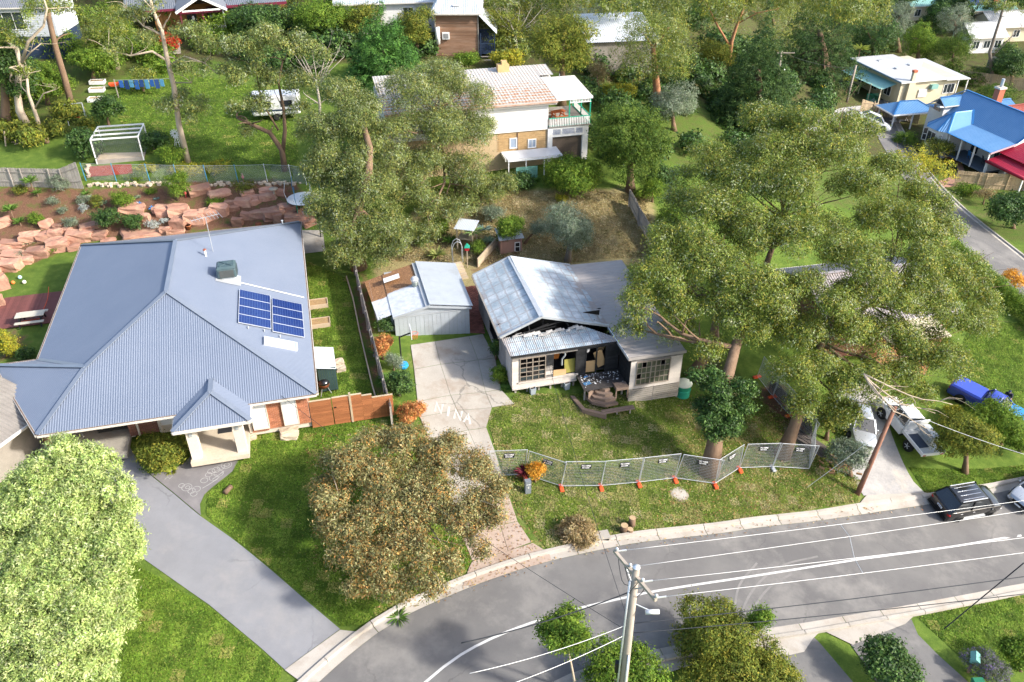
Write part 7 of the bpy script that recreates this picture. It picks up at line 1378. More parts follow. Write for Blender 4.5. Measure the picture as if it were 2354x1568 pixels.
bw_wall([c6(*q)for q in((660,655,210,100),(470,630,110,85),(365,650,110,75),(250,665,160,95),(90,712,180,55),(20,530,120,90),(830,640,120,60),(910,690,110,40),(560,600,80,50),(480,562,70,45),(750,572,160,55),(390,545,100,80),(20,760,110,50))],'middle wall of pink sandstone blocks behind the roof')
bw_wall([c6(*q)for q in((1100,425,190,75),(1220,490,75,75),(1370,425,150,60),(1490,430,150,85),(1390,602,90,80),(1190,630,330,45),(1490,610,110,40))]+[c7(*q)for q in((160,545,120,110),(290,500,150,130),(45,605,100,70),(120,610,120,50),(400,470,130,110),(500,430,140,110),(580,372,80,55),(620,405,90,45),(700,360,130,65),(785,320,90,45),(795,355,90,45),(320,265,180,70),(495,300,170,55),(730,288,110,50),(150,440,160,80),(30,440,120,80))],'terraced rows of orange and pink sandstone blocks below the wire fence')
bw_wall([c7(*q)for q in((650,530,90,95),(730,475,110,65),(830,470,140,80),(950,460,170,80),(1060,415,130,75),(1130,500,160,65),(990,500,70,85),(1180,440,45,65))],'ring of sandstone blocks round the fire pit'); bw_wall([c7(*q)for q in((1290,435,110,55),(1240,490,95,50),(1250,532,120,65),(890,265,110,45),(900,312,130,55),(1010,280,70,65))],'sandstone blocks stepping down beside the trampoline')
def small_stones(px0,px1,n,label,name='stone_edging'):
 a,b=G(*px0),G(*px1); r=empty(name,a,0,label,'stone edging')
 for k in range(n):
  q=a.lerp(b,(k+.5)/n)+Vector((random.uniform(-.1,.1),random.uniform(-.2,.2),0)); q.z=Tf(q.x,q.y); o=bpy.data.objects.new('stone',random.choice(RKP)); COL.objects.link(o); o.parent=r; o.location=q-a+Vector((0,0,.08)); s=random.uniform(.15,.36); o.scale=(s,s*.8,s*.7); o.rotation_euler=(0,0,random.random()*6)
small_stones((205,428),(395,424),34,'row of small pale stones under the blue posted fence'); small_stones((470,424),(690,424),40,'row of pale fieldstones at the foot of the chain wire'); small_stones((200,384),(204,410),8,'little stones edging the red mulch bed')
def blades(name,px,n,L,w,cols,label,cat='plant',up=.7,stem=0.0,mat='soft',group=None,curl=.35):
 g=G(*px)if len(px)==2 else Vector(px); r=empty(name,g,0,label,cat,group); vs=[]; cc=[]
 for k in range(n):
  a=k*2.399+random.uniform(-.2,.2); e=up*random.uniform(.25,1.25); l=L*random.uniform(.7,1.1); d=Vector((math.cos(a)*math.cos(e),math.sin(a)*math.cos(e),math.sin(e))); s=Vector((-math.sin(a),math.cos(a),0))*w*.5; b=Vector((0,0,stem)); m_=b+d*l*.55+Vector((0,0,.02)); t=b+d*l+Vector((0,0,-curl*l*.3)); vs+=[b-s*.5,b+s*.5,m_+s,t,m_-s]; c=random.choice(cols); f_=random.uniform(.8,1.2); cc+=[[x*f_ for x in c]+[1]]*5
 me=bpy.data.meshes.new('leaves'); me.from_pydata([tuple(v)for v in vs],[],[(5*k,5*k+1,5*k+2,5*k+3,5*k+4)for k in range(n)]); at=me.color_attributes.new('leaf','FLOAT_COLOR','POINT'); at.data.foreach_set('color',np.array(cc,np.float32).ravel()); me.materials.append(LEAFM[mat]); o=bpy.data.objects.new('leaves',me); COL.objects.link(o); o.parent=r
 if stem:MB().tube([(0,0,-.1),(0,0,stem)],[.07,.05],7).build('stem',BARK['brown'],r)
 return r
gr1=[(.13,.24,.04),(.09,.18,.03),(.18,.3,.06)]; agv=[(.26,.33,.2),(.2,.28,.16),(.33,.4,.24)]; blu=[(.16,.26,.24),(.22,.32,.29)]
for px,n,L,w,c,up,stem,lb in(((78,443),60,.9,.08,gr1,.8,1.0,'tall yucca against the grey paling fence'),((88,452),45,.6,.07,gr1,.7,.3,'young yucca at the foot of the tall yucca'),((32,505),70,.9,.08,gr1,.7,.9,'double headed yucca on the mulch slope'),((48,518),50,.7,.07,gr1,.7,.3,'low strappy yucca beside the big sandstone block'),((198,444),34,.55,.09,gr1,.5,0,'green agave near the fence corner'),((62,558),36,.7,.12,agv,.55,0,'large grey agave above the lower rock wall'),((15,566),60,.55,.03,agv,.7,0,'grey green grass tuft at the left of the slope'),((240,478),30,.5,.07,agv,.6,.4,'pale aloe rosette above the dark shrub'),((316,455),30,.45,.05,agv,.6,0,'spiky grey plant under the wire fence'),((208,453),26,.4,.05,agv,.6,0,'small spiky plant beside the fence end post'),((360,458),40,.35,.04,blu,.5,0,'blue green succulent clump on the mulch'),((220,640),30,.35,.04,blu,.5,0,'blue succulent patch between sandstone blocks'),((402,640),34,.35,.04,blu,.5,0,'blue succulent patch by the brick edging'),((1006,595),60,1.0,.09,[(.3,.34,.1),(.38,.4,.14),(.22,.28,.08)],.7,.3,'yellow green yucca behind the shed'),((970,565),40,.8,.08,gr1,.7,.2,'potted strappy plant on the dry lawn'),((1035,560),40,.9,.1,gr1,.6,.2,'strappy leaved clump beside the garden shelter'),((1165,893),40,.62,.12,gr1,.45,0,'bright green agave at the corner of the burnt house'),((1205,1108),90,.75,.06,[(.16,.02,.04),(.22,.04,.06),(.1,.015,.025)],.6,.75,'dark red cordyline beside the letterbox'),((395,1085),40,.45,.07,[(.4,.42,.06),(.3,.36,.05)],.6,0,'yellow striped strappy plant at the path edge'),((1088,575),50,1.1,.1,[(.2,.3,.1),(.3,.36,.16),(.12,.2,.06)],.4,1.6,'small fan palm beside the garden arch'),((1125,560),50,.8,.09,agv,.5,.2,'large grey aloe beside the citrus tree'),((1112,530),18,1.0,.14,blu,.8,0,'blue agave behind the garden shelter'),((1962,180),70,1.6,.12,[(.26,.3,.05),(.34,.36,.08),(.18,.24,.04)],.5,4.4,'tall cabbage palm head behind the leaning pole'),((1945,215),60,1.3,.12,[(.26,.3,.05),(.34,.36,.08)],.5,1.8,'shorter cabbage palm by the green veranda'),((915,1420),40,.8,.06,gr1,.4,0,'fallen green frond in the gutter'),((1080,450),40,.8,.08,gr1,.6,0,'strappy clump below the bamboo screen'),((1230,415),50,.9,.07,gr1,.5,0,'fishbone fern bank below the glossy shrub'),((870,820),24,.7,.3,gr1,.5,.4,'split leaved philodendron by the orange shrub'),((895,885),24,.8,.3,gr1,.5,.4,'split leaved philodendron on the fence side of the drive')):
 blades('spiky_plant',px,n,L,w,c,lb,up=up,stem=stem)
for(u,v,w_,h_,st,n_,lb)in((137,418,55,42,'silver',2600,'grey green rounded bush against the paling fence'),(48,436,34,24,'olive',900,'olive shrub below the tall yucca'),(118,462,30,24,'silver',900,'pale grey dome shrub on the mulch'),(143,484,24,18,'silver',600,'small grey succulent dome'),(190,458,36,24,'silver',900,'pale variegated shrub in mid slope'),(222,462,30,34,'olive',1000,'bronze leaved shrub in mid slope'),(280,458,52,46,'bright',3000,'glossy round bush in the rock garden'),(245,500,62,58,'dark',3000,'dark drooping shrub above the sandstone'),(190,478,26,20,'white',700,'white dusty miller cushion on the mulch'),(350,514,34,24,'white',900,'white dusty miller by the stone edging'),(378,508,20,18,'white',500,'small white flowering tuft by the roof'),(305,510,50,36,'dark',2000,'dark hebe with pale flowers'),(78,502,36,28,'bright',1500,'dense green mound by the yucca'),(160,510,34,26,'silver',1200,'grey santolina mound on the mulch'),(408,425,58,80,'bright',4500,'tall glossy citrus bush below the vine'),(425,388,90,24,'yellow',2600,'golden vine trailing along the blue posts'),(490,383,80,14,'yellow',1500,'yellow green vine tip on the chain wire'),(340,384,60,16,'yellow',1200,'yellowing vine above the mulch bed'),(310,404,40,18,'bright',1200,'leafy patch with orange flowers'),(495,465,40,18,'bright',1200,'fresh green cushion between blocks'),(345,440,24,14,'bright',600,'lime ground cover near the pots'),(110,573,40,16,'bright',1000,'lime ground cover behind the lower wall'),(52,585,36,18,'silver',800,'mottled grey cover by the lower wall'),(560,425,60,16,'olive',1200,'straggly shrub at the foot of the chain wire'),(12,790,60,70,'yellow',3000,'yellow green shrub beside the timber deck'),(58,812,36,30,'dark',1200,'dark broad leaved clump by the deck bench'),(50,850,36,26,'dark',1000,'dark leafy clump at the house corner'),(22,905,50,60,'dark',2500,'overgrown dark foliage beside the garage'),(60,970,40,40,'dark',1600,'weedy dark clump by the garage post'),(372,1030,118,72,'olive',6500,'arching weeping shrub beside the portico'),(345,1055,50,44,'dark',2200,'broad leaved clump under the weeping shrub'),(885,745,40,40,'dark',1800,'red flowering shrub at the shed corner'),(905,830,45,50,'silver',1800,'prickly pear clump beside the hoop'),(918,880,62,70,'dark',4000,'dark green tumbling shrub over the drive edge'),(890,920,36,50,'olive',1800,'golden olive shrub by the paling fence end'),(1140,800,22,60,'dark',1500,'tall cactus and ivy against the burnt side wall'),(1148,860,40,50,'bright',2200,'leafy green clump at the burnt house corner'),(1098,570,36,40,'bright',1500,'climber on the garden arch'),(2268,1530,100,70,'lavender',6000,'purple flowering shrub beside the green letterbox'),(2045,1525,120,105,'dark',9000,'neat round dark shrub between the two driveways'),(2345,1498,70,100,'bright',6000,'dense conical shrub in the corner garden'),(1635,1455,180,140,'olive',12000,'yellow tipped wattle shrub beside the lower road edge'),(1690,1540,270,110,'olive',15000,'bushy green wattle at the road corner'),(1420,1545,190,100,'bright',11000,'leafy shrub round the foot of the power pole'),(1770,1540,120,70,'olive',6000,'olive tinted wattle beside the lower driveway')):
 A('garden_shrub',(u,v+h_*.42),u,v,w_,h_,st,n_,lb,'shrub',k=6,scale=.62 if w_<70 else.75)
A('orange_shrub',(880,826),879,793,44,66,'orange',4500,'tall coral orange shrub near the basketball hoop','shrub',k=9)
A('orange_shrub',(945,968),944,945,66,48,'orange',4500,'bright orange shrub overhanging the drive','shrub',k=9)
A('orange_shrub',(1230,1108),1232,1078,44,50,'amber',3000,'amber orange shrub behind the letterbox','shrub',k=9)
A('street_tree',(1325,1590),1295,1455,130,130,'bright',9000,'slender light green tree at the lower kerb',k=8,bark='pale',scale=.75,r0=.07)
A('sapling',(1765,1520),1745,1425,60,90,'bright',1800,'wispy sapling with feathery tips above the kerb',k=6,bark='grey',scale=.7,r0=.05)
hp_=smooth_line(GP((2190,590),(2230,625),(2280,670),(2354,735),(2420,795)),.8); o0=Vector((hp_[0].x,hp_[0].y,Tf(*hp_[0]))); hl=[((q.x,q.y,Tf(q.x,q.y)+.8),.8,.8,.85)for q in hp_]; plant('clipped_hedge',o0,hl,'bright',16000,'long clipped green hedge beside the far street','hedge',None,scale=.8,crown_name='foliage')
def limb_tree(base,segs,leafpx,n,style,label,bark,r0,scale=1.0,Yd=0.0,cl=5):
 b=G(*base); mb=MB()
 for pts,ra,rb in segs:
  P=[PY(u,v,b.y+Yd+d)for u,v,d in pts]
  if pts[0][:2]==base:P[0]=b+Vector((0,0,-.2))
  mb.tube(P,[ra+(rb-ra)*i/(len(P)-1)for i in range(len(P))],8)
  for _ in range(6):
   i=random.randint(len(P)//2,len(P)-1); q=P[i]; mb.tube(curve_pts(q,q+Vector((random.uniform(-1,1),random.uniform(-1,1),random.uniform(-.2,1)))*1.6,4,.2),[rb*.7,rb*.55,rb*.4,rb*.3,.01],5)
 mb.v=[tuple(Vector(q)-b)for q in mb.v]; r=empty('gum_tree',b,0,label,'tree'); mb.build('trunk',BARK[bark],r,True)
 if n:
  lob=[lobe_px(u,v,b.y+Yd+d,q,.7)for u,v,d,q in leafpx]; lob=split(lob,cl); s=STY[style]; c,ax,sz,cols=foliage(lob,n,s['size']*scale,s['aspect'],s['pal'],s['twig']*scale,s['droop'],(.7,1.06),s['per']); o=bpy.data.objects.new('crown',leaves_mesh('crown',c-np.array(b),ax,sz,s['aspect'],cols,LEAFM[s['mat']])); COL.objects.link(o); o.parent=r
limb_tree((75,312),[([(75,312,0),(45,255,.1),(38,200,.2),(48,150,.3),(38,110,.4)],.42,.18),([(48,150,.3),(65,95,.2),(100,60,0),(108,20,0),(95,-20,0)],.17,.06),([(38,200,.2),(15,145,.6),(-10,130,.8)],.16,.06),([(48,150,.3),(70,120,-.3),(95,100,-.5)],.1,.03)],[(20,70,1,45),(90,20,1,45),(-5,130,1,35),(65,100,0,28)],6000,'gum','twisted pale limbed gum leaning over the yard','pale',.4)
limb_tree((98,325),[([(98,325,0),(85,270,0),(65,215,0),(62,180,0)],.22,.1),([(80,250,0),(100,215,-.2),(130,205,-.3)],.09,.03)],[(60,170,0,24)],1200,'gum','slim forked pale trunk beside the twisted gum','pale',.2)
limb_tree((167,252),[([(167,252,0),(150,185,0),(128,110,0),(112,40,0),(104,-30,0)],.34,.22)],[(120,-10,0,40),(150,20,.5,30)],3000,'gum','tall straight gum with rough brown trunk','brown',.34)
limb_tree((432,372),[([(432,372,0),(412,290,0),(400,200,0),(383,130,0),(372,70,0),(350,20,0),(340,-30,0)],.3,.1),([(385,140,0),(350,118,-.4),(300,128,-.6),(250,115,-.6)],.12,.05),([(372,80,0),(330,60,.4),(290,20,.5)],.1,.04),([(392,150,0),(425,130,-.3),(470,145,-.5),(500,170,-.6)],.11,.04),([(400,190,0),(440,190,-.6),(420,175,-.9)],.06,.03)],[(295,40,.5,36),(330,90,0,36),(270,110,-.5,30),(440,70,0,46),(480,110,-.4,46),(450,160,-.6,50),(420,230,-.3,46),(380,240,0,36),(450,260,-.4,38),(350,10,.4,30)],17000,'gum_grey','gum with bare pale limbs rising above the red maple','pale',.3)
limb_tree((655,392),[([(655,392,0),(648,345,0),(620,305,-.2),(575,285,-.4),(545,270,-.5)],.3,.12),([(650,350,0),(655,300,.2),(652,250,.4),(640,190,.6),(650,140,.8)],.2,.07),([(640,300,0),(600,230,.4),(590,170,.6)],.1,.05)],[(545,110,0,50),(600,90,.6,52),(660,95,.8,50),(710,120,.6,46),(530,170,0,42),(590,170,.4,46),(650,180,.6,50),(700,190,.6,40),(550,235,-.4,36),(610,240,0,40),(570,300,-.4,28),(690,250,.4,30)],30000,'gum_grey','forked gum on the upper lawn with grey green crown','brown',.3)
limb_tree((735,290),[([(735,290,0),(735,240,0),(728,190,0)],.16,.1)]+[([(730,200,0),(730+a*.5,160,d),(730+a,120-abs(a)*.1+8*(i%3),d*1.5)],.06,.015)for i,(a,d)in enumerate(((-60,.3),(-35,-.2),(-10,.4),(20,-.3),(45,.2),(62,-.1),(-48,.6),(34,.5)))],[],0,'gum','dead bare white tree between the gum crowns','dead',.16)
limb_tree((1675,150),[([(1675,150,0),(1682,95,0),(1700,40,0),(1725,-15,0)],.3,.12),([(1680,110,0),(1650,60,.2),(1630,20,.2),(1600,-20,.2)],.16,.07),([(1695,55,0),(1740,30,-.2),(1790,20,-.3)],.09,.04)],[(1590,0,.4,36),(1700,0,.5,40),(1790,15,-.3,34),(1640,20,.6,34)],6000,'gum','red limbed gum standing between the dark cypress and the round gum','red',.3)
limb_tree((2285,195),[([(2285,195,0),(2275,120,0),(2300,40,0),(2320,-30,0)],.3,.12),([(2280,130,0),(2320,90,0),(2350,60,0)],.1,.04)],[(2330,20,0,30),(2280,10,.4,30)],3500,'gum','leaning grey trunked gum above the small white house','grey',.3)
limb_tree((1190,120),[([(1190,120,0),(1185,80,0),(1170,50,0)],.14,.06)]+[([(1185,80,0),(1185+a*.6,50,.1),(1185+a,22,.2)],.05,.012)for a in(-70,-45,-20,10,35,60,80)],[],0,'gum','bare winter tree behind the golden shrub','dead',.14)
# ================================================================== garden things
def boxbed(px,L,Wd,h,ang,mat,soilm,label,name='raised_bed'):
 g=G(*px); r=empty(name,g,ang,label,'garden bed')
 for(x0,x1,y0,y1)in((-L/2,L/2,-Wd/2,-Wd/2+.05),(-L/2,L/2,Wd/2-.05,Wd/2),(-L/2,-L/2+.05,-Wd/2,Wd/2),(L/2-.05,L/2,-Wd/2,Wd/2)):piece('side_board',mat,r,((x0+x1)/2,(y0+y1)/2,h/2),(x1-x0,y1-y0,h+.02))
 MB().box(-L/2+.05,L/2-.05,-Wd/2+.05,Wd/2-.05,0,h-.06).build('soil',soilm,r); return r
strawm=M('straw_mulch',(.36,.25,.12),(.2,.13,.07),8,.95,bmp=.8,fine=20,var=0)
boxbed((733,703),1.35,.95,.35,HANG,palewood,strawm,'raised timber bed with dry straw beside the brick house'); boxbed((738,747),1.35,.95,.35,HANG,palewood,strawm,'raised timber bed with green seedlings beside the lean to')
A('seedlings',(738,742),738,738,26,8,'bright',500,'green seedlings in the raised bed','plant',k=4,scale=.4)
for i,px in enumerate(((225,192),(224,210),(222,232))):boxbed(px,1.5,.8,.35,.1,whitepaint,strawm,('white vegetable box nearest the steps','middle white vegetable box on the upper lawn','white vegetable box closest to the netting cage')[i])
LT=empty('lean_to_store',LH.matrix_basis@Vector((.15,3.2,0)),HANG,'small dark green lean to store with ribbed grey roof','shed'); corr(MB(),[(-.1,0.2,2.0),(1.15,0.2,1.75),(1.15,2.7,1.75),(-.1,2.7,2.0)],(1,0,-.2),.15,.02,6).build('roof_sheeting',st_roof,LT); dgm=M('dark_green_sheet',(.03,.06,.055),var=.1)
for k in range(8):piece('wall_sheet',dgm,LT,(.07+k*.14,.35,.95),(.13,.03,1.75))
MB().box(1.05,1.08,.35,2.6,0,1.72).build('side_wall',dgm,LT)
g=G(748,905); kb=empty('barbecue',g,0,'kettle barbecue with black lid and copper brown bowl','barbecue'); MB().lathe((0,0,.5),[(.05,0),(.3,.1),(.36,.3),(.36,.36)],16).build('bowl',M('copper_brown',(.16,.05,.025),var=0,rough=.3),kb,True); MB().lathe((0,0,.86),[(.37,0),(.33,.14),(.16,.26),(.02,.28)],16).build('lid',blackp,kb,True)
for k in range(3):a=k*2.09; bar('leg',galv,kb,(.2*math.cos(a),.2*math.sin(a),.55),(.42*math.cos(a),.42*math.sin(a),0),.03,.03)
for px,lb in(((779,835),'square stepping stone on the side lawn'),((783,850),'second stepping stone on the side lawn'),((662,990),'flat pink stone slab on the grass by the windows'),((664,1005),'large flat cream stone on the grass by the windows'),((578,1008),'pale rock at the foot of the portico wall')):
 tag(boulder(None,px[0],px[1],38 if '66' in str(px[0])else 20,16,'stone_slab',RKP),lb,'stone')
def log(px,L,r,ang,label,up=False):
 g=G(*px); o=empty('cut_log',g,ang,label,'log'); P=[(0,0,-.02),(0,0,L)]if up else[(-L/2,0,r),(L/2,0,r)]; MB().tube([P[0],[P[0][i]*.5+P[1][i]*.5 for i in range(3)],P[1]],[r*1.05,r,r],12).build('bark',BARK['brown'],o,True)
 e=M('cut_wood',(.46,.33,.19),(.36,.24,.13),8,.85,var=.1); MB().tube([P[1],[P[1][i]+(P[1][i]-P[0][i])/L*.012 for i in range(3)]],r*.92,12).build('cut_face',e,o)
log((525,1130),.55,.14,1.2,'cut log lying on the front lawn'); log((1434,1222),.5,.22,.2,'short stump with split top on the verge',True); log((1452,1208),.62,.2,0,'tallest cut stump on the verge',True); log((1448,1225),.3,.18,0,'low stump at the front of the verge logs',True); log((108,328),.45,.24,0,'sawn stump beside the slim forked trunk',True)
g=G(1328,1232); r=empty('branch_pile',g,0,'heap of dry cut branches on the verge by the kerb','branch pile'); mb=MB()
for _ in range(420):
 a=random.random()*6.283; rr=random.random()**.5*.95; p=Vector((math.cos(a)*rr,math.sin(a)*rr,random.random()*.95*(1-rr*rr*.7))); d=Vector((random.uniform(-1,1),random.uniform(-1,1),random.uniform(-.6,.6))).normalized()*random.uniform(.2,.5); mb.beam(p-d,p+d,.018,.018)
tag(mb.build('twigs',M('dry_twig',(.34,.24,.12),(.46,.36,.2),6,.9,var=0),r),kind='stuff'); c,ax,sz,cols=foliage([((0,0,.3),1.0,.9,.75)],3000,.2,.3,STY['dry']['pal'],.25,.2); o=bpy.data.objects.new('dry_leaves',leaves_mesh('dry_leaves',c,ax,sz,.3,cols,LEAFM['soft'])); COL.objects.link(o); o.parent=r; o['kind']='stuff'
g=G(1562,1137); mh=empty('manhole_cover',g,0,'round concrete access cover set in the verge grass','manhole cover'); sl_=math.atan((Tf(g.x+.5,g.y)-Tf(g.x-.5,g.y))); mh.rotation_euler=(math.atan(Tf(g.x,g.y+.5)-Tf(g.x,g.y-.5)),-sl_,0); MB().lathe((0,0,-.05),[(.58,0),(.58,.09),(.5,.1)],24).build('surround',slabmat,mh); MB().lathe((0,0,-.02),[(.46,0),(.46,.085),(0.0,.088)],24).build('lid',concrete,mh)
di=G(1368,1248); dn=empty('drain_inlet',di,rad(12),'concrete side entry drain with dark slot in the kerb','drain'); MB().box(-.9,.9,0,.6,.0,.24).build('lintel',concrete,dn); MB().box(-.8,.8,-.02,.03,.03,.15).build('slot',dark,dn)
g=G(1213,1132); lb_=empty('letterbox',g,HANG,'dark grey pillar letterbox beside the red cordyline','letterbox'); MB().box(-.17,.17,-.15,.15,-.1,.95).build('pillar',M('slate_render',(.16,.18,.2),var=0),lb_); MB().box(-.12,.12,-.17,-.15,.72,.77).build('slot',alu,lb_); MB().box(-.05,.05,-.165,-.15,.45,.6).build('number',alu,lb_)
g=G(2225,1545); lb_=empty('letterbox',g,rad(-25),'green metal letterbox on a timber post by the lavender','letterbox'); MB().box(-.06,.06,-.06,.06,-.1,1.0).build('post',BARK['red'],lb_); lgm=M('pale_green_metal',(.16,.36,.32),var=0,rough=.4); MB().prism([(-.2,-.26),(.2,-.26),(.2,.26),(-.2,.26)],1.0,1.25).build('box',lgm,lb_); MB().add([(-.23,-.3,1.24),(0,-.3,1.4),(.23,-.3,1.24),(-.23,.3,1.24),(0,.3,1.4),(.23,.3,1.24)],[(0,1,4,3),(1,2,5,4),(0,2,1),(3,4,5)]).build('lid',lgm,lb_)
def wheelie(px,body,lid,label):
 g=G(*px); r=empty('wheelie_bin',g,random.uniform(-.3,.3),label,'bin'); MB().add([(-.22,-.25,0),(.22,-.25,0),(.22,.25,0),(-.22,.25,0),(-.29,-.34,.95),(.29,-.34,.95),(.29,.34,.95),(-.29,.34,.95)],[(0,1,5,4),(1,2,6,5),(2,3,7,6),(3,0,4,7),(3,2,1,0)]).build('body',body,r); MB().add([(-.31,-.36,.95),(.31,-.36,.95),(.31,.38,.95),(-.31,.38,.95),(-.26,-.3,1.03),(.26,-.3,1.03),(.26,.34,1.05),(-.26,.34,1.05)],[(0,1,5,4),(1,2,6,5),(2,3,7,6),(3,0,4,7),(4,5,6,7),(3,2,1,0)]).build('lid',lid,r)
 for x in(-.24,.24):MB().tube([(x-.03,.3,.12),(x+.03,.3,.12)],.12,10).build('wheel',tyre,r)
gbin=M('bin_green',(.02,.16,.08),var=0,rough=.5); wheelie((2240,1600),gbin,gbin,'dark green wheelie bin under the letterbox'); wheelie((1890,215),gbin,M('bin_yellow',(.6,.45,.03),var=0),'green wheelie bin with yellow lid near the pine'); wheelie((1946,200),M('bin_dark',(.05,.06,.06),var=0),M('bin_blue',(.08,.3,.55),var=0),'grey bin with blue lid behind the leaning pole')
def hoop(px,ang,label,h=2.4,bw_=.9):
 g=G(*px); r=empty('basketball_hoop',g,ang,label,'hoop'); MB().tube([(0,0,-.1),(0,0,h)],.05,8).build('post',black_trim,r); bar('arm',black_trim,r,(0,0,h-.05),(.75,0,h+.15),.06,.08); b=MB().box(.74,.78,-bw_/2,bw_/2,h-.1,h+.6).build('backboard',whitep,r); MB().box(.785,.79,-bw_/2+.06,bw_/2-.06,h-.04,h+.54).build('backboard_face',bluish,r)
 ring=[(1.02+.23*math.cos(a),.23*math.sin(a),h+.08)for a in np.linspace(0,6.283,17)]; MB().tube(ring,.012,5,False).build('rim',orange_foot,r); mb=MB()
 for k in range(12):a=k*.5236; mb.beam((1.02+.23*math.cos(a),.23*math.sin(a),h+.07),(1.02+.14*math.cos(a+.4),.14*math.sin(a+.4),h-.35),.008,.008)
 mb.build('net',orange_foot if 'drive' in label else whitep,r); return r
hoop((924,842),HANG,'basketball hoop on a black post at the edge of the drive'); hoop((738,545),rad(200),'white basketball hoop behind the brick house',2.6)
g=G(925,843); tag(MB().lathe((0,0,0),[(.25,0),(.34,.15),(.3,.34),(.1,.4),(.02,.38)],10).build('tarp_bundle',M('blue_tarp',(.02,.27,.55),(.015,.2,.45),6,.6,var=0),None,loc=g+Vector((.1,-.1,0))),'bright blue tarpaulin bundle at the foot of the hoop','tarp')
g=G(700,475); tp=empty('trampoline',g,0,'round trampoline with netted poles at the edge of the garden','trampoline'); R0=1.35; MB().tube([(R0*math.cos(a),R0*math.sin(a),.75)for a in np.linspace(0,6.283,25)],.035,6,False).build('frame',whitep,tp); MB().lathe((0,0,.73),[(R0*.88,0),(R0*.88,.01),(0,.012)],24).build('mat',black_trim,tp); MB().lathe((0,0,.76),[(R0*.9,0),(R0*1.0,.015)],24).build('pad',whitep,tp)
for k in range(6):a=k*1.047+.3; x,y=R0*math.cos(a),R0*math.sin(a); MB().tube([(x,y,0),(x,y,.75)],.03,6).build('leg',green,tp); MB().tube([(x,y,.75),(x*1.12,y*1.12,1.5),(x*.98,y*.98,2.4)],.025,6).build('net_pole',whitep if k%2 else blue,tp)
rustm=M('rusty_drum',(.22,.07,.03),(.14,.05,.025),5,.9,var=0); lathe_thing('fire_drum',G(596,527),[(.24,0),(.26,.05),(.26,.3),(.28,.32),(.26,.34),(.27,.6)],rustm,'rusty fire drum in the ring of sandstone blocks','drum'); lathe_thing('bird_bath',G(632,455),[(.25,0),(.2,.08),(.1,.15),(.09,.65),(.35,.8),(.38,.88),(.3,.84),(.02,.8)],pale_stone,'stone bird bath beside the chain wire fence','bird bath'); lathe_thing('flower_pot',G(435,527),[(.14,0),(.2,.3),(.23,.31),(.23,.38),(.19,.38),(.17,.3)],M('terracotta',(.4,.14,.06),var=0),'terracotta pot with a green plant by the eave','pot')
for px,lb in(((322,470),'blue glazed fan ornament on the mulch'),((351,480),'blue glazed shell ornament beside the blocks')):blades('garden_ornament',px,14,.4,.12,[(.02,.2,.6),(.1,.4,.8),(.5,.65,.8)],lb,'ornament',up=.9)
for px,lb,c_ in(((428,455),'small pink flamingo ornament',(.5,.06,.08)),((560,418),'pink garden figure by the fence',(.55,.2,.2))):lathe_thing('garden_figure',G(*px),[(.04,0),(.03,.3),(.14,.42),(.1,.55),(.03,.62),(.05,.75),(.02,.8)],M('figure_'+lb[-5:],c_,var=0),lb,'ornament',n=8)
for px,cc_,lb in(((31,653),(.75,.22,.05),'orange ball on the small lawn'),((47,641),(.45,.7,.75),'pale blue ball on the small lawn'),((57,652),(.8,.76,.66),'cream ball on the small lawn')):tag(MB().ball((0,0,.14),.15,.15,.15,14,9).build('play_ball',M('ball_'+lb.split()[0],cc_,var=0,rough=.5),None,True,loc=G(*px)),lb,'ball')
DK=empty('garden_deck',G(70,700),HANG,'red brown timber deck beside the small back lawn','deck'); dm_=M('red_deck',(.17,.06,.05),(.13,.045,.04),2,.75,var=.15); dl=[frame(DK,p)for p in GP((28,662),(145,648),(125,745),(40,770),(-10,775),(-10,735))]; xs_=[p.x for p in dl]; ys_=[p.y for p in dl]
for k in range(44):
 x=min(xs_)+.12*k
 if x>2.6:break
 piece('deck_board',dm_,DK,(x,(min(ys_)+max(ys_))/2-.3,.06),(.112,4.6,.03))
ptb=empty('picnic_table',G(72,752,.1),HANG,'pale picnic table with bench on the red brown deck','table'); wt=M('bleached_timber',(.5,.46,.38),(.42,.38,.31),3,.8,var=.06)
for k in range(5):piece('top_board',wt,ptb,(0,.3+k*.15,.72),(1.9,.14,.04))
for k in range(2):piece('seat_board',wt,ptb,(0,-.15+k*.15,.44),(1.9,.14,.04)); piece('seat_board',wt,ptb,(0,1.3+k*.15,.44),(1.9,.14,.04))
for x in(-.7,.7):bar('leg',black_trim,ptb,(x,.35,.7),(x,-.1,0),.08,.08); bar('leg',black_trim,ptb,(x,.85,.7),(x,1.3,0),.08,.08); piece('brace',black_trim,ptb,(x,.6,.4),(.06,1.6,.08))
cpts=GP((113,662),(110,690),(100,716),(92,735),(75,738),(50,742)); mb=MB().tube([p+Vector((0,0,.1))-cpts[0]for p in[Vector((q.x,q.y,Tf(q.x,q.y)))for q in smooth_line(cpts,.3)]],.02,5); tag(mb.build('extension_cord',orange_foot,None,loc=cpts[0]),'orange extension cord snaking over the red brown deck','cord')
CG=empty('netting_cage',G(224,378),rad(12),'pale timber framed netting cage over a sand bed','cage'); cw,cd,chh=4.0,3.4,2.3
for(x,y)in((0,0),(cw,0),(0,cd),(cw,cd)):piece('post',whitepaint,CG,(x,y,chh/2),(.09,.09,chh))
for k in range(4):y=cd*k/3; bar('roof_beam',whitepaint,CG,(0,y,chh),(cw,y,chh),.09,.12)
for x in(0,cw):bar('top_rail',whitepaint,CG,(x,0,chh),(x,cd,chh),.08,.1); bar('base_board',greywood,CG,(x,0,.2),(x,cd,.2),.05,.4)
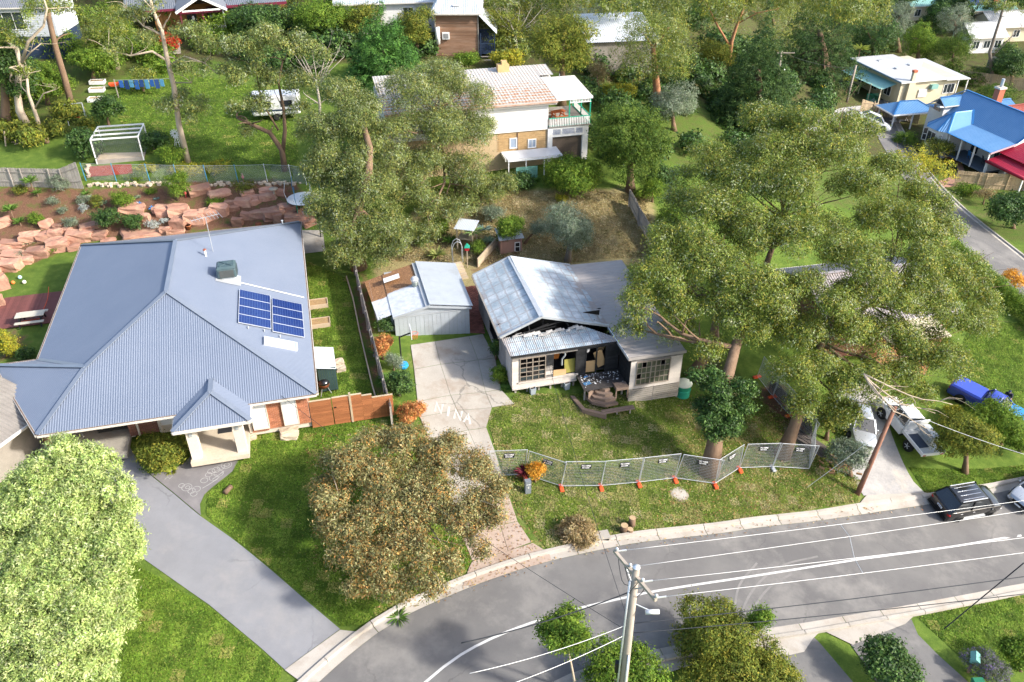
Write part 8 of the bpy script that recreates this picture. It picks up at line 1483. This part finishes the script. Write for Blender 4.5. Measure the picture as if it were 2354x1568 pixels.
for y in(0,cd):bar('base_board',greywood,CG,(0,y,.2),(cw,y,.2),.05,.4)
mb=MB()
for k in range(1,24):
 x=cw*k/24
 for(a,b)in(((x,0,.3),(x,0,chh)),((x,0,chh),(x,cd,chh)),((x,cd,.3),(x,cd,chh))):mb.beam(a,b,.004,.004)
 z=.3+(chh-.3)*k/24
 for(a,b)in(((0,0,z),(cw,0,z)),((0,cd,z),(cw,cd,z)),((0,0,z),(0,cd,z)),((cw,0,z),(cw,cd,z))):mb.beam(a,b,.004,.004)
tag(mb.build('netting',galv,CG),kind='stuff'); MB().box(.05,cw-.05,.05,cd-.05,0,.3).build('sand',M('sand',(.5,.4,.28),(.42,.33,.22),3,.95,var=0),CG)
g=G(412,345); wm=empty('toy_windmill',g,0,'small white toy windmill beside the pale gum trunk','windmill')
for(x,y)in((-.3,-.3),(.3,-.3),(.3,.3),(-.3,.3)):bar('leg',whitep,wm,(x,y,0),(x*.15,y*.15,1.5),.035,.035)
for z in(.4,.8,1.2):s_=.3*(1-z/1.75); bar('brace',whitep,wm,(-s_,-s_,z),(s_,-s_,z),.025,.025)
for k in range(12):a=k*.5236; o=piece('blade',whitep,wm,(.27*math.cos(a),-.12,1.6+.27*math.sin(a)),(.34,.01,.1),(0,-a,0))
sw_=empty('swing_frame',G(160,285),rad(20),'rusted swing frame with orange seat under the gums','swing')
for s in(0,1.6):bar('leg',galv,sw_,(s,-.6,0),(s,0,1.9),.05,.05); bar('leg',galv,sw_,(s,.6,0),(s,0,1.9),.05,.05)
bar('crossbar',galv,sw_,(0,0,1.9),(1.6,0,1.9),.05,.05); piece('seat',orange_foot,sw_,(.8,0,.6),(.5,.2,.05)); bar('rope',galv,sw_,(.6,0,.6),(.6,0,1.9),.015,.015); bar('rope',galv,sw_,(1.0,0,.6),(1.0,0,1.9),.015,.015)
cl_=empty('washing_line',G(280,225),.1,'washing line with blue clothes on the upper lawn','washing line')
for x in(-.3,5.2):bar('post',greywood,cl_,(x,0,0),(x,0,1.9),.08,.08)
bar('line',galv,cl_,(-.3,0,1.8),(5.2,0,1.8),.02,.02)
for k in range(9):piece('garment',M('blue_cloth%d'%(k%3),((.03,.12,.4),(.02,.06,.2),(.1,.3,.5))[k%3],var=.1),cl_,(.3+k*.5,random.uniform(-.05,.05),1.4-.1*(k%2)),(.4,.04,.7+.2*(k%2)),(0,0,random.uniform(-.2,.2)))
wb_=empty('wheelbarrow',G(264,205),.4,'orange wheelbarrow beside the sand strip','wheelbarrow'); MB().add([(-.3,-.25,.35),(.3,-.25,.35),(.3,.25,.35),(-.3,.25,.35),(-.45,-.35,.62),(.6,-.35,.62),(.6,.35,.62),(-.45,.35,.62)],[(0,1,5,4),(1,2,6,5),(2,3,7,6),(3,0,4,7),(3,2,1,0)]).build('tray',orange_foot,wb_); MB().tube([(.6,-.05,.2),(.6,.05,.2)],.2,12).build('wheel',tyre,wb_)
for y in(-.2,.2):bar('handle',greywood,wb_,(-1.0,y,.5),(.6,y*.3,.25),.04,.04)
tm=empty('timber_heap',G(38,330),.5,'heap of leaning poles and boards under the twisted gum','timber pile')
for k in range(14):bar('pole',palewood,tm,(random.uniform(-.8,.2),random.uniform(-.4,.4),.05*k),(random.uniform(.6,1.6),random.uniform(-.4,.4),random.uniform(.1,.6)),.09,.07)
for s in(-.9,.9):bar('support',palewood,tm,(s,-.3,0),(s*.7,0,1.3),.09,.09)
wp=empty('board_stack',G(1838,1005),rad(-52),'stack of grey salvaged boards beside the leaning gum','timber pile')
for k in range(26):bar('board',M('salvaged_board',(.12,.1,.09),(.2,.17,.15),3,.9,var=.3),wp,(-1.9+random.uniform(-.3,.3),-.5+(k%7)*.15,.05+.06*(k//7)),(1.9+random.uniform(-.4,.4),-.5+(k%7)*.15+random.uniform(-.1,.1),.05+.06*(k//7)),.11,.04)
fw_=empty('firewood_heap',G(1925,1075),.3,'heap of split firewood under the grey wattle','firewood')
for k in range(40):bar('split_log',M('split_wood',(.38,.22,.11),(.22,.13,.07),5,.9,var=.3),fw_,*(lambda p,d:(p-d,p+d))(Vector((random.gauss(0,.55),random.gauss(0,.45),random.random()*.5)),Vector((random.uniform(-1,1),random.uniform(-1,1),random.uniform(-.3,.3))).normalized()*.17),.1,.1)
def hut(px,ang,L,Wd,h0,h1,wall,roofm_,label,name='garden_shelter',cat='shelter'):
 r=empty(name,G(*px),ang,label,cat); corr(MB(),[(-.2,-.2,h0),(L+.2,-.2,h0),(L+.2,Wd+.2,h1),(-.2,Wd+.2,h1)],(0,1,.3),.14,.02,6).build('roof_sheeting',roofm_,r)
 for(x,y,h)in((0,0,h0),(L,0,h0),(0,Wd,h1),(L,Wd,h1)):piece('post',wall,r,(x,y,h/2),(.09,.09,h))
 return r
s1=hut((1052,572),HANG-.5,1.3,1.2,1.9,2.1,palewood,st_roof,'open garden shelter with white ribbed roof by the fan palm'); piece('shelf',palewood,s1,(.6,.6,.9),(1.3,1.1,.05)); MB().box(1.0,1.3,.3,1.1,1.2,1.7).build('firewood_box',palewood,s1)
s2=hut((1152,585),HANG,1.7,1.3,1.35,1.7,M('pinkish_board',(.3,.17,.13),var=.1),st_roof,'small brown coop with grey roof and wire hatch','coop','coop'); MB().box(0,1.7,.02,1.3,0,1.3).build('body',M('pinkish_board',(.3,.17,.13)),s2); MB().box(1.15,1.6,-.02,.02,.1,.95).build('hatch_frame',whitepaint,s2); MB().box(1.2,1.55,-.03,.0,.15,.52).box(1.2,1.55,-.03,0,.57,.9).build('wire_pane',dark,s2)
stp=empty('timber_steps',G(1063,640),rad(115),'pale timber garden steps between shed and burnt house','steps')
for k in range(5):piece('tread',palewood,stp,(.3*k,0,.1+.16*k),(.3,.9,.06)); piece('riser',palewood,stp,(.3*k-.14,0,.03+.16*k),(.03,.9,.14))
sw2=empty('sleeper_wall',G(1100,612),0,'low pale sleeper retaining wall behind the burnt house','retaining wall'); e_=GP((1098,615),(1118,592),(1138,570),(1150,560))
for i in range(3):
 for k in range(4):bar('sleeper',palewood,sw2,e_[i]-sw2.location+Vector((0,0,.1+.2*k)),e_[i+1]-sw2.location+Vector((0,0,.1+.2*k)),.08,.19)
bh_=empty('bird_house',G(1075,615),0,'red and green bird house on a timber post','bird house'); piece('post',palewood,bh_,(0,0,.8),(.07,.07,1.7)); MB().box(-.17,.17,-.17,.17,1.6,1.85).build('box',M('bird_red',(.45,.02,.03),var=0),bh_); MB().add([(-.22,-.22,1.85),(.22,-.22,1.85),(.22,.22,1.85),(-.22,.22,1.85),(0,0,2.2)],[(0,1,4),(1,2,4),(2,3,4),(3,0,4)]).build('roof',green,bh_)
ga=empty('garden_arch',G(1053,605),.2,'pale metal garden arch by the shelter','arch')
for y in(0,.5):MB().tube([(-.4,y,0),(-.4,y,1.4),(-.25,y,1.8),(0,y,1.95),(.25,y,1.8),(.4,y,1.4),(.4,y,0)],.025,6).build('hoop',galv,ga)
bs_=empty('bamboo_screen',G(1068,440),HANG,'brown bamboo screen and picket gate at the back of the dry yard','screen')
for k in range(24):piece('cane',M('bamboo',(.2,.13,.07),(.14,.09,.05),4,.9,var=.25),bs_,(-.2+k*.08,0,.95),(.06,.04,1.9))
for k in range(9):piece('picket',palewood,bs_,(1.0+k*.12,-.3,.45),(.05,.03,.95))
hl_=empty('clothes_hoist',G(1487,655),.2,'white metal clothes line frame behind the house roof','clothes line')
for x in(0,1.1):bar('post',whitep,hl_,(x,0,0),(x,0,1.7),.05,.05)
bar('crossbar',whitep,hl_,(-.2,0,1.7),(1.4,0,1.7),.05,.05)
lathe_thing('stone_lantern',LH.matrix_basis@Vector((-4.75,-.4,.06)),[(.15,0),(.1,.1),(.06,.15),(.16,.3),(.14,.42),(.26,.46),(.05,.58),(.0,.6)],whitepaint,'white stone lantern ornament inside the porch','ornament',n=6)
tg=empty('garden_gate',G(1990,235),.1,'green metal gate at the end of the gravel drive','gate')
for k in range(9):piece('bar',green,tg,(k*.2,0,.6),(.03,.03,1.2))
for z in(.1,1.15):bar('rail',green,tg,(0,0,z),(1.6,0,z),.04,.04)
trl=empty('trailer_frame',G(2330,985),rzb,'rusty red trailer frame in front of the blue ute','trailer')
for y in(-.6,.6):bar('side_rail',rustm,trl,(-.8,y,.7),(.9,y,.7),.06,.08); bar('upright',rustm,trl,(-.8,y,.3),(-.8,y,.9),.05,.05)
bar('crossbar',rustm,trl,(-.8,-.6,.9),(-.8,.6,.9),.05,.05)
# ================================================================== grass blades and fallen leaves
def scatter(px,n):
 w=GP(*px); xs_=[p.x for p in w]; ys_=[p.y for p in w]; x=RNG.uniform(min(xs_),max(xs_),n*3); y=RNG.uniform(min(ys_),max(ys_),n*3); k=inside(w,x,y); x,y=x[k][:n],y[k][:n]; return np.stack([x,y,T(x,y)],1)
GP1=[(.14,.23,.025,4),(.2,.29,.04,3),(.09,.16,.018,3),(.3,.3,.08,.7)]; GP2=[(.17,.23,.035,4),(.3,.28,.1,2.2),(.11,.16,.025,2),(.38,.34,.17,1)]; GP3=[(.36,.29,.14,4),(.26,.2,.09,3),(.45,.38,.22,2),(.16,.15,.05,1)]
def grass(px,n,palette,label,h=.1):
 c=scatter(px,n); n=len(c); cl=(np.floor(c[:,0]*1.6).astype(int)*73+np.floor(c[:,1]*1.6).astype(int)*19)%400; ax=RNG.normal(size=(n,3))*np.array([1,1,.5])+np.array([0,0,.3]); nm=RNG.normal(size=(n,3))*.5+np.array([.3,-.1,1.0]); sz=h*RNG.uniform(.6,1.5,n)
 o=bpy.data.objects.new('lawn_grass',leaves_mesh('lawn_grass',c+np.array([0,0,h*.4]),(ax,nm),sz,.5,pal(n,palette,cl),LEAFM['soft'])); COL.objects.link(o); tag(o,label,'grass',kind='stuff')
def litter(px,n,label):
 c=scatter(px,n); n=len(c); o=bpy.data.objects.new('leaf_litter',leaves_mesh('leaf_litter',c+np.array([0,0,.09]),(RNG.normal(size=(n,3)),RNG.normal(size=(n,3))*.3+np.array([0,0,1])),RNG.uniform(.07,.16,n),.5,pal(n,[(.3,.17,.07,3),(.42,.28,.12,2),(.2,.1,.05,2),(.5,.4,.2,1)],np.arange(n)),LEAFM['soft'])); COL.objects.link(o); tag(o,label,'fallen leaves',kind='stuff')
grass([(555,1030),(600,990),(860,965),(900,985),(1000,1080),(1085,1290),(1060,1330),(960,1385),(860,1435),(785,1440),(610,1295),(475,1185),(478,1135),(535,1090)],90000,GP1,'green front lawn grass of the brick house')
grass([(300,1290),(480,1395),(650,1540),(640,1568),(200,1568)],26000,GP1,'green lawn grass left of the long driveway')
grass([(1120,960),(1190,905),(1560,920),(1720,900),(1880,1020),(1985,1110),(1970,1155),(1650,1200),(1480,1225),(1260,1265),(1190,1180),(1145,1050)],100000,GP2,'patchy lawn grass in front of the burnt house')
grass([(705,600),(795,640),(860,910),(735,915)],26000,GP1,'green lawn grass strip beside the brick house')
grass([(880,600),(1010,460),(1130,445),(1480,450),(1520,590),(1300,610)],36000,GP3,'dry straw coloured grass in the back yard',.13)
grass([(240,230),(340,150),(600,200),(680,300),(690,400),(460,375),(330,350)],36000,GP1,'green grass of the upper back lawn',.13)
grass([(2128,1132),(2090,1075),(2180,1080),(2354,1070),(2354,1105),(2165,1145)],16000,GP1,'green verge grass beside the gravel drive'); grass([(2110,1420),(2354,1362),(2354,1540),(2270,1568)],16000,GP1,'green corner lawn grass across the road'); grass([(2230,750),(2354,740),(2354,1000),(2240,900),(2180,870)],22000,GP1,'green side lawn grass behind the blue ute')
litter([(700,1000),(1180,1020),(1260,1285),(900,1420),(720,1300)],2600,'fallen brown leaves round the rust tinted gum'); litter([(1560,900),(1900,920),(1990,1170),(1500,1230)],2600,'fallen leaves on the lawn under the large gum'); litter([(1000,1330),(1280,1255),(1700,1205),(2130,1150),(2120,1175),(1700,1235),(1300,1290),(1010,1390)],900,'dry leaves gathered along the kerb'); litter([(880,600),(1010,460),(1480,450),(1520,590)],900,'fallen leaves over the dry back yard')
